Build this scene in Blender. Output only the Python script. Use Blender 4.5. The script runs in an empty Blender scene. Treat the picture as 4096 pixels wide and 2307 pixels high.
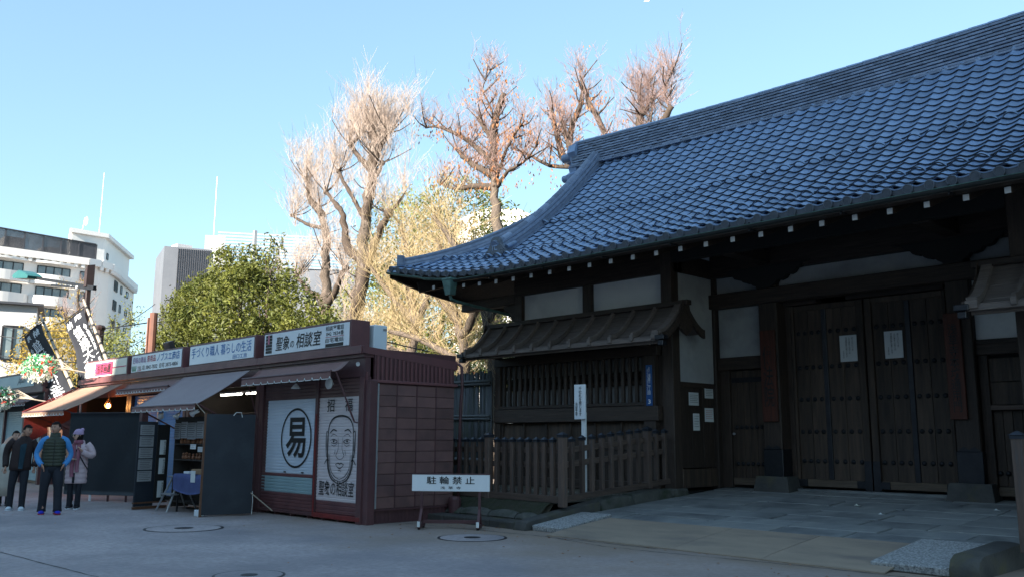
import bpy, math, random
from math import sin, cos, pi, radians, sqrt, atan2, exp
from mathutils import Vector, Matrix, Euler, noise
S = bpy.context.scene
COL = S.collection
rnd = random.Random(11)

# ------------------------------------------------------------------ camera, sky, sun, exposure
cam_d = bpy.data.cameras.new("camera")
cam = bpy.data.objects.new("camera", cam_d)
COL.objects.link(cam)
cam_d.sensor_width = 36
cam_d.lens = 36 * 3550 / 4096
cam_d.clip_end = 900
cR = Vector((0.69598865, 0.71803909, 0.0044357)).normalized()
cF = Vector((-0.70848478, 0.68569646, 0.16694215)).normalized()
cU = cR.cross(cF).normalized()
cam.matrix_world = Matrix(((cR.x, cU.x, -cF.x, 0), (cR.y, cU.y, -cF.y, 0), (cR.z, cU.z, -cF.z, 1.45), (0, 0, 0, 1)))
S.camera = cam
W = bpy.data.worlds.new("World")
S.world = W
W.use_nodes = True
wn = W.node_tree
bg = wn.nodes["Background"]
sky = wn.nodes.new("ShaderNodeTexSky")
sky.sky_type = 'NISHITA'
sky.sun_disc = False
SKY_G, SKY_M = 0.58, (0.65, 0.79, 0.82)      # one uniform softening of the whole sky, zenith to horizon
SUN_EL, SUN_AZ = 24.0, 171.4          # azimuth clockwise from +Y
sky.sun_elevation = radians(SUN_EL)
sky.sun_rotation = radians(SUN_AZ)
sky.air_density = 1.0
sky.dust_density = 0.2
sky.ozone_density = 3.0
gm_ = wn.nodes.new("ShaderNodeGamma")
gm_.inputs[1].default_value = SKY_G
sc_n = wn.nodes.new("ShaderNodeVectorMath")
sc_n.operation = 'MULTIPLY'
sc_n.inputs[1].default_value = SKY_M
wn.links.new(sky.outputs[0], gm_.inputs[0])
wn.links.new(gm_.outputs[0], sc_n.inputs[0])
wn.links.new(sc_n.outputs[0], bg.inputs[0])
bg.inputs[1].default_value = 0.15
sd = bpy.data.lights.new("sun", 'SUN')
sd.energy = 4.4
sd.angle = radians(0.5)
sd.color = (1.0, 0.93, 0.82)
sun = bpy.data.objects.new("sun", sd)
COL.objects.link(sun)
tosun = Vector((sin(radians(SUN_AZ)) * cos(radians(SUN_EL)), cos(radians(SUN_AZ)) * cos(radians(SUN_EL)), sin(radians(SUN_EL))))
sun.rotation_euler = tosun.to_track_quat('Z', 'Y').to_euler()
sun.location = (0, -60, 60)
S.view_settings.view_transform = 'Standard'
S.view_settings.look = 'None'
S.view_settings.gamma = 1
S.view_settings.use_curve_mapping = False
S.view_settings.exposure = 2.1
S.cycles.max_bounces = 6
S.cycles.diffuse_bounces = 3
S.cycles.transparent_max_bounces = 6
S.cycles.use_denoising = True

# ------------------------------------------------------------------ helpers
class MB:
    def __init__(s):
        s.v = []
        s.f = []
        s.m2 = {}
    def add(s, vs, fs):
        n = len(s.v)
        s.v += [tuple(v) for v in vs]
        s.f += [tuple(i + n for i in f) for f in fs]
        return s
    def box(s, x0, x1, y0, y1, z0, z1, ch=0.0):
        if x1 < x0: x0, x1 = x1, x0
        if y1 < y0: y0, y1 = y1, y0
        if z1 < z0: z0, z1 = z1, z0
        return s.obox(((x0 + x1) / 2, (y0 + y1) / 2, (z0 + z1) / 2), ((x1 - x0) / 2, (y1 - y0) / 2, (z1 - z0) / 2), None, ch)
    def obox(s, c, h, M=None, ch=0.0):
        c = Vector(c)
        def T(p):
            p = Vector(p)
            return tuple(c + (M @ p if M else p))
        hx, hy, hz = h
        if ch <= 0:
            vs = [(-hx, -hy, -hz), (hx, -hy, -hz), (hx, hy, -hz), (-hx, hy, -hz), (-hx, -hy, hz), (hx, -hy, hz), (hx, hy, hz), (-hx, hy, hz)]
            return s.add([T(p) for p in vs], [(3, 2, 1, 0), (4, 5, 6, 7), (0, 1, 5, 4), (1, 2, 6, 5), (2, 3, 7, 6), (3, 0, 4, 7)])
        ch = min(ch, hx * .6, hy * .6, hz * .6)
        vs = []
        idx = {}
        for sx in (-1, 1):
            for sy in (-1, 1):
                for sz in (-1, 1):
                    for a in range(3):
                        p = [sx * (hx - (ch if a != 0 else 0)), sy * (hy - (ch if a != 1 else 0)), sz * (hz - (ch if a != 2 else 0))]
                        idx[(sx, sy, sz, a)] = len(vs)
                        vs.append(T(p))
        I = lambda sx, sy, sz, a: idx[(sx, sy, sz, a)]
        fs = []
        for q in (-1, 1):
            f = [I(q, -1, -1, 0), I(q, 1, -1, 0), I(q, 1, 1, 0), I(q, -1, 1, 0)]; fs.append(f if q > 0 else f[::-1])
            f = [I(-1, q, -1, 1), I(1, q, -1, 1), I(1, q, 1, 1), I(-1, q, 1, 1)]; fs.append(f[::-1] if q > 0 else f)
            f = [I(-1, -1, q, 2), I(1, -1, q, 2), I(1, 1, q, 2), I(-1, 1, q, 2)]; fs.append(f if q > 0 else f[::-1])
        for a in (-1, 1):
            for b in (-1, 1):
                f = [I(a, b, -1, 0), I(a, b, -1, 1), I(a, b, 1, 1), I(a, b, 1, 0)]; fs.append(f if a * b > 0 else f[::-1])
                f = [I(a, -1, b, 0), I(a, 1, b, 0), I(a, 1, b, 2), I(a, -1, b, 2)]; fs.append(f if a * b > 0 else f[::-1])
                f = [I(-1, a, b, 1), I(-1, a, b, 2), I(1, a, b, 2), I(1, a, b, 1)]; fs.append(f if a * b > 0 else f[::-1])
        for sx in (-1, 1):
            for sy in (-1, 1):
                for sz in (-1, 1):
                    f = [I(sx, sy, sz, 0), I(sx, sy, sz, 1), I(sx, sy, sz, 2)]
                    fs.append(f if sx * sy * sz > 0 else f[::-1])
        return s.add(vs, fs)
    def beam(s, p, q, w, h, up=(0, 0, 1), ch=0.0):
        p = Vector(p); q = Vector(q); d = q - p; L = d.length
        if L < 1e-6: return s
        x = d / L; z = Vector(up); y = z.cross(x)
        if y.length < 1e-4: y = Vector((0, 1, 0)).cross(x)
        y.normalize(); z = x.cross(y)
        M = Matrix((x, y, z)).transposed()
        return s.obox((p + q) / 2, (L / 2, w / 2, h / 2), M, ch)
    def tube(s, pts, rads, n=8, cap=True, flat=1.0):
        pts = [Vector(p) for p in pts]
        if not hasattr(rads, '__len__'): rads = [rads] * len(pts)
        ref = None
        base = len(s.v)
        vs = []
        for i, p in enumerate(pts):
            t = (pts[min(i + 1, len(pts) - 1)] - pts[max(i - 1, 0)])
            if t.length < 1e-9: t = Vector((0, 0, 1))
            t.normalize()
            if ref is None:
                a = Vector((0, 0, 1)) if abs(t.z) < .9 else Vector((1, 0, 0))
                ref = a.cross(t).normalized()
            else:
                ref = (ref - t * ref.dot(t))
                if ref.length < 1e-6: ref = Vector((1, 0, 0))
                ref.normalize()
            b = t.cross(ref)
            for k in range(n):
                an = 2 * pi * k / n
                vs.append(tuple(p + ref * (cos(an) * rads[i]) + b * (sin(an) * rads[i] * flat)))
        fs = []
        for i in range(len(pts) - 1):
            for k in range(n):
                a = i * n + k; b2 = i * n + (k + 1) % n
                fs.append((a, b2, b2 + n, a + n))
        if cap:
            fs.append(tuple(range(n - 1, -1, -1)))
            fs.append(tuple((len(pts) - 1) * n + k for k in range(n)))
        return s.add(vs, fs)
    def prism(s, poly, fn):
        n = len(poly)
        vs = [fn(u, v, 0) for u, v in poly] + [fn(u, v, 1) for u, v in poly]
        fs = [tuple(range(n - 1, -1, -1)), tuple(range(n, 2 * n))]
        fs += [(i, (i + 1) % n, (i + 1) % n + n, i + n) for i in range(n)]
        return s.add(vs, fs)
    def grid(s, fn, nu, nv):
        vs = [fn(i / nu, j / nv) for j in range(nv + 1) for i in range(nu + 1)]
        fs = [(j * (nu + 1) + i, j * (nu + 1) + i + 1, (j + 1) * (nu + 1) + i + 1, (j + 1) * (nu + 1) + i) for j in range(nv) for i in range(nu)]
        return s.add(vs, fs)
    def sheet(s, fn, nu, nv, th):      # thin closed slab: fn(u,v)->top point, th = vector down
        th = Vector(th)
        n0 = len(s.v)
        s.grid(fn, nu, nv)
        n1 = len(s.v)
        s.grid(lambda u, v: tuple(Vector(fn(u, v)) + th), nu, nv)
        w = nu + 1
        rim = [i for i in range(nu)] + [nu + j * w for j in range(nv)] + [nv * w + i for i in range(nu, 0, -1)] + [j * w for j in range(nv, 0, -1)]
        for a, b in zip(rim, rim[1:] + rim[:1]):
            s.f.append((n0 + a, n0 + b, n1 + b, n1 + a))
        return s
    def lathe(s, c, prof, n=16, axis='Z'):
        vs = []
        for r, z in prof:
            for k in range(n):
                a = 2 * pi * k / n
                p = (r * cos(a), r * sin(a), z)
                if axis == 'Y': p = (p[0], p[2], p[1])
                if axis == 'X': p = (p[2], p[0], p[1])
                vs.append((c[0] + p[0], c[1] + p[1], c[2] + p[2]))
        fs = []
        for i in range(len(prof) - 1):
            for k in range(n):
                a = i * n + k; b = i * n + (k + 1) % n
                fs.append((a, b, b + n, a + n))
        fs.append(tuple(range(n - 1, -1, -1)))
        fs.append(tuple((len(prof) - 1) * n + k for k in range(n)))
        return s.add(vs, fs)
    def ball(s, c, r, n=10, m=7):
        rx, ry, rz = r if hasattr(r, '__len__') else (r, r, r)
        vs = [(c[0], c[1], c[2] - rz)]
        for j in range(1, m):
            t = -pi / 2 + pi * j / m
            for k in range(n):
                a = 2 * pi * k / n
                vs.append((c[0] + rx * cos(t) * cos(a), c[1] + ry * cos(t) * sin(a), c[2] + rz * sin(t)))
        vs.append((c[0], c[1], c[2] + rz))
        fs = [(0, 1 + (k + 1) % n, 1 + k) for k in range(n)]
        for j in range(m - 2):
            for k in range(n):
                a = 1 + j * n + k; b = 1 + j * n + (k + 1) % n
                fs.append((a, b, b + n, a + n))
        L = len(vs) - 1; o = 1 + (m - 2) * n
        fs += [(o + k, o + (k + 1) % n, L) for k in range(n)]
        return s.add(vs, fs)
    def quad(s, a, b, c, d):
        return s.add([a, b, c, d], [(0, 1, 2, 3)])
    def xf(s, M):
        s.v = [tuple(M @ Vector(v)) for v in s.v]
        return s
    def mesh(s, name, m, off=(0, 0, 0), smooth=False):
        me = bpy.data.meshes.new(name)
        if off != (0, 0, 0):
            me.from_pydata([(x - off[0], y - off[1], z - off[2]) for x, y, z in s.v], [], s.f)
        else:
            me.from_pydata(s.v, [], s.f)
        if m: me.materials.append(m)
        if s.m2:
            m2 = getattr(s, 'mat2', None)
            if m2: me.materials.append(m2)
            for i in s.m2: me.polygons[i].material_index = 1
        if smooth:
            me.polygons.foreach_set('use_smooth', [True] * len(me.polygons))
            if smooth == 'auto':
                try: me.set_sharp_from_angle(angle=radians(38))
                except Exception: pass
        me.update()
        return me
    def build(s, name, m, parent=None, kind=None, smooth=False, local=False):
        off = (0, 0, 0)
        if parent is not None and not local: off = ORG.get(parent.name, (0, 0, 0))
        o = bpy.data.objects.new(name, s.mesh(name, m, off, smooth))
        COL.objects.link(o)
        if parent is not None:
            o.parent = parent
            ORG[o.name] = ORG.get(parent.name, (0, 0, 0))
        if kind: o["kind"] = kind
        return o

ORG = {}
def thing(name, label, cat, loc=(0, 0, 0), rz=0, group=None):
    o = bpy.data.objects.new(name, None)
    COL.objects.link(o)
    o.empty_display_size = .2
    o.location = loc
    o.rotation_euler = (0, 0, rz)
    ORG[o.name] = tuple(loc)
    o["label"] = label
    o["category"] = cat
    if group: o["group"] = group
    return o
def tag(o, label, cat, group=None):
    o["label"] = label
    o["category"] = cat
    if group: o["group"] = group
    return o
def struct(o):
    o["kind"] = "structure"
    return o
def inst(name, mesh, parent, loc=(0, 0, 0), rot=None, scale=None):   # another part that shares mesh data
    o = bpy.data.objects.new(name, mesh)
    COL.objects.link(o)
    g = ORG.get(parent.name, (0, 0, 0)) if parent else (0, 0, 0)
    o.location = (loc[0] - g[0], loc[1] - g[1], loc[2] - g[2])
    if rot is not None: o.rotation_euler = rot
    if scale is not None: o.scale = scale
    if parent: o.parent = parent
    return o
def copy_tree(o, parent=None):
    c = o.copy()
    COL.objects.link(c)
    c.parent = parent
    ORG[c.name] = ORG.get(o.name, (0, 0, 0))
    for ch in list(o.children):
        copy_tree(ch, c)
    return c

# ------------------------------------------------------------------ materials
def mat(name, c1, c2=None, scale=4.0, rough=.65, bump=0.0, bscale=40.0, metal=0.0, spec=.4, st=(1, 1, 1), orand=0.0, detail=6, c3=None, s3=.6, t3=(.5, .68), sheen=0, trans=0.0, island=0.0):
    m = bpy.data.materials.new(name)
    m.use_nodes = True
    nt = m.node_tree
    N = nt.nodes
    L = nt.links.new
    b = N["Principled BSDF"]
    b.inputs["Roughness"].default_value = rough
    b.inputs["Metallic"].default_value = metal
    b.inputs["Specular IOR Level"].default_value = spec
    geo = N.new("ShaderNodeNewGeometry")
    mp = N.new("ShaderNodeMapping")
    mp.inputs["Scale"].default_value = st
    tc = N.new("ShaderNodeTexCoord")
    L(tc.outputs["Object"], mp.inputs["Vector"])
    oi = N.new("ShaderNodeObjectInfo")
    c1 = tuple(c1) + (1,)
    c2 = tuple(c2) + (1,) if c2 else tuple(x * .75 for x in c1[:3]) + (1,)
    def noise_(sc, det=detail, w=None):
        n = N.new("ShaderNodeTexNoise")
        n.noise_dimensions = '4D'
        n.inputs["Scale"].default_value = sc
        n.inputs["Detail"].default_value = det
        n.inputs["Roughness"].default_value = .6
        L(mp.outputs[0], n.inputs["Vector"])
        mul = N.new("ShaderNodeMath"); mul.operation = 'MULTIPLY'; mul.inputs[1].default_value = 37.0
        L(oi.outputs["Random"], mul.inputs[0])
        L(mul.outputs[0], n.inputs["W"])
        return n
    n1 = noise_(scale)
    cr = N.new("ShaderNodeValToRGB")
    cr.color_ramp.elements[0].position = .3
    cr.color_ramp.elements[1].position = .7
    cr.color_ramp.elements[0].color = c1
    cr.color_ramp.elements[1].color = c2
    L(n1.outputs["Fac"], cr.inputs[0])
    col = cr.outputs[0]
    if c3:
        n3 = noise_(s3, 5)
        r3 = N.new("ShaderNodeValToRGB")
        r3.color_ramp.elements[0].position = t3[0]
        r3.color_ramp.elements[1].position = t3[1]
        L(n3.outputs["Fac"], r3.inputs[0])
        mx = N.new("ShaderNodeMix"); mx.data_type = 'RGBA'
        L(r3.outputs[0], mx.inputs[0])
        L(col, mx.inputs[6])
        mx.inputs[7].default_value = tuple(c3) + (1,)
        col = mx.outputs[2]
    if orand or island:
        hs = N.new("ShaderNodeHueSaturation")
        mr = N.new("ShaderNodeMapRange")
        a = orand or island
        mr.inputs["To Min"].default_value = 1 - a
        mr.inputs["To Max"].default_value = 1 + a
        if island:
            ad = N.new("ShaderNodeMath"); ad.operation = 'ADD'
            L(geo.outputs["Random Per Island"], ad.inputs[0]); L(oi.outputs["Random"], ad.inputs[1])
            fr = N.new("ShaderNodeMath"); fr.operation = 'FRACT'
            L(ad.outputs[0], fr.inputs[0])
            L(fr.outputs[0], mr.inputs["Value"])
        else:
            L(oi.outputs["Random"], mr.inputs["Value"])
        L(mr.outputs[0], hs.inputs["Value"])
        L(col, hs.inputs["Color"])
        col = hs.outputs[0]
    L(col, b.inputs["Base Color"])
    if rough > .15 and rough < .9:
        rr = N.new("ShaderNodeMapRange")
        rr.inputs["To Min"].default_value = max(.05, rough - .1)
        rr.inputs["To Max"].default_value = min(1, rough + .12)
        L(n1.outputs["Fac"], rr.inputs["Value"])
        L(rr.outputs[0], b.inputs["Roughness"])
    if bump:
        nb = noise_(bscale, 4)
        bp = N.new("ShaderNodeBump")
        bp.inputs["Strength"].default_value = min(1, bump)
        bp.inputs["Distance"].default_value = .02
        L(nb.outputs["Fac"], bp.inputs["Height"])
        L(bp.outputs[0], b.inputs["Normal"])
    if sheen:
        b.inputs["Sheen Weight"].default_value = sheen
    if trans:
        tr = N.new("ShaderNodeBsdfTranslucent")
        L(col, tr.inputs["Color"])
        ms = N.new("ShaderNodeMixShader")
        ms.inputs[0].default_value = trans
        L(b.outputs[0], ms.inputs[1]); L(tr.outputs[0], ms.inputs[2])
        L(ms.outputs[0], N["Material Output"].inputs[0])
    return m
def emis(name, col, st):
    m = bpy.data.materials.new(name)
    m.use_nodes = True
    b = m.node_tree.nodes["Principled BSDF"]
    b.inputs["Base Color"].default_value = tuple(col) + (1,)
    b.inputs["Emission Color"].default_value = tuple(col) + (1,)
    b.inputs["Emission Strength"].default_value = st
    return m

M = dict(
    street=mat("street", (.47, .405, .40), (.29, .25, .255), 16, .82, .6, 90, c3=(.23, .205, .215), s3=.5, t3=(.38, .68)),
    tan=mat("tan_ramp", (.34, .262, .195), (.25, .20, .155), 2.5, .8, .4, 90, c3=(.19, .155, .13), s3=1.2, st=(.6, 1.6, 1)),
    stone=mat("paving_stone", (.26, .26, .245), (.165, .175, .18), 2.2, .6, .5, 45, orand=.15, c3=(.10, .105, .11), s3=1.0),
    joint=mat("joint_dirt", (.03, .03, .028), (.05, .05, .045), 6, .9),
    granite=mat("granite", (.5, .5, .49), (.09, .09, .095), 42, .75, .8, 70, detail=3),
    kerb=mat("kerb_stone", (.085, .08, .07), (.035, .035, .036), 3, .7, .5, 30, c3=(.09, .08, .04), s3=2),
    rough_stone=mat("rough_stone", (.10, .098, .085), (.05, .05, .045), 5, .85, 1, 14, c3=(.03, .045, .02), s3=2.5),
    moss=mat("moss", (.022, .028, .011), (.04, .036, .026), 9, .95, 1, 30),
    wood=mat("dark_wood", (.052, .033, .024), (.024, .016, .012), 3, .6, .5, 6, st=(.7, 9, 9), orand=.2),
    woodv=mat("dark_wood_upright", (.054, .035, .026), (.025, .017, .013), 3, .6, .5, 6, st=(9, 9, .7), orand=.22),
    fence=mat("fence_wood", (.125, .082, .064), (.062, .044, .037), 3, .65, .5, 7, st=(9, 9, .8), orand=.28, c3=(.09, .085, .085), s3=3, t3=(.55, .8)),
    canopy=mat("canopy_wood", (.16, .125, .108), (.09, .072, .064), 3, .65, .5, 7, st=(.8, 9, 9), orand=.2),
    fenceh=mat("fence_rail_wood", (.12, .08, .062), (.062, .044, .037), 3, .65, .5, 7, st=(.8, .8, 9), orand=.2),
    cap=mat("post_cap_metal", (.05, .055, .07), (.03, .035, .045), 8, .4, .2, 20, metal=.5),
    doorw=mat("door_wood", (.078, .050, .034), (.026, .018, .014), 2.2, .6, .6, 6, st=(7, 7, .5), orand=.25, c3=(.12, .08, .055), s3=.5, t3=(.55, .8)),
    bottomw=mat("worn_door_rail", (.15, .11, .078), (.07, .05, .036), 3, .7, .6, 8, st=(.8, 6, 8)),
    copper=mat("dark_copper", (.050, .050, .056), (.032, .033, .038), 5, .38, .2, 25, metal=.7),
    iron=mat("old_iron", (.030, .030, .034), (.018, .018, .021), 8, .5, .3, 30, metal=.5),
    verd=mat("verdigris", (.10, .20, .17), (.045, .085, .08), 7, .6, .2, 30),
    gutter=mat("gutter_copper", (.045, .05, .046), (.02, .023, .024), 3, .42, .2, 20, metal=.3, c3=(.09, .13, .11), s3=5, t3=(.6, .8)),
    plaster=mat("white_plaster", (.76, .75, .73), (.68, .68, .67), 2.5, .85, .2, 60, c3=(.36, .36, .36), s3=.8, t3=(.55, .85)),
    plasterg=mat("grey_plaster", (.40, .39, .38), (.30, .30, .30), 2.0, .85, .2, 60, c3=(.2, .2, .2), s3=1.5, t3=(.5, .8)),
    tile=mat("roof_tile", (.23, .325, .49), (.165, .24, .38), 7, .30, .25, 45, spec=.8, island=.17, c3=(.13, .165, .23), s3=5, t3=(.55, .72)),
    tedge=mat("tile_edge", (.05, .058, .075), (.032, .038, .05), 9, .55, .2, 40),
    ridge=mat("ridge_tile", (.24, .295, .40), (.15, .185, .26), 9, .45, .3, 50, island=.28),
    onig=mat("ornament_tile", (.13, .145, .175), (.08, .09, .11), 10, .5, .3, 40),
    plaque=mat("old_plaque_wood", (.10, .026, .012), (.045, .014, .009), 3, .6, .5, 7, st=(8, 8, .6)),
    ink=mat("black_ink", (.012, .012, .012), (.016, .016, .016), 5, .6),
    inkred=mat("red_ink", (.5, .04, .07), None, 5, .6),
    inkblue=mat("blue_ink", (.05, .20, .50), None, 5, .6),
    inkpurple=mat("purple_ink", (.30, .16, .36), None, 5, .6),
    white=mat("white_paint", (.78, .79, .80), (.70, .72, .74), 3, .5, .05, 30),
    paper=mat("paper", (.66, .67, .66), (.58, .6, .6), 6, .8, .1, 20, orand=.1),
    paperg=mat("grey_paper", (.30, .30, .30), (.24, .24, .25), 6, .8, .1, 20, orand=.15),
    signw=mat("sign_acrylic", (.72, .76, .80), (.68, .72, .77), 1.5, .3, 0, 30, c3=(.52, .56, .6), s3=3, t3=(.6, .9)),
    signc=mat("cream_sign_face", (.72, .72, .62), (.66, .68, .60), 1.5, .35),
    pink=mat("pink_panel", (.52, .06, .14), (.46, .05, .12), 4, .5),
    blue=mat("blue_enamel", (.010, .075, .24), (.012, .065, .21), 3, .35),
    maroon=mat("maroon_paint", (.17, .066, .066), (.125, .052, .055), 2.5, .5, .15, 30, orand=.07, c3=(.10, .045, .048), s3=4, t3=(.5, .8)),
    maroond=mat("maroon_paint_dark", (.105, .044, .046), (.07, .031, .035), 2.5, .5, .2, 30, orand=.1),
    maroonp=mat("maroon_wall_panel", (.17, .088, .08), (.12, .064, .062), 3.0, .55, .15, 40, orand=.16, c3=(.075, .045, .045), s3=1.6, t3=(.5, .75)),
    redp=mat("red_paint", (.20, .022, .020), (.12, .018, .018), 4, .5, .2, 30),
    shutter=mat("white_shutter", (.60, .65, .72), (.54, .60, .68), 2, .45, .03, 30, c3=(.42, .46, .52), s3=6, t3=(.62, .85)),
    shutpink=mat("pink_white_shutter", (.64, .56, .56), (.58, .52, .53), 2, .45, .03, 30, c3=(.45, .40, .42), s3=6, t3=(.62, .85)),
    shutgreen=mat("pale_green_shutter", (.30, .42, .44), (.26, .37, .40), 2, .45, .03, 30),
    shutblue=mat("blue_shutter", (.12, .32, .62), (.10, .27, .55), 2, .4, .03, 30, c3=(.45, .35, .2), s3=3, t3=(.68, .8)),
    awning=mat("awning_cloth", (.24, .115, .10), (.19, .09, .085), 3, .75, .2, 60, sheen=.2, trans=.12),
    awnmauve=mat("mauve_awning_cloth", (.27, .205, .215), (.23, .175, .19), 3, .75, .2, 60, sheen=.2, trans=.08),
    awntan=mat("tan_awning_cloth", (.36, .22, .155), (.28, .17, .12), 3, .75, .2, 60, trans=.15),
    piping=mat("white_piping", (.75, .75, .72), None, 5, .6),
    blackboard=mat("black_board", (.018, .024, .034), (.014, .018, .027), 2.5, .6, .1, 40, c3=(.026, .034, .044), s3=2),
    curtain=mat("black_sheet", (.014, .021, .027), (.010, .015, .02), 2, .5, .2, 12, c3=(.03, .04, .05), s3=2, t3=(.6, .9)),
    brownw=mat("brown_wood", (.16, .075, .04), (.10, .045, .025), 3, .6, .3, 8, st=(6, 6, 1)),
    card=mat("cardboard", (.36, .22, .12), (.30, .18, .10), 3, .8, .1, 30, orand=.15),
    steel=mat("aluminium", (.55, .56, .58), (.42, .43, .46), 6, .35, .05, 30, metal=.8),
    cloth=mat("blue_cloth", (.07, .09, .22), (.055, .07, .17), 5, .85, .3, 50),
    acw=mat("aircon_white", (.66, .72, .76), (.60, .66, .70), 2, .4),
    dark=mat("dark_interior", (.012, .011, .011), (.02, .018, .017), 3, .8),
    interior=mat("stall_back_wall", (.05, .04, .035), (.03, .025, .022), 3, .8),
    bamboo=mat("grey_bamboo", (.085, .088, .090), (.045, .050, .056), 4, .55, .3, 20, st=(6, 6, 1), orand=.4),
    bambooy=mat("weathered_bamboo_pole", (.40, .34, .26), (.28, .23, .18), 4, .55, .3, 20, st=(1, 1, 1)),
    flag=mat("black_flag_cloth", (.018, .019, .026), (.012, .013, .018), 3, .8, .2, 30),
    bark=mat("bark", (.17, .13, .10), (.055, .042, .034), 9, .9, 1, 18, st=(3, 3, 1), c3=(.05, .04, .032), s3=1.5),
    barkd=mat("dark_bark", (.10, .07, .052), (.03, .023, .018), 9, .9, 1, 14, st=(3, 3, 1)),
    twig=mat("pale_twigs", (.46, .37, .31), (.31, .235, .19), 2, .8),
    twigpink=mat("reddish_twigs", (.34, .235, .21), (.22, .145, .125), 2, .8),
    strawtwig=mat("straw_twigs", (.46, .36, .20), (.33, .24, .13), 2, .8),
    leaf=mat("evergreen_leaf", (.035, .058, .014), (.165, .165, .03), 1.6, .55, island=.4, trans=.25, spec=.25),
    leafd=mat("dark_evergreen_leaf", (.025, .05, .014), (.05, .075, .02), 1.0, .45, island=.35, trans=.2),
    leafy=mat("yellow_green_leaf", (.20, .20, .04), (.13, .16, .04), 1.0, .5, island=.3, trans=.3),
    leafo=mat("dead_orange_leaf", (.42, .18, .07), (.28, .12, .05), 1.0, .6, island=.3, trans=.3),
    leafyel=mat("yellow_leaf", (.42, .28, .04), (.25, .19, .05), 1.0, .5, island=.3, trans=.3),
    gleaf=mat("plastic_green_leaf", (.06, .32, .12), (.10, .42, .20), 4, .45, island=.3, trans=.2),
    gwhite=mat("white_flower", (.8, .8, .72), (.7, .74, .62), 4, .6, island=.1, trans=.2),
    gred=mat("red_flower", (.75, .06, .03), (.6, .09, .03), 4, .5, island=.2, trans=.2),
    bldg=mat("white_building_wall", (.80, .77, .73), (.76, .73, .70), .5, .8),
    bldg2=mat("pale_grey_building_wall", (.50, .49, .50), (.45, .45, .46), .5, .8),
    bgrey=mat("grey_cladding", (.15, .16, .18), (.12, .13, .15), .5, .5),
    glass=mat("window_glass", (.10, .14, .16), (.20, .24, .25), .8, .12, spec=.8),
    lattice=mat("rooftop_screen_metal", (.05, .052, .062), (.035, .037, .045), 1, .5),
    pole=mat("brown_pole_paint", (.045, .024, .02), (.03, .017, .015), 3, .5),
    lampg=mat("green_lamp_enamel", (.02, .12, .11), (.018, .10, .095), 3, .35),
    brick=mat("far_wall", (.30, .28, .26), (.24, .23, .22), .4, .9),
    redlac=mat("vermilion_lacquer", (.55, .035, .015), (.42, .028, .013), 3, .4),
    gtile=mat("pavilion_grey_tile", (.32, .30, .28), (.22, .21, .20), 5, .7, .3, 30, island=.2),  # warm grey tile of the pavilion roof
    wire=mat("black_wire", (.02, .02, .022), None, 3, .6),
    gravel=mat("gravel", (.22, .20, .17), (.08, .075, .065), 25, .95, 1, 40),
    soil=mat("garden_soil", (.10, .085, .06), (.06, .05, .035), 2, .95, .6, 20),
)
_m = M["street"]; _nt = _m.node_tree; _b = _nt.nodes["Principled BSDF"]
_src = _b.inputs["Base Color"].links[0].from_socket
_mx = _nt.nodes.new("ShaderNodeMix"); _mx.data_type = 'RGBA'
_tc = _nt.nodes.new("ShaderNodeTexCoord"); _sp = _nt.nodes.new("ShaderNodeSeparateXYZ"); _nt.links.new(_tc.outputs["Object"], _sp.inputs[0])
_ns = _nt.nodes.new("ShaderNodeTexNoise"); _ns.inputs["Scale"].default_value = .8; _ns.inputs["Detail"].default_value = 6; _nt.links.new(_tc.outputs["Object"], _ns.inputs["Vector"])
_ad = _nt.nodes.new("ShaderNodeMath"); _ad.operation = 'MULTIPLY_ADD'; _ad.inputs[1].default_value = 5.0; _nt.links.new(_ns.outputs["Fac"], _ad.inputs[0]); _nt.links.new(_sp.outputs["Y"], _ad.inputs[2])
_mr = _nt.nodes.new("ShaderNodeMapRange"); _mr.inputs["From Min"].default_value = 9.3; _mr.inputs["From Max"].default_value = 12.8; _mr.inputs["To Max"].default_value = .85; _nt.links.new(_ad.outputs[0], _mr.inputs["Value"])
_nt.links.new(_mr.outputs[0], _mx.inputs[0]); _nt.links.new(_src, _mx.inputs[6]); _mx.inputs[7].default_value = (.27, .20, .145, 1)
_nt.links.new(_mx.outputs[2], _b.inputs["Base Color"])
M["tube"] = emis("fluorescent_tube", (1, .97, .85), 3.5)
M["bulb"] = emis("orange_bulb", (1, .42, .10), 40.0)
M["neon"] = emis("red_neon", (1, .05, .04), 5.0)

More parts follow.
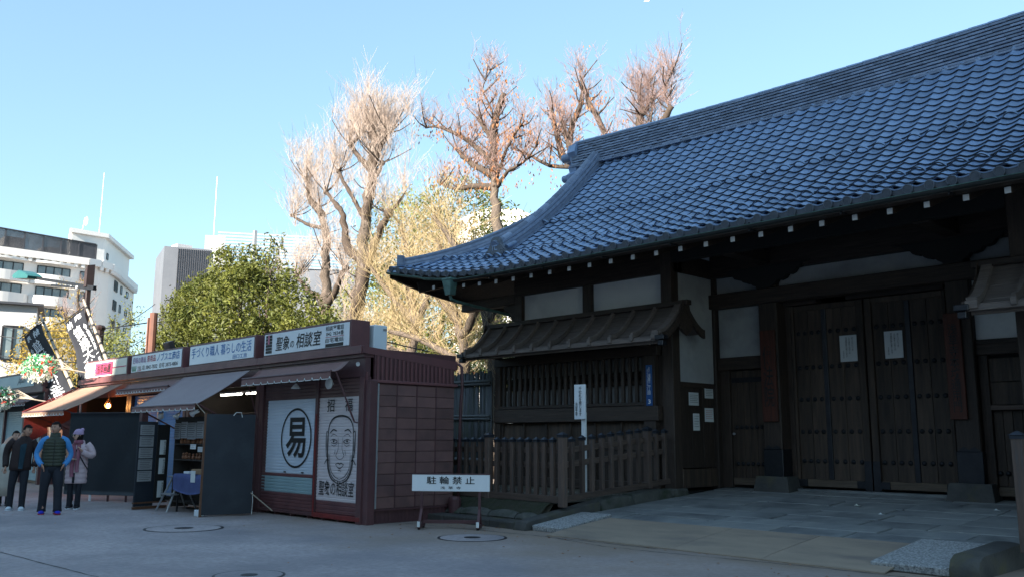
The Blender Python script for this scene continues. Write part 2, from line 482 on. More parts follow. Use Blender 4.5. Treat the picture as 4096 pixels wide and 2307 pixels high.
_fc = bpy.data.curves.new("lettering_curve", 'FONT')
_fo = bpy.data.objects.new("lettering_curve", _fc)
COL.objects.link(_fo)
def text(s, o, u, v, w, h, m, parent, name="lettering", bold=0.0, vert=False, mirror=False, lift=.004, shear=0.0, keep=False):
    """flat print: fitted into the w x h box that starts at o (lower left) and runs along u and v"""
    _fc.body = "\n".join(s) if vert else s
    _fc.offset = bold
    _fc.shear = shear
    _fc.space_line = .92 if vert else 1.0
    _fc.resolution_u = 3
    bpy.context.view_layer.update()
    me = bpy.data.meshes.new_from_object(_fo.evaluated_get(bpy.context.evaluated_depsgraph_get()))
    xs = [p.co.x for p in me.vertices]; ys = [p.co.y for p in me.vertices]
    x0, x1, y0, y1 = min(xs), max(xs), min(ys), max(ys)
    u = Vector(u).normalized(); v = Vector(v).normalized(); n = u.cross(v)
    g = Vector(ORG.get(parent.name, (0, 0, 0))) if parent else Vector((0, 0, 0))
    o = Vector(o)
    sx, sy = w / max(1e-6, x1 - x0), h / max(1e-6, y1 - y0)
    if keep: sx = sy = min(sx, sy)
    for p in me.vertices:
        a, b = (p.co.x - x0) * sx, (p.co.y - y0) * sy
        if mirror: a = w - a
        p.co = o + u * a + v * b + n * lift - g
    me.materials.clear()
    me.materials.append(m)
    ob = bpy.data.objects.new(name, me)
    COL.objects.link(ob)
    if parent: ob.parent = parent
    return ob
EX, EY, EZ = (1, 0, 0), (0, 1, 0), (0, 0, 1)
# ------------------------------------------------------------------ ground
g = MB()
def gz_(x, y):
    return 0.0
g.grid(lambda u, v: (-260 + 330 * u, -70 + 330 * v, 0), 40, 40)
street = struct(g.build("street", M["street"]))
# construction joints and cracks in the street surface
def crack(pts, w, seed=1):
    r = random.Random(seed)
    mb = MB()
    L, R = [], []
    P = []
    for a, b in zip(pts[:-1], pts[1:]):
        for k in range(14):
            t = k / 14
            P.append((a[0] + (b[0] - a[0]) * t + r.uniform(-.012, .012), a[1] + (b[1] - a[1]) * t + r.uniform(-.012, .012)))
    P.append(pts[-1])
    for i, p in enumerate(P):
        q = P[min(i + 1, len(P) - 1)]; o = P[max(i - 1, 0)]
        d = Vector((q[0] - o[0], q[1] - o[1], 0)).normalized(); n = Vector((-d.y, d.x, 0))
        ww = w * r.uniform(.4, 1.2)
        L.append((p[0] + n.x * ww, p[1] + n.y * ww, .004)); R.append((p[0] - n.x * ww, p[1] - n.y * ww, .004))
    k = len(P)
    mb.add(L + R, [(i, i + k, i + k + 1, i + 1) for i in range(k - 1)])
    return mb.build("pavement_crack", M["joint"], street)
crack([(-19.2, 2.9), (-15.4, 3.3), (-12.4, 3.5), (-9.4, 3.66), (-5, 4.0)], .010, 2)
crack([(-12.9, 9.75), (-10.9, 9.9), (-9.6, 10.0), (-7.5, 10.02)], .012, 3)
crack([(-9.6, 10.02), (-8.2, 9.7), (-7.3, 9.75), (-5.4, 9.95), (-4.2, 10.0)], .010, 4)

# stall forecourt and gate forecourt
def zf(y):      # forecourt rises gently to the gate
    return .17 + max(0, y - 11.6) * .069
fc = MB()
fc.grid(lambda u, v: (-10.4 + 6.75 * u, 11.55 + 5.2 * v, zf(11.55 + 5.2 * v) - .03), 4, 8)
fc.quad((-10.4, 11.55, -.02), (-3.65, 11.55, -.02), (-3.65, 11.55, .14), (-10.4, 11.55, .14))
fcourt = struct(fc.build("forecourt", M["joint"]))
r = random.Random(5)
rows = [11.62, 12.2, 12.72, 13.3, 13.9, 14.5, 15.15, 15.7, 16.25]
for ri in range(len(rows) - 1):
    y0, y1 = rows[ri] + .011, rows[ri + 1] - .011
    x = -10.37 - r.uniform(0, .9)
    while x < -3.75:
        w = r.uniform(.95, 1.5)
        a, b = max(x + .014, -10.36), min(x + w - .014, -3.7)
        if b - a > .12:
            mb = MB()
            dz = r.uniform(-.006, .006)
            c = ((a + b) / 2, (y0 + y1) / 2, zf((y0 + y1) / 2) - .03 + dz)
            al = atan2(.069, 1)
            Mx = Matrix.Rotation(al + r.uniform(-.004, .004), 3, 'X') @ Matrix.Rotation(r.uniform(-.004, .004), 3, 'Y')
            mb.obox(c, ((b - a) / 2, (y1 - y0) / 2, .035), Mx, .008)
            mb.build("paving_stone", M["stone"], fcourt)
        x += w
# tan ramp sheets between street and forecourt
rt = thing("access_ramp", "tan sloping sheets bridging the street and the stone forecourt before the gate", "ramp", (-7, 10.8, 0))
for a, b, yy in ((-9.66, -7.34, 10.1), (-7.325, -5.98, 10.07), (-5.965, -4.45, 10.04)):
    mb = MB()
    mb.sheet(lambda u, v, a=a, b=b, yy=yy: (a + (b - a) * u, yy + (11.6 - yy) * v, .016 + .17 * (v ** .85)), 6, 6, (0, 0, -.014))
    mb.build("ramp_sheet", M["tan"], rt)
mb = MB()
mb.box(-9.6, -4.5, 10.5, 11.6, 0, .05); mb.build("ramp_support", M["joint"], rt)
# granite slabs beside the ramp
def slab(x0, x1, y0, y1, z0, z1, label):
    mb = MB()
    al = atan2(z1 - z0, y1 - y0)
    mb.obox(((x0 + x1) / 2, (y0 + y1) / 2, (z0 + z1) / 2 - .01), ((x1 - x0) / 2, sqrt((y1 - y0) ** 2 + (z1 - z0) ** 2) / 2, .045), Matrix.Rotation(al, 3, 'X'), .012)
    return tag(mb.build("granite_slab", M["granite"]), label, "stone slab")
slab(-10.36, -9.7, 10.5, 11.72, .05, .2, "speckled granite slab tilted beside the left kerb of the ramp")
slab(-4.72, -3.86, 10.3, 11.8, .06, .2, "speckled granite slab beside the dark kerb stone at the right edge")
# kerb stones
def rounded_kerb(x0, x1, prof, name="kerb_stone", m="kerb"):
    """prof: list of (y, z_top); rounded upper edges"""
    mb = MB()
    n = 10
    vs = []
    xs = []
    for i in range(n + 1):
        t = pi * i / n
        xs.append((-cos(t), .6 + .4 * sin(t) ** .6 if 0 < i < n else .35))
    vs = []
    for y, z in prof:
        ring = [(x0, 0)]
        for cx, cz in xs:
            ring.append(((x0 + x1) / 2 + cx * (x1 - x0) / 2, z * 1.0 - (1 - cz) * .09 * 1.2))
        ring.append((x1, 0))
        vs += [(a, y, max(0, c) if k not in (0, len(ring) - 1) else -.02) for k, (a, c) in enumerate(ring)]
    w = n + 3
    fs = []
    for j in range(len(prof) - 1):
        for i in range(w - 1):
            fs.append((j * w + i, (j + 1) * w + i, (j + 1) * w + i + 1, j * w + i + 1))
    fs.append(tuple(range(w))); fs.append(tuple(range((len(prof) - 1) * w + w - 1, (len(prof) - 1) * w - 1, -1)))
    mb.add(vs, fs)
    return mb.build(name, M[m], None, None, 'auto')
kb = thing("stone_kerb", "dark rounded stone kerb climbing beside the fence to the gate", "kerb", (-10.5, 11, 0))
k1 = rounded_kerb(-10.66, -10.38, [(10.36, .05), (10.4, .13), (10.46, .155), (11.0, .23), (11.5, .30), (12.1, .385), (12.22, .385)])
k1.parent = kb; k1.location = (10.5, -11, 0)
for y0, y1, zt in ((12.24, 13.15, .45), (13.17, 14.3, .52)):
    rr = random.Random(int(y0 * 10))
    o = rounded_kerb(-10.7, -10.36 + rr.uniform(-.02, .03), [(y0, zt - .12), (y0 + .05, zt - .05), ((y0 + y1) / 2, zt + .01), (y1 - .06, zt), (y1, zt - .08)], m="rough_stone")
    o.parent = kb; o.location = (10.5, -11, 0)
mb = MB(); mb.box(-10.72, -10.38, 14.26, 16.3, -.02, .40, .02); mb.build("kerb_stone", M["rough_stone"], kb)
o = rounded_kerb(-3.87, -3.55, [(10.32, .1), (10.38, .2), (10.5, .25), (11.2, .27), (11.7, .29), (11.85, .26), (11.93, .16)])
tag(o, "thick dark rounded kerb stone at the lower right corner of the photo", "kerb")
o.name = "stone_kerb"
# bank below the picket fence: low kerb, rough stones, moss
bank = MB()
bank.grid(lambda u, v: (-24 + 13.35 * u, 11.02 + 3.6 * v, (.02 if v == 0 else .36 + .05 * v + .02 * noise.noise((u * 40, v * 9, 1))) if v > .01 else .06), 60, 12)
bk = struct(bank.build("planted_bank", M["soil"]))
gr = MB()
rg = random.Random(9)
for i in range(1500):
    x, y = rg.uniform(-16.4, -10.7), rg.uniform(11.3, 13.6)
    s = rg.uniform(.012, .032)
    gr.ball((x, y, .37 + .05 * (y - 11) / 3.6 + s * .3), (s, s * rg.uniform(.6, 1), s * .6), 5, 3)
gr.build("gravel", M["gravel"], bk, "stuff")
ms = MB()
ms.grid(lambda u, v: (-16.5 + 5.85 * u, 10.98 + .32 * v + .02 * noise.noise((u * 30, v * 3, 0)), .2 + .19 * sin(v * pi / 2) + .025 * noise.noise((u * 50, v * 5, 4))), 90, 6)
ms.build("moss", M["moss"], bk, "stuff")
x = -14.9
rg = random.Random(3)
while x < -10.75:
    w = rg.uniform(.35, .75)
    mb = MB()
    n = 6
    x1 = min(x + w - .02, -10.7)
    h = rg.uniform(.2, .26)
    mb.sheet(lambda u, v, x=x, x1=x1, h=h: (x + (x1 - x) * u, 10.84 + .2 * v - .04 * sin(u * pi), .08 + (h - .06) * sin(min(1, v * 1.4 + .25) * pi / 2) * (.75 + .25 * sin(u * pi)) + .012 * noise.noise((u * 6 + x, v * 5, 3))), 6, 5, (0, .1, -.2))
    mb.build("rough_stone", M["rough_stone"], bk)
    x += w
x = -14.9
while x < -10.7:
    w = .6
    mb = MB(); mb.box(x, min(x + w - .012, -10.68), 10.42, 10.82, -.01, .115, .015)
    mb.build("low_kerb_stone", M["kerb"], bk)
    x += w

# manhole covers, stand etc. come later
# ------------------------------------------------------------------ the gate
GX = -7.3
gate = thing("temple_gate", "long dark timber temple gate under a sweeping blue grey tiled roof", "gate building", (GX, 16, .45))
def mxx(x, s): return x if s > 0 else 2 * GX - x
def gbox(name, m, x0, x1, y0, y1, z0, z1, ch=.006, par=None, s=1, kind=None):
    mb = MB(); mb.box(mxx(x0, s), mxx(x1, s), y0, y1, z0, z1, ch)
    return mb.build(name, M[m], par or gate, kind)
def gpr(d): return .45 * d + .072 * d * d
def lift(x):
    x = min(x, 2 * GX - x)
    return .45 * ((-13.0 - x) / 3.87) ** 2 if x < -13 else 0.0
EY0, EZ0, TIPL, XG = 12.6, 4.98, -17.3, -14.5
def zroof(x, y):
    d = y - EY0
    return EZ0 + gpr(max(0, d)) + lift(x) * max(0, 1 - d / 4.5)

wing_posts = []
for s in (1, -1):
    # corner and intermediate posts
    gbox("post", "woodv", -15.02, -14.77, 14.62, 14.87, .5, 5.3, .012, s=s)
    gbox("post", "woodv", -12.87, -12.62, 14.62, 14.87, 3.9, 5.3, .012, s=s)
    gbox("post", "woodv", -10.66, -10.40, 14.50, 14.76, .5, 5.3, .012, s=s)
    gbox("plaster_panel", "plaster", -14.77, -12.87, 14.72, 14.80, 4.2, 4.80, 0, s=s)
    gbox("plaster_panel", "plaster", -12.62, -10.66, 14.72, 14.80, 4.2, 4.80, 0, s=s)
    gbox("wall_beam", "wood", -15.02, -10.40, 14.60, 14.90, 4.80, 5.25, .01, s=s)
    gbox("wall_beam", "wood", -14.77, -10.66, 14.60, 14.90, 4.02, 4.20, .01, s=s)
    gbox("upper_wall", "woodv", -14.77, -10.66, 14.74, 14.82, 2.9, 4.02, 0, s=s)
    # projecting bay with lattice
    gbox("bay_post", "woodv", -15.46, -15.30, 14.42, 14.60, .45, 3.30, .01, s=s)
    gbox("bay_post", "woodv", -11.07, -10.78, 14.40, 14.60, .45, 3.30, .01, s=s)
    gbox("bay_beam", "wood", -15.46, -10.70, 14.38, 14.62, 1.82, 2.12, .012, s=s)
    gbox("lattice_sill", "wood", -15.30, -11.07, 14.40, 14.60, 2.13, 2.2, .008, s=s)
    gbox("lintel", "wood", -15.46, -10.70, 14.38, 14.64, 3.12, 3.32, .01, s=s)
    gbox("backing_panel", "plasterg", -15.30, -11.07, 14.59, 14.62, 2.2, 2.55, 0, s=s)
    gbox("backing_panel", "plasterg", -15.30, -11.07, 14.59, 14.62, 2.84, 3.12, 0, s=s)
    gbox("backing_boards", "dark", -15.30, -11.07, 14.66, 14.70, 2.56, 2.84, 0, s=s)
    lat = gbox("lattice_rail", "wood", -15.30, -11.07, 14.53, 14.57, 2.555, 2.65, .004, s=s)
    gbox("lattice_rail", "wood", -15.30, -11.07, 14.53, 14.57, 2.71, 2.81, .004, s=s)
    nb = 24 if s > 0 else 8
    mb = MB(); mb.box(-.038, .038, -.035, .035, 2.2, 3.12, .006)
    me = mb.mesh("lattice_bar", M["woodv"])
    for i in range(nb):
        inst("lattice_bar", me, gate, (mxx(-15.2 + i * .178, s), 14.48, 0))
    # lower boards and battens
    x = -15.28
    while x < -11.1:
        x1 = min(x + .71, -11.09)
        for k in range(2):
            gbox("wall_board", "doorw" if k else "woodv", x + .05, x1, 14.50, 14.54, [.62, 1.24][k], [1.23, 1.815][k], .004, s=s)
        gbox("batten", "woodv", x, x + .05, 14.46, 14.52, .62, 1.815, .004, s=s)
        x += .71
    gbox("ground_sill", "wood", -15.46, -10.70, 14.40, 14.64, .42, .62, .01, s=s)
    gbox("bay_side_boards", "woodv", -10.78, -10.67, 14.55, 14.62, .45, 3.2, .004, s=s)
    # inner side wall of the wing
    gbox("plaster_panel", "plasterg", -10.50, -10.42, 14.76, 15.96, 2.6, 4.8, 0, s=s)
    gbox("wall_beam", "wood", -10.56, -10.40, 14.76, 15.96, 4.8, 5.2, .008, s=s)
    gbox("post", "woodv", -10.60, -10.36, 15.96, 16.22, .45, 5.1, .012, s=s)
    for k in range(3):
        gbox("wall_board", "woodv", -10.49, -10.445, 14.77 + k * .4, 15.16 + k * .4, .9, 2.5, .004, s=s)
    gbox("batten", "wood", -10.50, -10.42, 14.76, 15.96, 2.5, 2.6, .006, s=s)
    gbox("skirting_board", "doorw", -10.50, -10.40, 14.76, 15.96, .52, .88, .01, s=s)
    gbox("foot_stone", "rough_stone", -10.72, -10.32, 14.42, 14.82, .30, .52, .03, s=s)
    # outer end wall and back wall (only seen from the side)
    gbox("end_wall", "plasterg", -14.98, -14.9, 14.87, 19.4, 1.5, 5.1, 0, s=s)
    gbox("end_wall_boards", "woodv", -15.0, -14.9, 14.87, 19.4, .4, 1.5, 0, s=s)
    gbox("protruding_beam", "wood", -16.95, -15.02, 14.62, 14.84, 4.62, 4.86, .01, s=s)
    gbox("protruding_beam", "wood", -16.95, -15.02, 16.8, 17.0, 4.66, 4.86, .01, s=s)
    mb = MB()
    mb.prism([(-15.02, 4.62), (-15.42, 4.6), (-15.40, 4.5), (-15.30, 4.46), (-15.28, 4.36), (-15.18, 4.33), (-15.14, 4.22), (-15.02, 4.2)], lambda u, v, t, s=s: (mxx(u, s), 14.66 + .14 * t, v))
    mb.build("carved_bracket", M["wood"], gate)
gbox("light_block", "dark", -14.9, .3, 16.46, 19.4, -.02, .55, 0)  # added dark boxes that block light leaking under the doors and side walls
gbox("light_block", "dark", -14.9, -10.5, 14.66, 16.46, -.02, .45, 0)
gbox("light_block", "dark", -4.1, .3, 14.66, 16.46, -.02, .45, 0)
gbox("light_block", "dark", -10.5, -8.86, 16.22, 16.46, -.02, .58, 0)
gbox("light_block", "dark", -5.74, -4.1, 16.22, 16.46, -.02, .58, 0)
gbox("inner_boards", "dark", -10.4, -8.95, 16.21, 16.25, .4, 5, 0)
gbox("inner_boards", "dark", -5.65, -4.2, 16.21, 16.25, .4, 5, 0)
gbox("back_wall", "woodv", -14.95, .35, 19.4, 19.5, .4, 5.2, 0)

# pent canopy over the lattice bay
def canopy(s):
    def prof(t):      # t 0 ridge .. 1 eave : y,z concave
        return 14.40 - .82 * t, 4.06 - .66 * (1 - (1 - t) ** 1.75)
    N = 10
    xl, xr = -15.72, -10.02
    mb = MB()
    # slope built of three overlapping lengths of board so steps show
    for k in range(3):
        t0, t1 = k / 3, (k + 1) / 3
        mb.sheet(lambda u, v, t0=t0, t1=t1, k=k: (mxx(xl + (xr - xl) * u, s), prof(t0 + (t1 - t0) * v)[0], prof(t0 + (t1 - t0) * v)[1] - .012 * (1 - v)), 1, 5, (0, .0, -.025))
    mb.sheet(lambda u, v: (mxx(xl + (xr - xl) * u, s), 14.40 + .62 * v, 4.06 - .5 * (1 - (1 - v) ** 1.6)), 1, 5, (0, 0, -.03))
    mb.build("canopy_roof", M["canopy"], gate)
    for i in range(11):
        x = -15.58 + i * .545
        if i > 9: x = -10.12
        bt = MB()
        pts = [prof(j / N) for j in range(N + 1)]
        w = .03 if i < 10 else .075
        vs = []
        for (y, z) in pts:
            vs += [(mxx(x - w, s), y, z), (mxx(x + w, s), y, z), (mxx(x + w, s), y - .02, z + .10), (mxx(x - w, s), y - .02, z + .10)]
        fs = []
        for j in range(N):
            for a in range(4):
                fs.append((j * 4 + a, j * 4 + (a + 1) % 4, j * 4 + 4 + (a + 1) % 4, j * 4 + 4 + a))
        fs += [(0, 1, 2, 3), (N * 4 + 3, N * 4 + 2, N * 4 + 1, N * 4)]
        bt.add(vs, fs)
        y, z = pts[-1]
        bt.box(mxx(x - w - .012, s), mxx(x + w + .012, s), y - .05, y + .05, z - .07, z + .05, .008)
        bt.build("canopy_batten", M["canopy"], gate)
    gbox("canopy_eave_board", "canopy", xl, xr, 13.56, 13.62, 3.30, 3.375, .006, s=s)
    gbox("canopy_eave_board", "canopy", xl + .05, xr - .05, 13.66, 13.70, 3.25, 3.32, .004, s=s)
    gbox("canopy_ridge", "wood", xl - .05, xr + .12, 14.32, 14.48, 4.05, 4.15, .01, s=s)
    for xe in (xl - .02, xr):      # curved barge boards
        bb = MB()
        poly = []
        for j in range(N + 1):
            y, z = prof(j / N); poly.append((y, z + .05))
        for j in range(N, -1, -1):
            y, z = prof(j / N); poly.append((y, z - .10))
        bb.prism(poly, lambda u, v, t, xe=xe: (mxx(xe + .05 * t, s), u, v))
        poly = []
        for j in range(N + 1):
            v = j / N; poly.append((14.40 + .62 * v, 4.06 - .5 * (1 - (1 - v) ** 1.6) + .05))
        for j in range(N, -1, -1):
            v = j / N; poly.append((14.40 + .62 * v, 4.06 - .5 * (1 - (1 - v) ** 1.6) - .12))
        bb.prism(poly, lambda u, v, t, xe=xe: (mxx(xe + .05 * t, s), u, v))
        bb.build("bargeboard", M["wood"], gate)
        hh = MB(); hh.prism([(14.3, 4.15), (14.5, 4.15), (14.62, 3.6), (14.4, 3.45), (14.18, 3.6)], lambda u, v, t, xe=xe: (mxx(xe + .02 + .02 * t, s), u, v))
        hh.build("gable_board", M["wood"], gate)
        cb = MB(); cb.box(mxx(xe - .07, s), mxx(xe + .14, s), 13.5, 13.66, 3.31, 3.40, .01)
        cb.box(mxx(xe - .02, s), mxx(xe + .1, s), 13.53, 13.66, 3.2, 3.30, .01)
        cb.build("metal_end_cap", M["copper"], gate)
    gbox("canopy_bracket", "wood", -15.35, -15.22, 13.68, 14.45, 3.3, 3.42, .01, s=s)
    gbox("canopy_bracket", "wood", -11.0, -10.87, 13.68, 14.45, 3.3, 3.42, .01, s=s)
canopy(1)
canopy(-1)

# recessed front between the wings
gbox("eave_purlin", "wood", -15.3, .7, 14.45, 14.72, 5.26, 5.52, .01)
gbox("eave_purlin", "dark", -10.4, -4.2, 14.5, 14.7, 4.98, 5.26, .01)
gbox("main_lintel", "wood", -10.62, -3.98, 15.86, 16.14, 4.16, 4.46, .015)
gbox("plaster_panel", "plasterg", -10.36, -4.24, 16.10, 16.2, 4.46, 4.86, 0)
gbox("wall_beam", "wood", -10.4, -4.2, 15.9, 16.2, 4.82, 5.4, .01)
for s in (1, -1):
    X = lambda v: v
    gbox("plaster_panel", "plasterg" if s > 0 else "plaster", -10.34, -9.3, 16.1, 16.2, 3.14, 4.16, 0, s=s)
    gbox("door_lintel", "wood", -10.36, -9.3, 16.04, 16.22, 2.88, 3.14, .008, s=s)
    pil = gbox("pillar", "woodv", -9.31, -8.91, 15.94, 16.34, .72, 4.86, .02, s=s)
    ps = MB(); ps.box(mxx(-9.32, s), mxx(-8.90, s), 15.93, 16.35, .74, 1.28, .01)
    ps.prism([(mxx(-9.30, s), 1.28), (mxx(-9.2, s), 1.36), (mxx(-9.11, s), 1.31), (mxx(-9.02, s), 1.36), (mxx(-8.92, s), 1.28)], lambda u, v, t: (u, 15.928 + .01 * t, v))
    ps.build("pillar_metal_sheath", M["copper"], pil)
    bs = MB()
    cx = mxx(-9.11, s)
    bs.add([(cx - .39, 15.78, .42), (cx + .39, 15.78, .42), (cx + .39, 16.55, .42), (cx - .39, 16.55, .42), (cx - .33, 15.84, .76), (cx + .33, 15.84, .76), (cx + .33, 16.48, .76), (cx - .33, 16.48, .76)], [(3, 2, 1, 0), (4, 5, 6, 7), (0, 1, 5, 4), (1, 2, 6, 5), (2, 3, 7, 6), (3, 0, 4, 7)])
    bs.build("pillar_base", M["kerb"], pil)
    # cloud bracket
    half = [(.16, 4.46), (.17, 4.50), (.24, 4.53), (.30, 4.60), (.36, 4.59), (.46, 4.62), (.52, 4.69), (.57, 4.68), (.66, 4.71), (.72, 4.79), (.80, 4.80), (.84, 4.86), (1.02, 4.9)]
    poly = [(cx + a, b) for a, b in half] + [(cx - a, b) for a, b in reversed(half)]
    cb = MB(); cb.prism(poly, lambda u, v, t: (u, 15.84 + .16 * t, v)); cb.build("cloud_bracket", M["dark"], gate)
    # rafter tie beams running forward under the eaves
    gbox("bracket_arm", "wood", -9.25, -8.97, 14.6, 15.9, 4.95, 5.2, .01, s=s)
    # wicket door
    if s > 0:
        fr = MB(); fr.box(-10.36, -10.14, 16.1, 16.2, .5, 2.88, .008); fr.box(-9.4, -9.31, 16.1, 16.2, .5, 2.88, .008)
        fr.build("door_frame", M["woodv"], gate)
        wd = MB(); wd.box(-10.13, -9.41, 16.17, 16.2, .56, 2.86); wd = wd.build("wicket_door", M["dark"], gate)
        for k in range(5):
            b = MB(); b.box(-10.13 + k * .144 + .003, -10.13 + (k + 1) * .144 - .003, 16.14, 16.17, .70, 2.86, .004); b.build("door_plank", M["doorw"], wd)
        b = MB(); b.box(-10.13, -9.41, 16.12, 16.17, .56, .70, .008); b.build("bottom_rail", M["bottomw"], wd)
        b = MB(); b.box(-10.1, -9.41, 16.12, 16.16, 2.62, 2.72, .006); b.build("iron_strap", M["iron"], wd)
        b = MB(); b.ball((-10.07, 16.10, 1.58), (.035, .03, .03), 8, 5); b.build("door_knob", M["steel"], wd)
        st = MB(); st.lathe((0, 0, 0), [(.045, 0), (.043, -.012), (.03, -.028), (.012, -.036)], 10, 'Y')
        stm = st.mesh("door_stud", M["iron"], smooth=True)
        for z in (.98, 1.71):
            for k in range(6): inst("door_stud", stm, wd, (-10.02 + k * .115, 16.14, z))
    else:
        gbox("plaster_frame", "wood", -10.36, -9.32, 16.02, 16.1, 3.06, 3.13, .006, s=s)
        gbox("door_frame", "woodv", -9.46, -9.31, 16.08, 16.2, .5, 2.88, .008, s=s)
        gbox("door_frame", "woodv", -10.36, -10.2, 16.08, 16.2, .5, 2.88, .008, s=s)
        gbox("panel_frame", "fenceh", -10.2, -9.46, 16.04, 16.2, 1.96, 2.04, .008, s=s)
        gbox("wall_board", "doorw", -10.2, -9.46, 16.12, 16.17, 2.05, 2.42, .004, s=s)
        gbox("wall_board", "doorw", -10.2, -9.46, 16.12, 16.17, 2.43, 2.82, .004, s=s)
        for k in range(5):
            gbox("door_plank", "doorw", -10.2 + k * .148 + .003, -10.2 + (k + 1) * .148 - .003, 16.14, 16.18, .72, 1.95, .004, s=s)
        gbox("bottom_rail", "bottomw", -10.2, -9.46, 16.11, 16.18, .56, .71, .008, s=s)
        for k in range(5): inst("door_stud", stm, gate, (-5.22 + k * .12, 16.14, .93))
# big double doors
for s in (1, -1):
    x0, x1 = (-8.79, -7.315) if s > 0 else (-7.285, -5.81)
    dw = MB(); dw.box(x0, x1, 16.36, 16.40, .56, 4.09)
    dr = dw.build("double_door_leaf", M["dark"], gate)
    xm = (-8.115 if s > 0 else -6.505)
    inner = x1 if s > 0 else x0
    ia, ib = (x0 + .06, x1 - .13) if s > 0 else (x0 + .13, x1 - .06)
    spans = [(ia, xm - .05), (xm + .05, ib)]
    for a, b in spans:
        n = 2
        for k in range(n):
            mb = MB(); w = (b - a) / n
            mb.box(a + k * w + .003, a + (k + 1) * w - .003, 16.32, 16.36, .72, 4.0, .004)
            mb.build("door_plank", M["doorw"], dr)
    mb = MB(); mb.box(xm - .048, xm + .048, 16.30, 16.36, .72, 4.0, .008); mb.build("iron_strap", M["copper"], dr)
    for a, b, zz in ((x0, ia, 0), (ib, x1, 0)):
        mb = MB(); mb.box(a + .001, b - .001, 16.27, 16.36, .56, 4.09, .01); mb.build("door_stile", M["doorw"], dr)
    mb = MB(); mb.box(ia, ib, 16.29, 16.36, .58, .72, .01); mb.build("bottom_rail", M["bottomw"], dr)
    mb = MB(); mb.box(ia, ib, 16.29, 16.36, 3.98, 4.09, .01); mb.build("top_rail", M["doorw"], dr)
    mb = MB()
    a, b = (ib, x1) if s > 0 else (x0, ia)
    mb.box(a - .002, b + .002, 16.262, 16.28, .5, 1.08, .004)
    mb.box(a - (.16 if s > 0 else 0), b + (0 if s > 0 else .16), 16.264, 16.282, .585, .715, .003)
    mb.build("iron_shoe", M["copper"], dr)
    mb = MB()
    a = x0 if s > 0 else x1 - .2
    mb.box(a, a + .2, 16.266, 16.285, .585, .715, .003); mb.build("iron_shoe", M["iron"], dr)
    for z in (1.06, 1.62, 2.24, 2.86, 3.54):
        for a, b in spans:
            for k in range(4):
                inst("door_stud", stm, dr, (a + .07 + k * (b - a - .14) / 3, 16.32, z), None, (1.0, .8, 1.0))
gbox("door_jamb", "woodv", -8.91, -8.80, 16.28, 16.44, .45, 4.16, .01)
gbox("door_jamb", "woodv", -5.80, -5.69, 16.28, 16.44, .45, 4.16, .01)
gbox("gate_threshold", "stone", -8.85, -5.75, 16.14, 16.5, .42, .535, .02)
gbox("door_head", "wood", -7.6, -5.8, 16.2, 16.44, 4.10, 4.2, .01)
gbox("door_head", "wood", -8.9, -8.2, 16.2, 16.44, 4.10, 4.2, .01)
# plaques with carved names
for x0, x1, s_, wv in ((-9.275, -8.945, ["傳", "法", "院"], .22), (-5.735, -5.455, ["浅", "草", "寺", "本", "坊", "通", "用", "門"], .15)):
    mb = MB(); mb.box(x0, x1, 15.885, 15.93, 1.81, 3.61, .008)
    p = mb.build("name_plaque", M["plaque"], gate)
    p["label"] = "upright red brown name board with carved black characters"
    text(s_, ((x0 + x1) / 2 - wv / 2, 15.885, 1.93 if len(s_) > 3 else 2.1), EX, EZ, wv, 1.5 if len(s_) > 3 else 1.2, M["ink"], p, vert=True, bold=0.0070)
# notices on the doors
for k, (x0, zb) in enumerate(((-7.80, 2.93), (-6.94, 2.94))):
    mb = MB(); mb.box(x0, x0 + .335, 16.29, 16.298, zb, zb + .5, .003)
    p = tag(mb.build("notice_board", M["paper"]), ["white notice on the left leaf of the great gate door", "white notice on the right leaf of the great gate door"][k], "notice", "photography notices on the gate doors")
    for ci, (st_, hh) in enumerate(((["出", "入", "口", "に", "つ", "き"], .26), (["人", "力", "車", "を", "止", "め", "て", "の"], .32), (["写", "真", "撮", "影", "は", "禁", "じ", "ま", "す"], .38))):
        text(st_, (x0 + .235 - ci * .06, 16.29, zb + .46 - hh), EX, EZ, .034, hh, M["ink"], p, vert=True, bold=0.0035)
    text(["浅", "草", "寺"], (x0 + .06, 16.29, zb + .06), EX, EZ, .022, .15, M["ink"], p, vert=True)
# papers pinned on the inner side wall of the left wing
for (y0, y1, z0, z1, lab) in ((15.07, 15.42, 2.14, 2.40, "left of the upper two small notices pinned beside the wicket door"), (15.64, 15.95, 2.30, 2.55, "topmost small notice pinned beside the wicket door, nearest the door"), (15.62, 15.94, 1.82, 2.10, "small notice with a red heading pinned beside the wicket door"), (15.20, 15.43, 1.64, 1.98, "narrow lowest notice pinned beside the wicket door")):
    mb = MB(); mb.sheet(lambda u, v: (-10.438 + .006 * sin(u * 5) * v, y0 + (y1 - y0) * u, z0 + (z1 - z0) * v), 4, 4, (-.003, 0, 0))
    p = tag(mb.build("paper_notice", M["paper"]), lab, "notice")
    ln = MB()
    for k in range(5):
        zz = z1 - .05 - k * (z1 - z0 - .08) / 5
        ln.box(-10.431, -10.429, y0 + .03, y1 - .04 - .03 * (k % 2), zz - .006, zz)
    ln.build("printed_lines", M["inkred"] if "red" in lab else M["ink"], p)

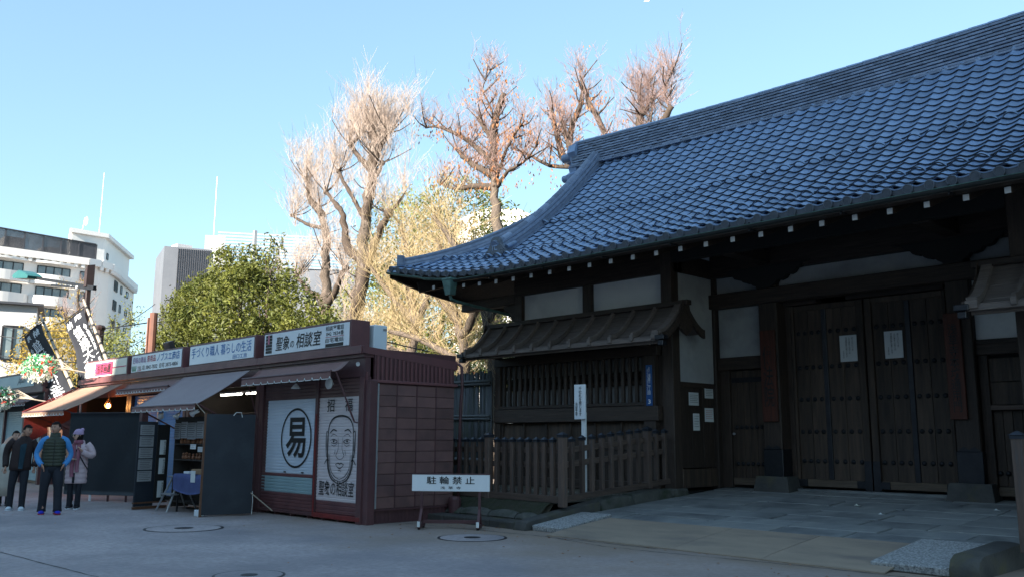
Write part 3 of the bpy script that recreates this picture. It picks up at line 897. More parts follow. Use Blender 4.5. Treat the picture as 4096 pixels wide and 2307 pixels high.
# ---------------- roof
# decks and soffit
dk = MB()
def deckpt(x, y): return (x, y, zroof(x, y) - .05)
NY = 12
def hipx(d): return TIPL + min(d, XG - TIPL)
dk.grid(lambda u, v: (lambda y: (hipx(y - EY0) + (2 * (GX - hipx(y - EY0))) * u, y, zroof(hipx(y - EY0) + 2 * (GX - hipx(y - EY0)) * u, y) - .05))(EY0 + 4.55 * v), 60, NY)
YR = 17.3
dk.grid(lambda u, v: (lambda y: (hipx(2 * YR - y - EY0) + (2 * (GX - hipx(2 * YR - y - EY0))) * u, y, EZ0 + gpr(2 * YR - y - EY0) + lift(hipx(2 * YR - y - EY0) + 2 * (GX - hipx(2 * YR - y - EY0)) * u) * max(0, 1 - (2 * YR - y - EY0) / 4.5)))(YR + .1 + (4.6) * v), 60, NY)
for s in (1, -1):      # hip ends
    dk.grid(lambda u, v: (lambda d: (mxx(TIPL + d, s), EY0 + d + (2 * (YR - EY0) - 2 * d) * u, EZ0 + gpr(d) + (.45 * max(0, 1 - d / 4.5) * (abs(2 * u - 1) ** 3)) * .98 - .03))(2.85 * v), 16, 8)
    dk.add([(mxx(-14.75, s), 15.2, 6.7), (mxx(-14.75, s), YR * 2 - 15.2, 6.7), (mxx(-14.75, s), YR, 8.7)], [(0, 1, 2)])
dk.build("roof_deck", M["tile"], gate)
so = MB()
so.grid(lambda u, v: (lambda x: (x, EY0 + .12 + 3.9 * v, EZ0 - .10 + lift(x) * (1 - v * .8) + .36 * 3.9 * v))(TIPL + .1 + min(2.8, v * 3.9) + (2 * (GX - TIPL - .1 - min(2.8, v * 3.9))) * u), 60, 8)
for s in (1, -1):
    so.grid(lambda u, v: (mxx(TIPL + .12 + 2.3 * v, s), EY0 + .12 + 2.2 * v + (2 * (YR - EY0 - .12 - 2.2 * v)) * u, EZ0 - .1 + .45 * abs(2 * u - 1) ** 3 * (1 - v * .5) + .36 * 2.2 * v), 16, 3)
so.build("soffit_boards", M["woodv"], gate)
# fascia under the tiles following the swept eave
fa = MB()
def eavepath(n=60, x0=TIPL, x1=2 * GX - TIPL): return [x0 + (x1 - x0) * i / n for i in range(n + 1)]
vs = []
for x in eavepath(80):
    z = EZ0 + lift(x)
    vs += [(x, EY0 + .03, z - .035), (x, EY0 + .03, z - .14), (x, EY0 + .15, z - .16), (x, EY0 + .15, z - .03)]
fs = []
for i in range(80):
    for a in range(4): fs.append((i * 4 + a, i * 4 + (a + 1) % 4, i * 4 + 4 + (a + 1) % 4, i * 4 + 4 + a))
fa.add(vs, fs)
fa.build("eave_board", M["wood"], gate)
# side eave board of the hip ends
for s in (1, -1):
    fb = MB(); vs = []
    for i in range(31):
        u = i / 30; y = EY0 + 2 * (YR - EY0) * u; z = EZ0 + .45 * abs(2 * u - 1) ** 3
        xa, xb = mxx(TIPL + .02, s), mxx(TIPL + .16, s)
        vs += [(xa, y, z + .03), (xa, y, z - .16), (xb, y, z - .18), (xb, y, z + .03)]
    fb.add(vs, [(i * 4 + a, i * 4 + (a + 1) % 4, i * 4 + 4 + (a + 1) % 4, i * 4 + 4 + a) for i in range(30) for a in range(4)])
    fb.build("eave_board", M["wood"], gate)
    hb = MB(); hb.beam((mxx(TIPL + .5, s), EY0 + .5, 5.05), (mxx(-14.9, s), 15.0, 5.62), .16, .26, ch=.01); hb.build("hip_rafter", M["wood"], gate)
# rafters with white painted ends
rf = MB(); rf.beam((0, 12.80, 4.77), (0, 15.0, 5.58), .085, .10, ch=.004)
rfm = rf.mesh("rafter", M["wood"])
re = MB(); re.box(-.040, .040, 12.775, 12.792, 4.722, 4.808, .003)
rem = re.mesh("rafter_end", M["plaster"])
for i in range(36):
    x = -15.82 + i * .529
    if x > 1.2: break
    o = inst("rafter", rfm, gate, (x, 0, lift(x) * .55))
    ORG[o.name] = (o.matrix_basis.translation + Vector(ORG[gate.name]))[:]
    e = bpy.data.objects.new("rafter_end", rem); COL.objects.link(e); e.parent = o
# gutter
gt = MB()
GXs = [-15.02 + i * (2.82 + 12.2) / 60 for i in range(61)]
def gutter(x0, x1, n, y, zz, m, name, rw=.055):
    mb = MB(); vs = []; k = 7
    for i in range(n + 1):
        x = x0 + (x1 - x0) * i / n
        z = zz(x)
        for j in range(k):
            a = pi + pi * j / (k - 1)
            vs.append((x, y + rw * cos(a), z + rw * sin(a)))
        for j in range(k - 1, -1, -1):
            a = pi + pi * j / (k - 1)
            vs.append((x, y + (rw - .008) * cos(a), z + .001 + (rw - .008) * sin(a)))
    w = 2 * k
    fs = [(i * w + j, i * w + (j + 1) % w, (i + 1) * w + (j + 1) % w, (i + 1) * w + j) for i in range(n) for j in range(w)]
    mb.add(vs, fs)
    o = mb.build(name, M[m], gate, None, 'auto')
    rm = MB(); rm.tube([(x0 + (x1 - x0) * i / n, y - rw, zz(x0 + (x1 - x0) * i / n) + .004) for i in range(n + 1)], .007, 5)
    rm.build("gutter_rim", M["verd"], o)
    return o
gutter(-14.72, 2.7, 50, 12.48, lambda x: 4.868 + lift(x) * .3, "gutter", "gutter")
gutter(-17.27, -15.06, 14, 12.52, lambda x: 4.845 + lift(x) * .96 + .03 * (x < -16), "verd", "gutter", .045)
db = MB()
db.box(-15.09, -14.76, 12.40, 12.60, 4.90, 4.96, .015)
db.add([(-15.05, 12.40, 4.90), (-14.76, 12.40, 4.90), (-14.76, 12.60, 4.90), (-15.05, 12.60, 4.90), (-14.97, 12.43, 4.58), (-14.80, 12.43, 4.58), (-14.80, 12.58, 4.58), (-14.97, 12.58, 4.58)], [(3, 2, 1, 0), (4, 5, 6, 7), (0, 1, 5, 4), (1, 2, 6, 5), (2, 3, 7, 6), (3, 0, 4, 7)])
db.tube([(-14.88, 12.5, 4.6), (-14.88, 12.52, 4.5), (-14.9, 12.7, 4.46), (-15.08, 14.5, 4.36)], .035, 10)
db.build("rainwater_box", M["verd"], gate)
# gutter hangers
hg = MB(); hg.box(-.012, .012, 12.49, 12.52, 4.78, 4.92); hg.box(-.012, .012, 12.52, 12.7, 4.80, 4.82)
hgm = hg.mesh("gutter_hanger", M["iron"])
for i in range(9): inst("gutter_hanger", hgm, gate, (-13.6 + i * 1.55, 0, 0))

# tiles
PK = [(0, .020), (.06, .036), (.14, .046), (.22, .040), (.34, .018), (.46, .004), (.6, 0), (.76, .005), (.9, .018), (1.02, .032)]
def tile_mb(y0=0.0, ln=.275):
    mb = MB(); n = len(PK)
    vs = []
    for (y, dz) in ((y0, .026), (ln * .5, .012), (ln, 0)):
        for u, z in PK: vs.append(((u - .5) * .3, y, z + dz))
    for u, z in PK: vs.append(((u - .5) * .3, y0, z + .026 - .019))
    for u, z in PK: vs.append(((u - .5) * .3, ln, z - .02))
    fs = []
    for j in range(2):
        for i in range(n - 1): fs.append((j * n + i, j * n + i + 1, (j + 1) * n + i + 1, (j + 1) * n + i))
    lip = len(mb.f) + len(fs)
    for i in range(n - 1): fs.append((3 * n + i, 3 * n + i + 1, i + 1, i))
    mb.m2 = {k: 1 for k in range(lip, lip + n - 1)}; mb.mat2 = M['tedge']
    for i in range(n - 1): fs.append((4 * n + i + 1, 4 * n + i, 3 * n + i, 3 * n + i + 1))
    fs.append((3 * n, 0, n, 2 * n, 4 * n)); fs.append((4 * n - 1, 5 * n - 1, 3 * n - 1, 2 * n - 1, n - 1))
    mb.add(vs, fs)
    return mb
tmb = tile_mb()
tile_me = tmb.mesh("roof_tile", M["tile"], smooth='auto')
# arc-length table
tab = [(0.0, 0.0)]
for i in range(1, 901):
    d = i * .005; ds = .005 * sqrt(1 + (.45 + .144 * d) ** 2); tab.append((tab[-1][0] + ds, d))
def d_of(s_):
    i = min(len(tab) - 1, int(s_ / tab[-1][0] * (len(tab) - 1)))
    while i < len(tab) - 1 and tab[i][0] < s_: i += 1
    while i > 0 and tab[i - 1][0] >= s_: i -= 1
    return tab[i][1]
rt_ = random.Random(21)
tiles = []
EXPO = .2345
row_g = {}
i = 0
while True:
    s_ = i * EXPO
    if s_ > tab[-1][0] - .05: break
    d = d_of(s_)
    row_g[i] = d
    for j in range(-2, 70):
        x = -16.755 + j * .3
        xm = min(x, 2 * GX - x)
        if xm < hipx(d) + (.12 if d < 2.8 else .1): continue
        if x > 2 * GX - TIPL: break
        y = EY0 + d
        z = zroof(x, y)
        al = atan2(.45 + .144 * d, 1)
        tiles.append((x, y, z, al, i, j))
    i += 1
cam_loc = Vector((0, 0, 1.45))
def infront(p):
    v = Vector(p) - cam_loc
    w = v.dot(cF)
    return w > 0 and abs(v.dot(cR) / w) < .60 and abs(v.dot(cU) / w) < .345
vis = sorted([t for t in tiles if t[4] > 0 and infront(t[:3])], key=lambda t: (Vector(t[:3]) - cam_loc).length)
near = set((t[4], t[5]) for t in vis[:285])
join = MB()
guard_rows = [min(row_g, key=lambda k: abs(row_g[k] - .83)), min(row_g, key=lambda k: abs(row_g[k] - 2.4))]
gm = MB()
NG = 10
vs = []
for k in range(NG + 1):
    t = k / NG
    x = -.10 + .235 * t
    z = .055 + .080 * sin(pi * t) ** .8
    for (dy, dz) in ((-.03, 0), (.03, .0), (.03, .018), (-.03, .022)):
        vs.append((x, dy, z + dz - .01))
gm.add(vs, [(i * 4 + a, i * 4 + (a + 1) % 4, i * 4 + 4 + (a + 1) % 4, i * 4 + 4 + a) for i in range(NG) for a in range(4)])
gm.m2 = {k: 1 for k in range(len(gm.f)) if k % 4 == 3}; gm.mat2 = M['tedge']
guard_me = gm.mesh("snow_guard", M["tile"], smooth='auto')
# eave tile end disc with crest
ev = tile_mb(-.03, .275)
nt_ = len(ev.f)
hx = (.13 - .5) * .3
ev.lathe((hx, -.045, -.005), [(.074, .02), (.074, -.012), (.060, -.014), (.058, -.004), (.001, -.004)], 18, 'Y')
ap = []
for k in range(9):
    u = .3 + .78 * k / 8
    zt = 0
    for (a, za), (b, zb) in zip(PK[:-1], PK[1:]):
        if a <= min(u, 1.0) <= b: zt = za + (zb - za) * (min(u, 1.0) - a) / (b - a)
    ap.append(((u - .5) * .3, zt + .012, -.045 - .035 * sin(pi * k / 8)))
vs = [(x, -.022, zt) for x, zt, zb in ap] + [(x, -.022, zb) for x, zt, zb in ap] + [(x, -.01, zt) for x, zt, zb in ap] + [(x, -.01, zb) for x, zt, zb in ap]
ev.add(vs, [(k, k + 9, k + 10, k + 1) for k in range(8)] + [(k + 9, k + 27, k + 28, k + 10) for k in range(8)])
_fc.body = "卍"; _fc.offset = .006; _fc.shear = 0
bpy.context.view_layer.update()
gl = bpy.data.meshes.new_from_object(_fo.evaluated_get(bpy.context.evaluated_depsgraph_get()))
xs = [p.co.x for p in gl.vertices]; ys = [p.co.y for p in gl.vertices]
sc = .076 / (max(xs) - min(xs)); mx_, my_ = (max(xs) + min(xs)) / 2, (max(ys) + min(ys)) / 2
ev.add([(hx + (p.co.x - mx_) * sc, -.058, -.005 + (p.co.y - my_) * sc) for p in gl.vertices], [tuple(p.vertices) for p in gl.polygons])
for k_ in range(nt_, len(ev.f)): ev.m2[k_] = 1
for k_ in list(ev.m2):
    if k_ < nt_: del ev.m2[k_]
ev.mat2 = M['onig']
eave_me = ev.mesh("eave_tile", M["tile"], smooth='auto')
for (x, y, z, al, ri, j) in tiles:
    tilt = al - .02
    w = rt_.uniform(-.02, .02); z += rt_.uniform(-.003, .004)
    Mx = Matrix.Translation((x, y, z)) @ Matrix.Rotation(w, 4, 'Z') @ Matrix.Rotation(tilt, 4, 'X')
    if ri == 0:
        inst("eave_tile", eave_me, gate, (x, y - .02, z + .005), (tilt * .5, 0, 0))
        continue
    if (ri, j) in near:
        o = inst("roof_tile", tile_me, gate, (x, y, z), (tilt, 0, w))
    else:
        b_ = len(join.f)
        join.add([tuple(Mx @ Vector(v)) for v in tmb.v], tmb.f)
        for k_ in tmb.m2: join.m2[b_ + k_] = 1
    if ri in guard_rows:
        inst("snow_guard", guard_me, gate, (x, y, z), (tilt, 0, 0))
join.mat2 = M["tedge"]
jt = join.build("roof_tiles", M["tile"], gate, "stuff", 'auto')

# main ridge: stacked courses of thin tiles, two faces
rs = MB(); rr = random.Random(4)
xa, xb = -15.35, 2 * GX + 15.35
def sag(x): t = (x - GX) / 8.05; return .20 * t * t
nc = 10
for c in range(nc):
    z0 = 8.38 + c * .071
    half = .27 - c * .006 + (.05 if c in (0,) else 0)
    x = xa - rr.uniform(0, .2)
    while x < xb:
        L = .30
        h = half + rr.uniform(-.004, .004)
        zz = z0 + sag(x) + rr.uniform(-.002, .002)
        rs.box(max(x, xa) + .002, min(x + L, xb) - .002, YR - h, YR - h + .12, zz, zz + .042)
        x += L
rs.build("ridge_courses", M["ridge"], gate, "stuff")
rb_ = MB()
rb_.prism([(xa + .03 + (xb - xa - .06) * k / 24, 8.38 + sag(xa + (xb - xa) * k / 24)) for k in range(25)] + [(xb - .03 - (xb - xa - .06) * k / 24, 9.08 + sag(xb - (xb - xa) * k / 24)) for k in range(25)], lambda u, v, t: (u, YR - .2 + .4 * t, v))
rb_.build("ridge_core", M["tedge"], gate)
cp = MB(); vs = []
n = 10
for xx in (0, .36):
    for k in range(n + 1):
        a = pi * k / n
        rr_ = .105 if xx == 0 else .098
        vs.append((xx, -rr_ * cos(a) * 1.15, rr_ * sin(a)))
cp.add(vs, [(k, k + 1, k + n + 2, k + n + 1) for k in range(n)] + [tuple(range(n + 1))])
cpm = cp.mesh("ridge_cap_tile", M["tile"], smooth='auto')
x = xa
while x < xb - .3:
    inst("ridge_cap_tile", cpm, gate, (x, YR, 9.09 + sag(x)), (0, -atan2(.4 * (x - GX) / 64, 1), 0))
    x += .345
# sweeping subsidiary ridges
def sweep_ridge(pts, w, h, name_):
    """pts: centre line on roof surface; stacked courses plus half-round cap"""
    P = [Vector(p) for p in pts]
    st = MB()
    up = Vector((0, 0, 1))
    def strip(off_w, z0, z1, mb, cap=False):
        vs = []; k = 0
        prof = [(-off_w, z0), (off_w, z0), (off_w, z1), (-off_w, z1)] if not cap else [(off_w * -cos(pi * q / 8), z0 + (z1 - z0) * sin(pi * q / 8)) for q in range(9)]
        for i, p in enumerate(P):
            t = (P[min(i + 1, len(P) - 1)] - P[max(i - 1, 0)]).normalized()
            sd_ = Vector((t.y, -t.x, 0)).normalized()
            nn = sd_.cross(t)
            if nn.z < 0: nn = -nn
            for a, b in prof: vs.append(tuple(p + sd_ * a + nn * b))
        m_ = len(prof)
        fs = [(i * m_ + a, i * m_ + (a + 1) % m_, (i + 1) * m_ + (a + 1) % m_, (i + 1) * m_ + a) for i in range(len(P) - 1) for a in range(m_)]
        fs += [tuple(range(m_)), tuple(range((len(P) - 1) * m_ + m_ - 1, (len(P) - 1) * m_ - 1, -1))]
        mb.add(vs, fs)
    for c, (ww, z0, z1) in enumerate(((w, -.04, .05), (w * .86, .05, .065), (w * .97, .065, .125), (w * .80, .125, .14), (w * .92, .14, .20), (w * .72, .20, .215), (w * .84, .215, .255))):
        strip(ww, z0 * h, z1 * h, st)
    o = st.build(name_, M["ridge"], gate)
    # cap tiles, one by one
    for i in range(len(P) - 1):
        a, b = P[i], P[i + 1]
        c = MB(); Pold = P
        t = (b - a).normalized(); sd_ = Vector((t.y, -t.x, 0)).normalized(); nn = sd_.cross(t)
        if nn.z < 0: nn = -nn
        vs = []
        for e, (q_, rr_) in enumerate(((a - t * .01, w * .62), (b + t * .01, w * .57))):
            for k in range(9):
                an = pi * k / 8
                vs.append(tuple(q_ + nn * (.255 * h) + sd_ * (-rr_ * cos(an)) + nn * (rr_ * .85 * sin(an))))
        c.add(vs, [(k, k + 1, k + 10, k + 9) for k in range(8)] + [tuple(range(9)), tuple(range(17, 8, -1))])
        c.build("ridge_cap_tile", M["ridge"], o, None, 'auto')
    return o
for s in (1, -1):
    pts = [(mxx(XG, s), EY0 + d, zroof(XG, EY0 + d)) for d in [1.02 + k * (4.62 - 1.02) / 14 for k in range(15)]]
    sweep_ridge(pts, .15, 1.15, "descending_ridge")
    pts = [(mxx(TIPL + d, s), EY0 + d, EZ0 + gpr(d) + .45 * (1 - d / 2.9) ** 2 * .95) for d in [.18 + k * (2.75 - .18) / 10 for k in range(11)]]
    sweep_ridge(pts, .12, 1.0, "hip_ridge")
    # ornament tile at the foot of the descending ridge
    om = MB()
    cx, cy, cz = mxx(XG, s), EY0 + .98, zroof(XG, EY0 + .95) + .02
    half = [(.0, -.02), (.10, -.03), (.18, .0), (.27, -.02), (.33, .04), (.32, .12), (.26, .15), (.22, .22), (.17, .27), (.15, .36), (.10, .43), (0, .45)]
    poly = half + [(-a, b) for a, b in reversed(half[1:-1])]
    om.prism(poly, lambda u, v, t: (cx + u, cy - .09 + .09 * t, cz + v))
    oo = om.build("ridge_end_ornament", M["onig"], gate)
    om = MB()
    for k in (-1, 1):
        om.lathe((cx + k * .22, cy - .09, cz + .07), [(.07, .01), (.07, -.02), (.045, -.025), (.04, -.012), (.02, -.02)], 14, 'Y')
    om.build("scroll", M["onig"], oo)
    text("卍", (cx - .085, cy - .092, cz + .13), EX, EZ, .17, .2, M["tile"], oo, "crest", lift=.008, bold=0.0035)
    cyl = MB(); cyl.tube([(cx + .24 * s, cy + .05, cz + .20), (cx + .24 * s, cy + .32, cz + .34)], .055, 10); cyl.build("drum_tile", M["tile"], gate)
    # end ornament at the main ridge
    og = MB()
    xe = mxx(-15.42, s)
    prof = [(-.30, 0), (-.34, .14), (-.22, .24), (-.26, .36), (-.16, .46), (-.20, .62), (-.30, .72), (-.24, .92), (-.08, 1.0), (.08, 1.0), (.24, .92), (.30, .72), (.20, .62), (.16, .46), (.26, .36), (.22, .24), (.34, .14), (.30, 0)]
    og.prism(prof, lambda u, v, t: (xe + .26 * t * s, YR + u * 1.15, 8.22 + v * 1.08))
    go_ = og.build("ridge_end_ornament", M["tile"], gate)
    for (zz, rr_) in ((8.95, .12), (8.38, .10), (8.12, .09)):
        cyl = MB(); cyl.tube([(xe - .32 * s, YR - .12, zz), (xe + .1 * s, YR - .12, zz)], rr_, 12); cyl.tube([(xe - .32 * s, YR + .12, zz), (xe + .1 * s, YR + .12, zz)], rr_, 12)
        cyl.build("drum_tile", M["tile"], go_, None, 'auto')
    # square end block of hip ridge and corner tile
    eb = MB(); eb.obox((mxx(TIPL + .2, s), EY0 + .2, 5.68), (.09, .17, .13), Matrix.Rotation(radians(45 * s), 3, 'Z'), .02)
    eb.build("hip_end_tile", M["ridge"], gate)
    ct = MB(); ct.sheet(lambda u, v, s=s: (mxx(TIPL - .05 + .45 * u, s), EY0 - .04 + .4 * v, 5.50 - .10 * u + .12 * v - .02 * (1 - u)), 3, 3, (0, 0, -.05)); ct.build("corner_tile", M["tile"], gate)

# fallen leaves
fl_ = MB(); r8 = random.Random(77)
for k in range(150):
    q = r8.random()
    if q < .4: x, y = r8.uniform(-14.5, -10.8), r8.uniform(9.9, 10.4)
    elif q < .7: x, y = r8.uniform(-12.8, -4), r8.uniform(8.6, 10.2)
    else: x, y = r8.uniform(-26, -4), r8.uniform(4, 9.0)
    a = r8.uniform(0, 6.3); l_ = r8.uniform(.012, .03)
    fl_.quad((x + l_ * cos(a), y + l_ * sin(a), .006), (x - l_ * .5 * sin(a), y + l_ * .5 * cos(a), .012), (x - l_ * cos(a), y - l_ * sin(a), .007), (x + l_ * .5 * sin(a), y - l_ * .5 * cos(a), .014))
fl_.build("fallen_leaves", M["leafo"], None, "stuff")
# ------------------------------------------------------------------ picket fences
pk = MB(); pk.box(-.038, .038, -.038, .038, 0, 1.0, .006)
def cap_mb(w):
    c = MB()
    c.box(-w - .018, w + .018, -w - .018, w + .018, -.012, .0, .004)
    c.box(-w - .006, w + .006, -w - .006, w + .006, -.05, -.012)
    c.add([(-w - .006, -w - .006, 0), (w + .006, -w - .006, 0), (w + .006, w + .006, 0), (-w - .006, w + .006, 0), (-w * .5, -w * .5, .026), (w * .5, -w * .5, .026), (w * .5, w * .5, .026), (-w * .5, w * .5, .026), (0, 0, .045)],
          [(0, 1, 5, 4), (1, 2, 6, 5), (2, 3, 7, 6), (3, 0, 4, 7), (4, 5, 8), (5, 6, 8), (6, 7, 8), (7, 4, 8)])
    return c
pk_me = {}
cap_s = cap_mb(.040).mesh("post_cap", M["cap"])
cap_b = cap_mb(.062).mesh("post_cap", M["cap"])
def picket(f, x, y, z0, z1, big=False, rz=0):
    key = (round(z1 - z0, 2), big)
    if key not in pk_me:
        w = .06 if big else .038
        mb = MB(); mb.box(-w, w, -w, w, 0, z1 - z0, .006)
        pk_me[key] = mb.mesh("fence_post" if big else "picket", M["fence"])
    o = inst("fence_post" if big else "picket", pk_me[key], f, (x, y, z0), (0, 0, rz))
    c = bpy.data.objects.new("post_cap", cap_b if big else cap_s); COL.objects.link(c); c.parent = o; c.location = (0, 0, z1 - z0)
    return o
def rail(f, p, q, w, h):
    mb = MB(); mb.beam(p, q, w, h, ch=.006)
    return mb.build("fence_rail", M["fenceh"], f)
f1 = thing("picket_fence", "brown timber picket fence with dark metal caps around the planted bank left of the gate", "fence", (-11.5, 11.3, .35))
for x in (-13.95, -13.74, -13.53, -13.32, -13.1, -12.90, -12.70, -12.49, -12.05, -11.84, -11.64, -11.44, -11.24, -11.04, -10.85, -10.65):
    picket(f1, x, 11.3, .50, 1.45)
picket(f1, -12.27, 11.3, .36, 1.53, True)
picket(f1, -10.44, 11.32, .32, 1.535, True)
rail(f1, (-14.3, 11.3, .455), (-10.5, 11.3, .445), .085, .115)
rail(f1, (-14.3, 11.36, 1.26), (-10.5, 11.36, 1.26), .045, .10)
rail(f1, (-14.3, 11.36, 1.01), (-10.5, 11.36, 1.01), .045, .10)
ys = [11.62, 11.89, 12.15, 12.42, 12.68, 12.95, 13.22, 13.48]
for i, y in enumerate(ys):
    zt = 1.46 + (y - 11.6) * .088
    picket(f1, -10.5, y, .50 + (y - 11.5) * .075, zt)
picket(f1, -10.5, 13.76, .55, 1.665, True)
for y in (14.03, 14.3):
    picket(f1, -10.5, y, .69, 1.62 + (y - 14) * .03)
rail(f1, (-10.5, 11.36, .445), (-10.5, 14.42, .665), .085, .10)
rail(f1, (-10.56, 11.36, 1.25), (-10.56, 14.42, 1.50), .045, .10)
rail(f1, (-10.56, 11.36, 1.01), (-10.56, 14.42, 1.24), .045, .10)
f2 = thing("picket_fence", "second picket fence, only its capped end post showing at the far right", "fence", (-3.34, 11.3, .3))
picket(f2, -3.36, 11.3, .22, 1.53, True)
for x in (-3.1, -2.88, -2.66, -2.44, -2.22, -2.0): picket(f2, x, 11.3, .45, 1.45)
rail(f2, (-3.3, 11.3, .44), (-1.2, 11.3, .44), .085, .115)
rail(f2, (-3.3, 11.36, 1.26), (-1.2, 11.36, 1.26), .045, .10)
for y in (11.62, 11.89, 12.16, 12.43, 12.7, 12.97): picket(f2, -3.36, y, .48 + (y - 11.5) * .07, 1.46 + (y - 11.6) * .08)
rail(f2, (-3.36, 11.36, .44), (-3.36, 14.4, .66), .085, .10)
rail(f2, (-3.30, 11.36, 1.25), (-3.30, 14.4, 1.48), .045, .10)
# bamboo fence
bf = thing("bamboo_fence", "tall weathered grey bamboo fence between the maroon stall and the gate", "fence", (-17, 14.3, .4))
sl = MB(); rr = random.Random(8)
x = -20.2
while x < -15.5:
    w = rr.uniform(.020, .032)
    zt = 3.02 + rr.uniform(-.04, .04)
    gap = rr.random() < .06
    lx = rr.uniform(-.006, .006)
    sl.tube([(x, 14.34 + rr.uniform(-.01, .01), .35), (x + lx, 14.34, 1.7), (x + 2 * lx, 14.34, zt)], [w, w * .98, w * .94], 6)
    x += w * 2 - .002 + (.014 if gap else 0)
sl.build("bamboo_canes", mat("grey_bamboo_canes", (.085, .09, .10), (.045, .05, .058), 4, .55, .3, 20, st=(6, 6, .7), island=.42, c3=(.05, .06, .04), s3=2), bf, "stuff", True)
for z in (.9, 1.92, 2.74):
    for dz in (0, .07):
        mb = MB(); pts = [(-20.2 + k * .47, 14.29 + .004 * (k % 2), z + dz + .004 * sin(k)) for k in range(11)]
        mb.tube(pts, [.036 + .003 * (k % 2) for k in range(11)], 8); mb.build("bamboo_rail", M["bamboo"], bf, None, True)
for x in (-18.6, -16.9, -15.6):
    mb = MB(); mb.tube([(x, 14.44, .3), (x, 14.44, 2.9)], .05, 8); mb.build("fence_post", M["woodv"], bf)

# ------------------------------------------------------------------ sign stands
sg = thing("sign_stand", "low white no bicycle parking sign on two maroon metal legs in the street", "sign", (-11.45, 9.70, 0), atan2(.63, .73))
mb = MB(); mb.box(-.645, .645, -.03, .03, .60, .868, .004); b_ = mb.build("sign_board", M["white"], sg, local=True)
mb = MB(); mb.box(-.655, .655, -.035, .035, .868, .885, .003); mb.build("sign_cap", M["maroond"], sg, local=True)
ORG[b_.name] = (0, 0, 0)
text("駐 輪 禁 止", (-.40, -.031, .715), EX, EZ, .80, .125, M["ink"], b_, bold=0.012)
text("浅  草  寺", (-.17, -.031, .635), EX, EZ, .34, .045, M["ink"], b_, bold=0.0042)
for s in (-1, 1):
    mb = MB()
    mb.box(s * .48 - .022, s * .48 + .022, -.022, .022, .30, .60, .004)
    mb.beam((s * .48, 0, .31), (s * .48, -.20, .06), .04, .04); mb.beam((s * .48, 0, .31), (s * .48, .16, .05), .04, .04)
    mb.beam((s * .48, -.24, .05), (s * .48, .2, .05), .055, .045)
    mb.build("stand_leg", M["maroond"], sg, local=True)
    mb = MB(); mb.tube([(s * .48 - .02, -.2, .022), (s * .48 + .02, -.2, .022)], .022, 10); mb.tube([(s * .48 - .02, .17, .022), (s * .48 + .02, .17, .022)], .022, 10)
    mb.build("caster", M["iron"], sg, local=True)
    mb = MB(); mb.box(s * .48 - .023, s * .48 + .023, -.262, -.240, .045, .13, .002); mb.build("sticker", M["paper"], sg, local=True)
mb = MB(); mb.box(-.46, .46, -.015, .015, .085, .14, .003); mb.build("cross_bar", M["maroond"], sg, local=True)

sp = thing("sign_post", "upright white board on a white post behind the picket fence", "sign", (-11.06, 12.5, .38))
mb = MB(); mb.box(-11.19, -10.925, 12.46, 12.50, 1.82, 2.46, .004); b_ = mb.build("sign_board", M["white"], sp)
mb = MB(); mb.box(-11.06, -10.97, 12.505, 12.56, .36, 1.95, .005); mb.build("post", M["white"], sp)
text(list("千社札を禁じます"), (-11.075, 12.46, 1.88), EX, EZ, .075, .54, M["ink"], b_, vert=True, bold=0.0070)
text(list("浅草寺"), (-11.165, 12.46, 1.88), EX, EZ, .062, .25, M["ink"], b_, vert=True, bold=0.0052)
mb = MB(); mb.box(-10.975, -10.825, 14.375, 14.392, 2.12, 2.93, .003)
bs_ = tag(mb.build("street_sign", M["blue"]), "narrow blue enamel address sign on the bay post beside the lattice", "sign")
text(list("浅草二丁目"), (-10.918, 14.375, 2.34), EX, EZ, .06, .42, M["white"], bs_, vert=True, bold=0.0052)
text("3", (-10.925, 14.375, 2.16), EX, EZ, .06, .085, M["white"], bs_, bold=0.0105)
text(list("台東区"), (-10.905, 14.375, 2.79), EX, EZ, .03, .1, M["white"], bs_, vert=True)
text("TAITO CITY ASAKUSA 2-CHOME", (-10.942, 14.375, 2.86), (0, 0, -1), EX, .52, .022, M["white"], bs_)

# ------------------------------------------------------------------ market stalls
SX = [-27.12, -23.50, -20.08, -16.66, -12.96]     # bay lines
FY = 9.02
def sbox(par, name, m, x0, x1, y0, y1, z0, z1, ch=.005):
    mb = MB(); mb.box(x0, x1, y0, y1, z0, z1, ch)
    return mb.build(name, M[m], par)
def signboard(par, x0, x1, face):
    sb = sbox(par, "signboard", "maroon", x0, x1, 8.92, 9.32, 3.05, 3.56, .008)
    mb = MB(); mb.box(x0 + .055, x1 - .055, 8.905, 8.92, 3.095, 3.515, .003)
    return mb.build("sign_face", M[face], sb)
def shutter(par, x0, x1, z0, z1, m, pitch=.058, y=9.03, name="shutter_curtain"):
    mb = MB(); vs = []; n = int((z1 - z0) / pitch); n = max(n, 1); p = (z1 - z0) / n
    for i in range(n):
        a = z0 + i * p
        for dz, dy in ((0, 0), (.012, -.010), (p * .82, -.013), (p * .9, -.004)):
            vs += [(x0, y + dy, a + dz), (x1, y + dy, a + dz)]
    vs += [(x0, y, z1), (x1, y, z1)]
    k = len(vs) // 2
    mb.add(vs, [(2 * i, 2 * i + 1, 2 * i + 3, 2 * i + 2) for i in range(k - 1)])
    mb.add([(x0, y + .02, z0), (x1, y + .02, z0), (x1, y + .02, z1), (x0, y + .02, z1)], [(3, 2, 1, 0)])
    return mb.build(name, M[m], par)
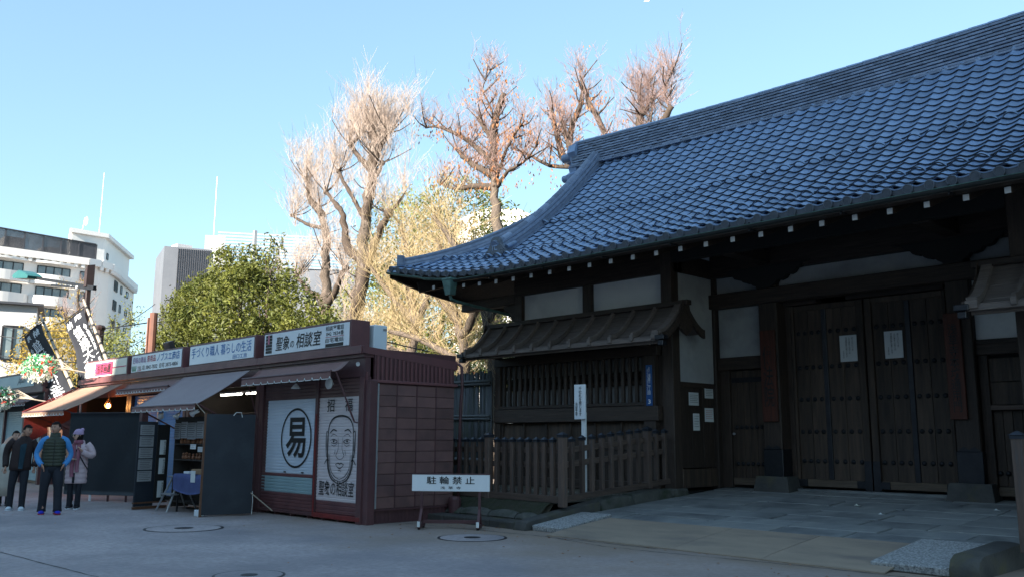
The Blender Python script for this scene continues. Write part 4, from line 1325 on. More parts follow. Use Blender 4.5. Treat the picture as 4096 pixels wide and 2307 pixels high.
def awning(par, x0, x1, yb, zb, yf, zf_, m, val=.12, scal=11, sag_=.03, name="awning"):
    mb = MB()
    mb.sheet(lambda u, v: (x0 + (x1 - x0) * u, yb + (yf - yb) * v, zb + (zf_ - zb) * v - sag_ * sin(pi * v) * (1 + .3 * sin(u * 9))), 14, 8, (0, 0, -.008))
    a = mb.build(name, M[m], par, None, True)
    vb = MB(); n = scal * 8
    top = []; bot = []
    def zlow(u):
        t = (u * scal) % 1
        return zf_ - val - .045 * (0 if t < .78 else -sin((t - .78) / .22 * pi) * 1.0)
    for i in range(n + 1):
        u = i / n; x = x0 + (x1 - x0) * u
        top.append((x, yf - .01, zf_)); bot.append((x, yf - .012 - .01 * sin(u * 17), zlow(u)))
    vs = top + bot
    vb.add(vs, [(i, i + n + 1, i + n + 2, i + 1) for i in range(n)])
    vb.build("valance", M["awning"] if m != "awntan" else M["awntan"], a)
    tr = MB(); tr.tube([(p[0], p[1] - .003, p[2]) for p in bot], .008, 4, False)
    tr.build("valance_piping", M["piping"], a)
    br = MB(); br.tube([(x0, yf, zf_ + .006), (x1, yf, zf_ + .006)], .022, 8); br.build("front_bar", M["maroond"], a)
    return a
def arm(par, a, b, r=.016):
    mb = MB(); mb.tube([a, b], r, 6); mb.build("awning_arm", M["maroond"], par)

stall_lab = ["leftmost brown market stall with a sunlit cream sign and a tan awning", "second brown market stall with the fan shop sign and a rolled awning", "third brown market stall, open, under the big mauve awning", "closed maroon market stall at the end of the row with painted shutters"]
stalls = []
for i in range(4):
    x0, x1 = SX[i], SX[i + 1]
    st = thing("market_stall", stall_lab[i], "market stall", ((x0 + x1) / 2, FY + 1, 0), 0, "row of maroon market stalls")
    stalls.append(st)
    sbox(st, "fascia", "maroon", x0 + (.0 if i else -.02), x1 - .004, 8.88, 8.94, 2.92, 3.06, .006)
    sbox(st, "roof_slab", "maroond", x0, x1 - .004, 8.94, 11.06, 2.86, 3.02, .004)
    sbox(st, "header_beam", "maroond", x0 + .01, x1 - .01, 8.98, 9.10, 2.52, 2.86, .006)
    sbox(st, "stall_post", "maroond", x0 + .01, x0 + .16, 8.97, 9.12, .0, 2.52, .006)
    sbox(st, "stall_post", "maroond", x1 - .16, x1 - .01, 8.97, 9.12, .0, 2.52, .006)
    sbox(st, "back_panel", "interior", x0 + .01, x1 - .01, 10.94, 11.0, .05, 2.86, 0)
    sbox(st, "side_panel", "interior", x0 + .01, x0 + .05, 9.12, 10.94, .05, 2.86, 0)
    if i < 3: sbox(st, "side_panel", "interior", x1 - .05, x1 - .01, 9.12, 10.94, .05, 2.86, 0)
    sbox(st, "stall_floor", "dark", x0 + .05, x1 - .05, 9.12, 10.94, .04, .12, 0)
# sign boxes
f = signboard(stalls[0], -26.75, -23.62, "signc")
mb = MB(); mb.box(-25.90, -24.62, 8.896, 8.904, 3.13, 3.47); pf = mb.build("pink_panel", M["pink"], f)
text("浅草画廊", (-25.78, 8.896, 3.17), EX, EZ, 1.04, .26, M["ink"], f, bold=0.0105, lift=.006)
mb = MB(); mb.box(-26.69, -25.91, 8.898, 8.904, 3.285, 3.31); mb.build("pink_band", M["pink"], f)
mb = MB(); mb.box(-24.61, -23.68, 8.898, 8.904, 3.285, 3.31); mb.build("pink_band", M["pink"], f)
f = signboard(stalls[1], -23.38, -20.30, "signw")
text("趣味の舞扇", (-23.24, 8.905, 3.31), EX, EZ, .82, .16, M["inkpurple"], f, bold=0.0070)
text("祭用品", (-22.34, 8.905, 3.31), EX, EZ, .52, .165, M["inkred"], f, bold=0.0105)
text("ノブスエ商店", (-21.74, 8.905, 3.29), EX, EZ, 1.30, .20, M["inkblue"], f, bold=0.0087)
text("TEL 店 3842-7832  自宅 3873-4806", (-22.92, 8.905, 3.13), EX, EZ, 2.40, .12, M["ink"], f, bold=0.0042)
mb = MB(); mb.box(-22.92, -22.68, 8.900, 8.904, 3.115, 3.13); mb.build("red_underline", M["inkred"], f)
mb = MB()
for k in range(5): mb.prism([(-23.25 + .05 * k, 3.12), (-23.22 + .05 * k, 3.12), (-23.27 + .07 * k, 3.26), (-23.29 + .07 * k, 3.24)], lambda u, v, t: (u, 8.900 + .003 * t, v))
mb.build("painted_flower", M["gleaf"], f)
f = signboard(stalls[2], -19.95, -16.83, "signw")
text("手づくり職人 暮らしの生活", (-19.80, 8.905, 3.24), EX, EZ, 2.82, .23, M["inkblue"], f, bold=0.0042)
text("田口工房", (-17.78, 8.905, 3.115), EX, EZ, .62, .095, M["inkblue"], f, bold=0.0042)
f = signboard(stalls[3], -16.49, -13.34, "white")
text("聖象", (-15.98, 8.905, 3.16), EX, EZ, .52, .28, M["ink"], f, bold=0.0123, shear=.15)
text("の", (-15.42, 8.905, 3.19), EX, EZ, .15, .13, M["ink"], f, bold=0.0105, shear=.1)
text("相談室", (-15.20, 8.905, 3.16), EX, EZ, .90, .29, M["ink"], f, bold=0.0123, shear=.15)
text("相談室電話", (-14.16, 8.905, 3.405), EX, EZ, .60, .09, M["ink"], f, bold=0.0070)
text("842 7834番", (-14.14, 8.905, 3.305), EX, EZ, .58, .085, M["ink"], f, bold=0.0070)
text("自宅電話", (-14.16, 8.905, 3.185), EX, EZ, .60, .085, M["ink"], f, bold=0.0070)
mb = MB(); mb.box(-14.16, -13.55, 8.900, 8.904, 3.285, 3.293); mb.build("red_underline", M["inkred"], f)
mb = MB(); mb.box(-14.15, -13.57, 8.898, 8.904, 3.105, 3.165); mb.build("black_patch", M["ink"], f)
tr_ = MB()
for k in range(6):
    tr_.box(-16.37, -16.13, 8.898, 8.904, 3.13 + k * .062, 3.13 + k * .062 + .052)
tr_.build("trigram_emblem", M["ink"], f)
mb = MB(); mb.box(-16.28, -16.22, 8.893, 8.899, 3.31, 3.50); mb.build("emblem_tab", mat("emblem_pink", (.6, .2, .25)), f)

# --- end stall: shutters, side wall
e = stalls[3]
sbox(e, "stall_post", "maroond", -14.555, -14.455, 8.985, 9.10, .05, 2.52, .005)
cp_ = sbox(e, "shutter_guide", "redp", -14.50, -14.465, 8.965, 8.985, .05, 1.9, .003)
sbox(e, "shutter_sill", "maroond", -16.5, -14.5, 8.965, 9.1, .05, .11, .006)
sbox(e, "shutter_sill", "redp", -14.46, -12.98, 8.962, 9.1, .04, .12, .006)
for x in (-16.45, -15.9, -15.3, -14.7, -14.2, -13.7, -13.1): sbox(e, "foot_block", "maroond", x, x + .05, 8.99, 9.1, 0, .05, 0)
shutter(e, -16.5, -14.555, .11, .42, "maroon")
shutter(e, -16.5, -14.555, .42, .72, "shutgreen")
shutter(e, -16.5, -14.555, .72, .78, "maroon")
wl = shutter(e, -16.36, -14.555, .78, 2.19, "shutter")
shutter(e, -16.5, -16.36, .42, 2.19, "maroonp")
shutter(e, -16.5, -14.555, 2.19, 2.52, "maroonp")
shutter(e, -14.455, -12.96, .12, .34, "maroon")
wr = shutter(e, -14.455, -12.975, .34, 2.19, "shutpink")
shutter(e, -14.455, -12.96, 2.19, 2.52, "maroonp")
def stroke(par, pts, w, name="painted_line", y=9.010, closed=False, m="ink"):
    mb = MB(); P = [Vector((a, 0, b)) for a, b in pts]
    if closed: P = P + [P[0]]
    L, R = [], []
    n = len(P)
    for i, p in enumerate(P):
        t = (P[min(i + 1, n - 1)] - P[max(i - 1, 0)])
        if closed and i in (0, n - 1): t = P[1] - P[n - 2]
        t.normalize(); nn = Vector((-t.z, 0, t.x))
        ww = w if closed else w * (.45 + .55 * sin(pi * (i + .6) / (n + .2)))
        L.append((p.x + nn.x * ww, y, p.z + nn.z * ww)); R.append((p.x - nn.x * ww, y, p.z - nn.z * ww))
    mb.add(L + R, [(i, i + 1, i + 1 + n, i + n) for i in range(n - 1)])
    return mb.build(name, M[m], par)
cx, cz = -15.235, 1.455
stroke(wl, [(cx + .535 * cos(a * pi / 24), cz + .545 * sin(a * pi / 24)) for a in range(48)], .020, "painted_ring", closed=True)
text("易", (-15.60, 9.013, 1.08), EX, EZ, .72, .76, M["ink"], wl, bold=0.0192)
mb = MB()
for x in (-15.62, -14.98): mb.box(x, x + .07, 9.0, 9.012, .80, .825)
mb.build("shutter_latch", M["iron"], wl)
def smooth_pts(P, n=6):
    out = []
    for i in range(len(P) - 1):
        p0 = P[max(0, i - 1)]; p1 = P[i]; p2 = P[i + 1]; p3 = P[min(len(P) - 1, i + 2)]
        for k in range(n):
            t = k / n
            out.append(tuple(.5 * ((2 * p1[a]) + (-p0[a] + p2[a]) * t + (2 * p0[a] - 5 * p1[a] + 4 * p2[a] - p3[a]) * t * t + (-p0[a] + 3 * p1[a] - 3 * p2[a] + p3[a]) * t ** 3) for a in range(2)))
    out.append(P[-1])
    return out
fx, fz = -13.71, 1.27     # centre of painted face
def FL(P, w=.008, mir=False, name="painted_line"):
    for s in ((1, -1) if mir else (1,)):
        stroke(wr, smooth_pts([(fx + s * a, fz + b) for a, b in P]), w, name)
# head outline and features
FL([(-.40, .20), (-.385, .38), (-.28, .52), (-.1, .575), (.1, .575), (.28, .52), (.385, .38), (.40, .20)], .017)
FL([(-.40, .20), (-.405, -.1), (-.37, -.36), (-.24, -.54), (0, -.62)], .015, True)
FL([(-.33, -.1), (-.30, -.34), (-.17, -.48), (0, -.535)], .007, True)
FL([(-.37, -.1), (-.335, -.36), (-.2, -.52), (0, -.58)], .008, True)
FL([(-.405, .28), (-.455, .30), (-.465, .1), (-.44, -.12), (-.40, -.16)], .010, True)
FL([(-.42, .24), (-.435, .1), (-.42, -.04)], .006, True)
FL([(-.35, -.22), (-.42, -.20), (-.50, -.28)], .010, True)
FL([(-.34, .275), (-.24, .335), (-.12, .31)], .012, True)
FL([(-.32, .20), (-.23, .255), (-.1, .22)], .005, True)
FL([(-.33, .14), (-.22, .165), (-.10, .125), (-.2, .09), (-.30, .115)], .007, True)
FL([(-.24, .15), (-.215, .12), (-.19, .148)], .013, True)
FL([(-.30, .07), (-.2, .045), (-.11, .08)], .005, True)
FL([(-.075, .20), (-.06, .02), (-.10, -.08), (-.13, -.12), (-.08, -.17), (0, -.19)], .006, True)
FL([(-.15, -.02), (-.19, -.12)], .005, True)
FL([(-.13, -.28), (-.05, -.255), (0, -.27), (.05, -.255), (.13, -.28)], .010)
FL([(-.13, -.28), (-.06, -.33), (0, -.345), (.06, -.33), (.13, -.28)], .008)
FL([(-.05, -.40), (0, -.375), (.05, -.40)], .006)
text("招", (-14.18, 9.012, 1.93), EX, EZ, .24, .23, M["ink"], wr, bold=0.0070)
text("福", (-13.60, 9.012, 1.93), EX, EZ, .24, .23, M["ink"], wr, bold=0.0070)
text("聖象の相談室", (-14.36, 9.012, .44), EX, EZ, 1.12, .26, M["ink"], wr, bold=0.0042, shear=.05)
# side wall of end stall
sbox(e, "corner_post", "maroond", -12.98, -12.82, 9.0, 9.16, 0, 2.46, .008)
sbox(e, "corner_trim", "steel", -12.83, -12.815, 9.16, 9.19, .26, 2.40, .002)
sbox(e, "side_band", "maroon", -12.96, -12.87, 9.08, 11.04, 2.42, 2.47, .006)
sbox(e, "side_backing", "maroond", -12.98, -12.94, 9.16, 11.0, .0, 3.0, 0)
nr, nc_ = 11, 4
for a in range(nc_):
    ya = 9.20 + a * .448
    for b in range(nr):
        za = .25 + b * .1955
        mb = MB(); mb.box(-12.94, -12.905, ya + .008, ya + .434, za + .004, za + .1915, .004)
        mb.build("wall_panel", M["maroonp"], e)
    if a: sbox(e, "cover_strip", "maroond", -12.91, -12.892, ya - .018, ya + .006, .25, 2.41, .003)
sbox(e, "sloping_cap", "maroon", -13.0, -12.93, 9.0, 9.02, 2.46, 2.6, 0)
cpz = MB()
cpz.add([(-13.3, 8.90, 3.05), (-12.93, 8.90, 3.05), (-12.93, 11.08, 2.90), (-13.3, 11.08, 2.90), (-13.3, 8.90, 2.93), (-12.93, 8.90, 2.93), (-12.93, 11.08, 2.74), (-13.3, 11.08, 2.74)], [(0, 1, 2, 3), (4, 7, 6, 5), (0, 4, 5, 1), (1, 5, 6, 2), (2, 6, 7, 3), (3, 7, 4, 0)])
cpz.build("roof_edge", M["maroon"], e)
for k in range(20):
    y = 9.2 + k * .094
    if y > 10.98: break
    ztop = 2.92 - (y - 8.9) * .088
    mb = MB(); mb.box(-12.945, -12.915, y, y + .045, 2.47, ztop, .003)
    mb.build("upper_slat", M["maroon"], e)
for k in range(20):
    y = 9.18 + k * .094
    mb = MB(); mb.box(-12.96, -12.935, y, y + .045, .03, .22, .003); mb.build("skirting_slat", M["maroond"], e)
sbox(e, "bottom_trim", "maroond", -12.95, -12.89, 9.16, 11.0, .215, .245, .003)
mb = MB(); mb.tube([(-12.9, 11.06, 2.86), (-12.86, 11.12, 2.8), (-12.86, 11.14, 2.4), (-12.9, 11.14, 2.1), (-12.92, 11.12, .3)], .03, 8); mb.build("drain_pipe", M["maroond"], e, None, True)
mb = MB(); mb.lathe((-12.75, 10.9, .06), [(.11, 0), (.12, .3), (.10, .34), (.0, .36)], 12); mb.build("utility_cap", M["maroond"], e)
# lamps on the header
lm = MB(); lm.tube([(-14.93, 8.92, 2.56), (-14.93, 8.80, 2.52), (-14.93, 8.78, 2.46)], .012, 6); lm.build("lamp_arm", M["iron"], e)
lm = MB(); lm.lathe((-14.93, 8.78, 2.37), [(.09, 0), (.085, .015), (.03, .085), (.02, .10), (.001, .10)], 16); lm.build("lamp_shade", M["white"], e, None, True)
lm = MB(); lm.lathe((-13.86, 8.82, 2.43), [(.02, .09), (.02, .03), (.10, .02), (.105, -.01), (.09, -.02), (.001, -.02)], 16, 'Y'); lm.build("round_lamp", M["plaster"], e, None, True)
cm = MB(); cm.tube([(-13.05, 8.88, 2.74), (-12.93, 8.80, 2.72)], .035, 10); cm.build("camera_housing", M["steel"], e)

# --- awnings
a1 = awning(stalls[0], -26.95, -23.60, 8.84, 2.82, 7.45, 2.10, "awntan", .11, 15)
arm(a1, (-26.9, 8.95, 1.55), (-26.9, 7.5, 2.12)); arm(a1, (-23.7, 8.95, 1.55), (-23.7, 7.5, 2.12))
mb = MB(); mb.tube([(-26.96, 8.84, 2.84), (-26.96, 7.44, 2.12)], .022, 6); mb.build("awning_rod", M["redp"], a1)
mb = MB(); mb.sheet(lambda u, v: (-26.93, 7.5 + 1.35 * u, (2.12 + .70 * u) - v * .95 * (1 - u * .2)), 5, 4, (.01, 0, 0)); mb.build("awning_side_cloth", M["redp"], a1)
a2 = awning(stalls[1], -23.35, -20.2, 8.86, 2.78, 8.58, 2.62, "awning", .10, 18, .04)
a3 = awning(stalls[2], -20.0, -16.86, 8.84, 2.82, 7.72, 2.09, "awnmauve", .10, 11)
arm(a3, (-16.86, 8.92, 1.55), (-16.86, 7.78, 2.10), .018); arm(a3, (-19.98, 8.92, 1.55), (-19.98, 7.78, 2.10), .018)
mb = MB(); mb.tube([(-16.9, 7.75, 2.12), (-16.45, 7.9, 1.75)], .008, 5); mb.build("awning_cord", M["bambooy"], a3)
a4 = awning(stalls[3], -16.52, -13.30, 8.86, 2.80, 8.50, 2.60, "awning", .13, 12, .05)
arm(a4, (-13.3, 8.6, 2.60), (-13.18, 8.93, 1.75), .016); arm(a4, (-16.5, 8.6, 2.60), (-16.52, 8.93, 1.65), .014)
mb = MB(); mb.tube([(-13.36, 8.93, 1.98), (-13.18, 8.93, 1.74), (-13.08, 8.93, 1.72)], .014, 6); mb.build("awning_crank", M["maroond"], a4)

# --- open stall 3 contents
s3 = stalls[2]
for (x0, x1, y) in ((-19.87, -18.8, 9.7), (-18.64, -17.79, 9.7)):
    ft = sbox(s3, "light_fitting", "white", x0, x1, y - .04, y + .04, 2.46, 2.50, .004)
    mb = MB(); mb.tube([(x0 + .03, y, 2.435), (x1 - .03, y, 2.435)], .018, 8); mb.build("fluorescent_tube", M["tube"], ft)
for (x, y, z, w, d, h, m, lab) in (
    (-18.4, 10.2, 2.02, .5, .4, .22, "card", "wide cardboard box on the high shelf of the open stall"),
    (-17.85, 10.1, 2.02, .36, .36, .30, "card", "cardboard box with a white label on the high shelf of the open stall"),
    (-17.45, 10.1, 2.02, .34, .36, .24, "white", "white box on the high shelf of the open stall"),
    (-17.45, 10.1, 2.27, .40, .36, .10, "white", "flat white carton on top of the white box in the open stall"),
    (-17.0, 9.9, 1.35, .5, .05, .62, "card", "upright sheet of brown card behind the black board")):
    tag(sbox(None, "storage_box", m, x - w / 2, x + w / 2, y - d / 2, y + d / 2, z, z + h, .006), lab, "box", "boxes stored in the open stall")
sbox(s3, "high_shelf", "brownw", -19.0, -16.75, 9.7, 10.5, 1.97, 2.01, .004)
sbox(s3, "inner_shutter", "maroonp", -16.86, -16.8, 9.1, 9.6, .1, 2.4, .003)
shutter(stalls[1], -23.3, -21.75, .1, 2.5, "shutblue", .07, 9.06)
shutter(stalls[1], -21.68, -20.25, .1, 2.5, "shutblue", .07, 9.06)
sbox(stalls[1], "shutter_guide", "steel", -21.75, -21.68, 9.0, 9.07, .1, 2.5, .003)

# black board standing at right angles to the row
bb = thing("standing_board", "tall plain black board standing on the street right of the blue covered table", "board", (-16.02, 8.07, 0))
p, q = Vector((-16.15, 7.63, 0)), Vector((-15.93, 8.52, 0))
mb = MB(); mb.beam((p.x, p.y, .965), (q.x, q.y, .965), .025, 1.86, ch=.003); mb.build("board_face", M["blackboard"], bb)
mb = MB(); mb.beam((p.x - .003, p.y - .012, .0), (p.x - .003, p.y - .012, 1.91), .03, .045, (0, 1, 0)); mb.build("edge_strip", M["brownw"], bb)
mb = MB(); mb.tube([(-16.0, 8.1, 1.87), (-15.995, 8.15, 1.93), (-15.985, 8.25, 1.93), (-15.98, 8.27, 1.84)], .008, 5); mb.build("string_loop", M["piping"], bb)
mb = MB(); mb.tube([(-15.93, 8.5, .42), (-15.7, 8.85, .08)], .012, 6); mb.build("prop_stick", M["bambooy"], bb)
mb = MB(); mb.tube([(-15.92, 8.53, .45), (-15.915, 8.54, .25), (-15.92, 8.53, .02)], .006, 5); mb.build("string", M["piping"], bb)
# black sheet in front of stalls 1-2
bc = thing("black_screen", "wide black plastic sheet screen hung in front of the second stall", "screen", (-21.5, 7.9, 0))
p, q = Vector((-22.55, 7.28, 0)), Vector((-20.78, 8.24, 0))
mb = MB()
nrm = Vector((q.y - p.y, -(q.x - p.x), 0)).normalized()
def cpt(u, v):
    b = p + (q - p) * u + nrm * (.02 * sin(u * 13 + v * 2) * v + .012 * noise.noise((u * 6, v * 5, 2)))
    return (b.x, b.y, 2.0 - 1.86 * v)
mb.sheet(cpt, 30, 16, tuple(-nrm * .006)); mb.build("sheet", M["curtain"], bc, None, True)
mb = MB(); mb.tube([(p.x, p.y, 2.01), (q.x, q.y, 2.01)], .018, 6); mb.build("top_rod", M["iron"], bc)
for k in range(4):
    b = p + (q - p) * (.12 + .25 * k)
    mb = MB(); mb.box(b.x - .02, b.x + .02, b.y - .02, b.y + .02, 0, .14); mb.build("foot_block", M["white" if k == 1 else "maroond"], bc)
tag(sbox(None, "red_post", "maroond", -20.78, -20.62, 8.20, 8.34, 0, 2.05, .005), "short maroon post at the right edge of the black screen", "post")
# notice panels beside the shelf
pn = thing("display_stand", "black framed panel covered with printed grey sheets at the left of the doll shelf", "display panel", (-18.75, 7.7, 0))
mb = MB(); mb.beam((-18.68, 7.37, .92), (-18.78, 7.80, .92), .04, 1.72, ch=.004); mb.build("panel_board", M["blackboard"], pn)
mb = MB(); mb.beam((-18.80, 7.82, .92), (-18.86, 8.10, .92), .05, 1.60, ch=.004); mb.build("panel_board", M["dark"], pn)
mb = MB(); mb.beam((-18.67, 7.36, .03), (-18.85, 8.12, .03), .06, .05); mb.beam((-18.67, 7.36, .13), (-18.85, 8.12, .13), .06, .03); mb.build("panel_foot", M["brownw"], pn)
dv = (Vector((-18.78, 7.80, 0)) - Vector((-18.68, 7.37, 0))).normalized()
nn = Vector((dv.y, -dv.x, 0))
def sheetp(name, o, u, w, h, m, par, lab=None):
    o = Vector(o); u = Vector(u)
    n_ = u.cross(Vector((0, 0, 1))).normalized()
    mb = MB(); mb.sheet(lambda a, b: tuple(o + u * (w * a) + Vector((0, 0, h * b)) + n_ * (.004 + .008 * sin(a * 3) * (1 - b))), 3, 4, tuple(-n_ * .002))
    ob = mb.build(name, M[m], par)
    if lab: tag(ob, lab, "notice")
    return ob, n_
def printlines(par, o, u, w, h, n_, k=5, m="ink"):
    ln = MB(); u = Vector(u); o = Vector(o) + n_ * .013
    for i in range(k):
        z = h * (1 - (i + .8) / (k + .8)); ww = w * (.8 - .15 * (i % 3) * .5)
        a = o + u * (w * .1) + Vector((0, 0, z)); b = a + u * ww
        ln.quad(a, b, b + Vector((0, 0, h * .03)), a + Vector((0, 0, h * .03)))
    ln.build("printed_lines", M[m], par)
for k in range(5):
    z = 1.50 - k * .235
    ob, n_ = sheetp("pinned_sheet", (-18.655, 7.40, z), dv, .33, .21, "paperg", pn)
    printlines(ob, (-18.655, 7.40, z), dv, .33, .21, n_)
for k, (z, h) in enumerate(((1.02, .30), (.62, .33), (.14, .34))):
    d2 = (Vector((-18.86, 8.10, 0)) - Vector((-18.80, 7.82, 0))).normalized()
    ob, n_ = sheetp("pinned_sheet", (-18.772, 7.88, z + .08), d2, .14, h, "paper", pn)
    text(["手", "づ", "く", "り", "の", "品"], (-18.765, 7.95, z + .10), d2, EZ, .045, h * .85, M["ink"], ob, vert=True, bold=0.0105, lift=.02)
# doll shelf facing the street
sh = thing("display_shelf", "dark wooden shelf unit with rows of small wooden dolls under the mauve awning", "shelf", (-18.1, 8.35, 0))
for z in (.12, .62, .98, 1.30): sbox(sh, "shelf_board", "interior", -18.78, -17.32, 8.2, 8.55, z, z + .03, .003)
sbox(sh, "shelf_back", "interior", -18.78, -17.32, 8.55, 8.58, .05, 1.85, 0)
sbox(sh, "shelf_side", "interior", -17.34, -17.30, 8.2, 8.58, .02, 1.85, .003); sbox(sh, "shelf_side", "interior", -18.80, -18.77, 8.2, 8.58, .02, 1.85, .003)
sbox(sh, "shelf_header", "dark", -18.78, -17.3, 8.18, 8.22, 1.78, 1.88, .003)
for k, (w, m) in enumerate(((.30, "paperg"), (.30, "paperg"), (.40, "paperg"), (.34, "shutgreen"))):
    x = -18.76 + [0, .32, .64, 1.06][k]
    ob, n_ = sheetp("pinned_sheet", (x, 8.17, 1.42 + .02 * (k % 2)), EX, w, .34, "paperg", sh)
    printlines(ob, (x, 8.17, 1.42), EX, w, .34, n_, 7)
dm = MB(); dm.lathe((0, 0, 0), [(.028, 0), (.034, .03), (.026, .065), (.012, .075), (.001, .078)], 10); dm.ball((0, 0, .093), .026, 10, 6)
wd_ = mat("doll_wood", (.34, .15, .075), (.22, .09, .05), 8, .45, orand=.4)
dme = dm.mesh("wooden_doll", wd_, smooth=True)
rr = random.Random(2)
for k in range(13):
    o = inst("wooden_doll", dme, None, (-18.66 + k * .105, 8.27 + rr.uniform(-.02, .03), 1.33), (0, 0, rr.random() * 6), [rr.uniform(.9, 1.35)] * 3)
    tag(o, "small turned wooden doll in the upper row on the display shelf", "doll", "wooden dolls in the upper row of the shelf")
for k in range(7):
    o = inst("wooden_doll", dme, None, (-18.55 + k * .16 + rr.uniform(-.02, .02), 8.3, 1.01), (0, 0, rr.random() * 6), [rr.uniform(.8, 1.2)] * 3)
    tag(o, "small turned wooden doll in the lower row on the display shelf", "doll", "wooden dolls in the lower row of the shelf")
for k, (x, z) in enumerate(((-17.95, 1.22), (-17.6, 1.17))):
    ob, n_ = sheetp("price_card", (x, 8.17, z), EX, .26, .10, "paper", sh); printlines(ob, (x, 8.17, z), EX, .26, .10, n_, 2)
# table with blue cloth
tb = thing("folding_table", "small table draped in blue cloth behind the step ladder", "table", (-17.15, 8.1, 0))
sbox(tb, "table_top", "brownw", -17.72, -16.40, 7.78, 8.42, .70, .73, .004)
for x in (-17.66, -16.48):
    for y in (7.84, 8.36): sbox(tb, "leg", "iron", x - .015, x + .015, y - .015, y + .015, 0, .70, 0)
mb = MB()
mb.sheet(lambda u, v: (-17.78 + 1.42 * u + (.05 * v * (1 - u) if v > .3 else 0), 8.44 - (.68 if v > .35 else .68 * v / .35) - (.02 * sin(u * 14) * (v - .35) if v > .35 else 0), .742 - (0 if v < .35 else (v - .35) / .65 * (.30 + .08 * sin(u * 3.1)))), 30, 12, (0, .003, -.004))
mb.build("table_cloth", M["cloth"], tb, None, True)
tag(sbox(None, "cardboard_box", "card", -17.25, -16.75, 7.9, 8.3, .745, .84, .006), "low open cardboard box on the blue covered table, left one", "box")
tag(sbox(None, "cardboard_box", "card", -16.72, -16.38, 7.9, 8.25, .745, .83, .006), "low cardboard box on the blue covered table beside the black board", "box")
tag(sbox(None, "paper_box", "white", -17.55, -17.3, 7.88, 8.1, .745, .79, .006), "small white box at the left end of the blue covered table", "box")
ob, n_ = sheetp("price_card", (-16.95, 7.76, .60), EX, .20, .22, "paper", None, "white handwritten card hanging from the box on the blue covered table")
tag(sbox(None, "tissue_box", "acw", -16.42, -16.24, 7.62, 7.74, 0, .12, .01), "small pale box on the ground against the foot of the black board", "box")
# step ladder
ld = thing("step_ladder", "small aluminium step ladder standing in front of the shelf", "ladder", (-17.95, 7.9, 0))
for x in (-18.14, -17.62):
    mb = MB(); mb.beam((x, 7.62, 0), (x + (.10 if x < -18 else -.10), 7.88, .66), .045, .02, (0, 1, 0)); mb.build("front_rail", M["steel"], ld)
    mb = MB(); mb.beam((x - .0, 8.24, 0), (x + (.10 if x < -18 else -.10), 7.94, .66), .03, .02, (0, 1, 0)); mb.build("rear_leg", M["steel"], ld)
for z, w, y in ((.66, .21, 7.88), (.32, .235, 7.76)):
    sbox(ld, "tread", "steel", -17.88 - w, -17.88 + w, y - .08, y + .10, z, z + .03, .004)
# spot lamps clipped under the awning
for k, (x, y, z, a) in enumerate(((-18.95, 7.95, 1.95, .5), (-18.1, 7.95, 1.93, 1.4), (-17.2, 7.95, 1.98, 2.6))):
    t = thing("spot_lamp", ["left", "middle", "right"][k] + " white clip on spot lamp under the mauve awning", "lamp", (x, y, z))
    mb = MB(); mb.tube([(x, y, z), (x + .09 * cos(a), y - .05, z - .03), (x + .15 * cos(a), y - .08, z - .07)], [.035, .04, .065], 10); mb.build("lamp_head", M["white"], t, None, True)
    mb = MB(); mb.tube([(x, y, z), (x, y + .05, z + .12)], .012, 6); mb.build("lamp_arm", M["iron"], t)
# warm bulb and stall 1 goods
hb = thing("hanging_lamp", "glowing orange bulb in a wire cage hanging in the first stall", "lamp", (-24.3, 8.75, 2.3))
mb = MB(); mb.ball((-24.3, 8.75, 2.27), (.05, .05, .06), 10, 7); mb.build("bulb", M["bulb"], hb, None, True)
mb = MB()
for k in range(8):
    a = 2 * pi * k / 8
    mb.tube([(-24.3 + .02 * cos(a), 8.75 + .02 * sin(a), 2.45), (-24.3 + .10 * cos(a), 8.75 + .10 * sin(a), 2.27), (-24.3 + .05 * cos(a), 8.75 + .05 * sin(a), 2.2)], .004, 4)
mb.tube([(-24.3, 8.75, 2.42), (-24.3, 8.75, 2.8)], .006, 5); mb.build("lamp_cage", M["brownw"], hb)
lg = bpy.data.lights.new("bulb_light", 'POINT'); lg.energy = 2.5; lg.color = (1, .5, .18); lg.shadow_soft_size = .05
lo = bpy.data.objects.new("bulb_light", lg); COL.objects.link(lo); lo.parent = hb; lo.location = (0, -.12, -.03)
s1 = stalls[0]
sbox(s1, "counter", "interior", -26.9, -24.0, 8.6, 9.0, .1, .95, .006)
cl = [("tan", .5), ("brownw", .6), ("maroon", .55)]
for k in range(6):
    x = -26.55 + k * .12
    mb = MB(); mb.sheet(lambda u, v: (x + .10 * (u - .5) + .05 * (v - .5) * .2, 8.0 + .03 * sin(v * 5) + .12 * u, 1.72 - .55 * v), 3, 5, (.02, .03, 0))
    o = mb.build("hanging_garment", M[["brownw", "tan", "interior", "maroond", "tan", "brownw"][k]])
    tag(o, ["brown cloth bag hanging at the left end of the rod at the first stall", "tan cloth bag hanging second from the left on the first stall's rod", "black cloth bag hanging third from the left on the first stall's rod", "maroon cloth bag hanging fourth from the left on the first stall's rod", "tan cloth bag hanging second from the right on the first stall's rod", "brown cloth bag hanging at the right end of the rod at the first stall"][k], "bag", "cloth bags hanging at the first stall")
mb = MB(); mb.tube([(-26.75, 8.05, 1.76), (-25.8, 8.05, 1.76)], .012, 6); tag(mb.build("hanging_rod", M["iron"]), "thin dark rod holding the cloth bags at the first stall", "rod")
mb = MB(); mb.box(-24.95, -24.35, 8.5, 8.53, 1.15, 1.45, .01)
ns = tag(mb.build("neon_sign", M["dark"]), "small red lit sign in the first stall behind the woman in pink", "sign")
mb = MB()
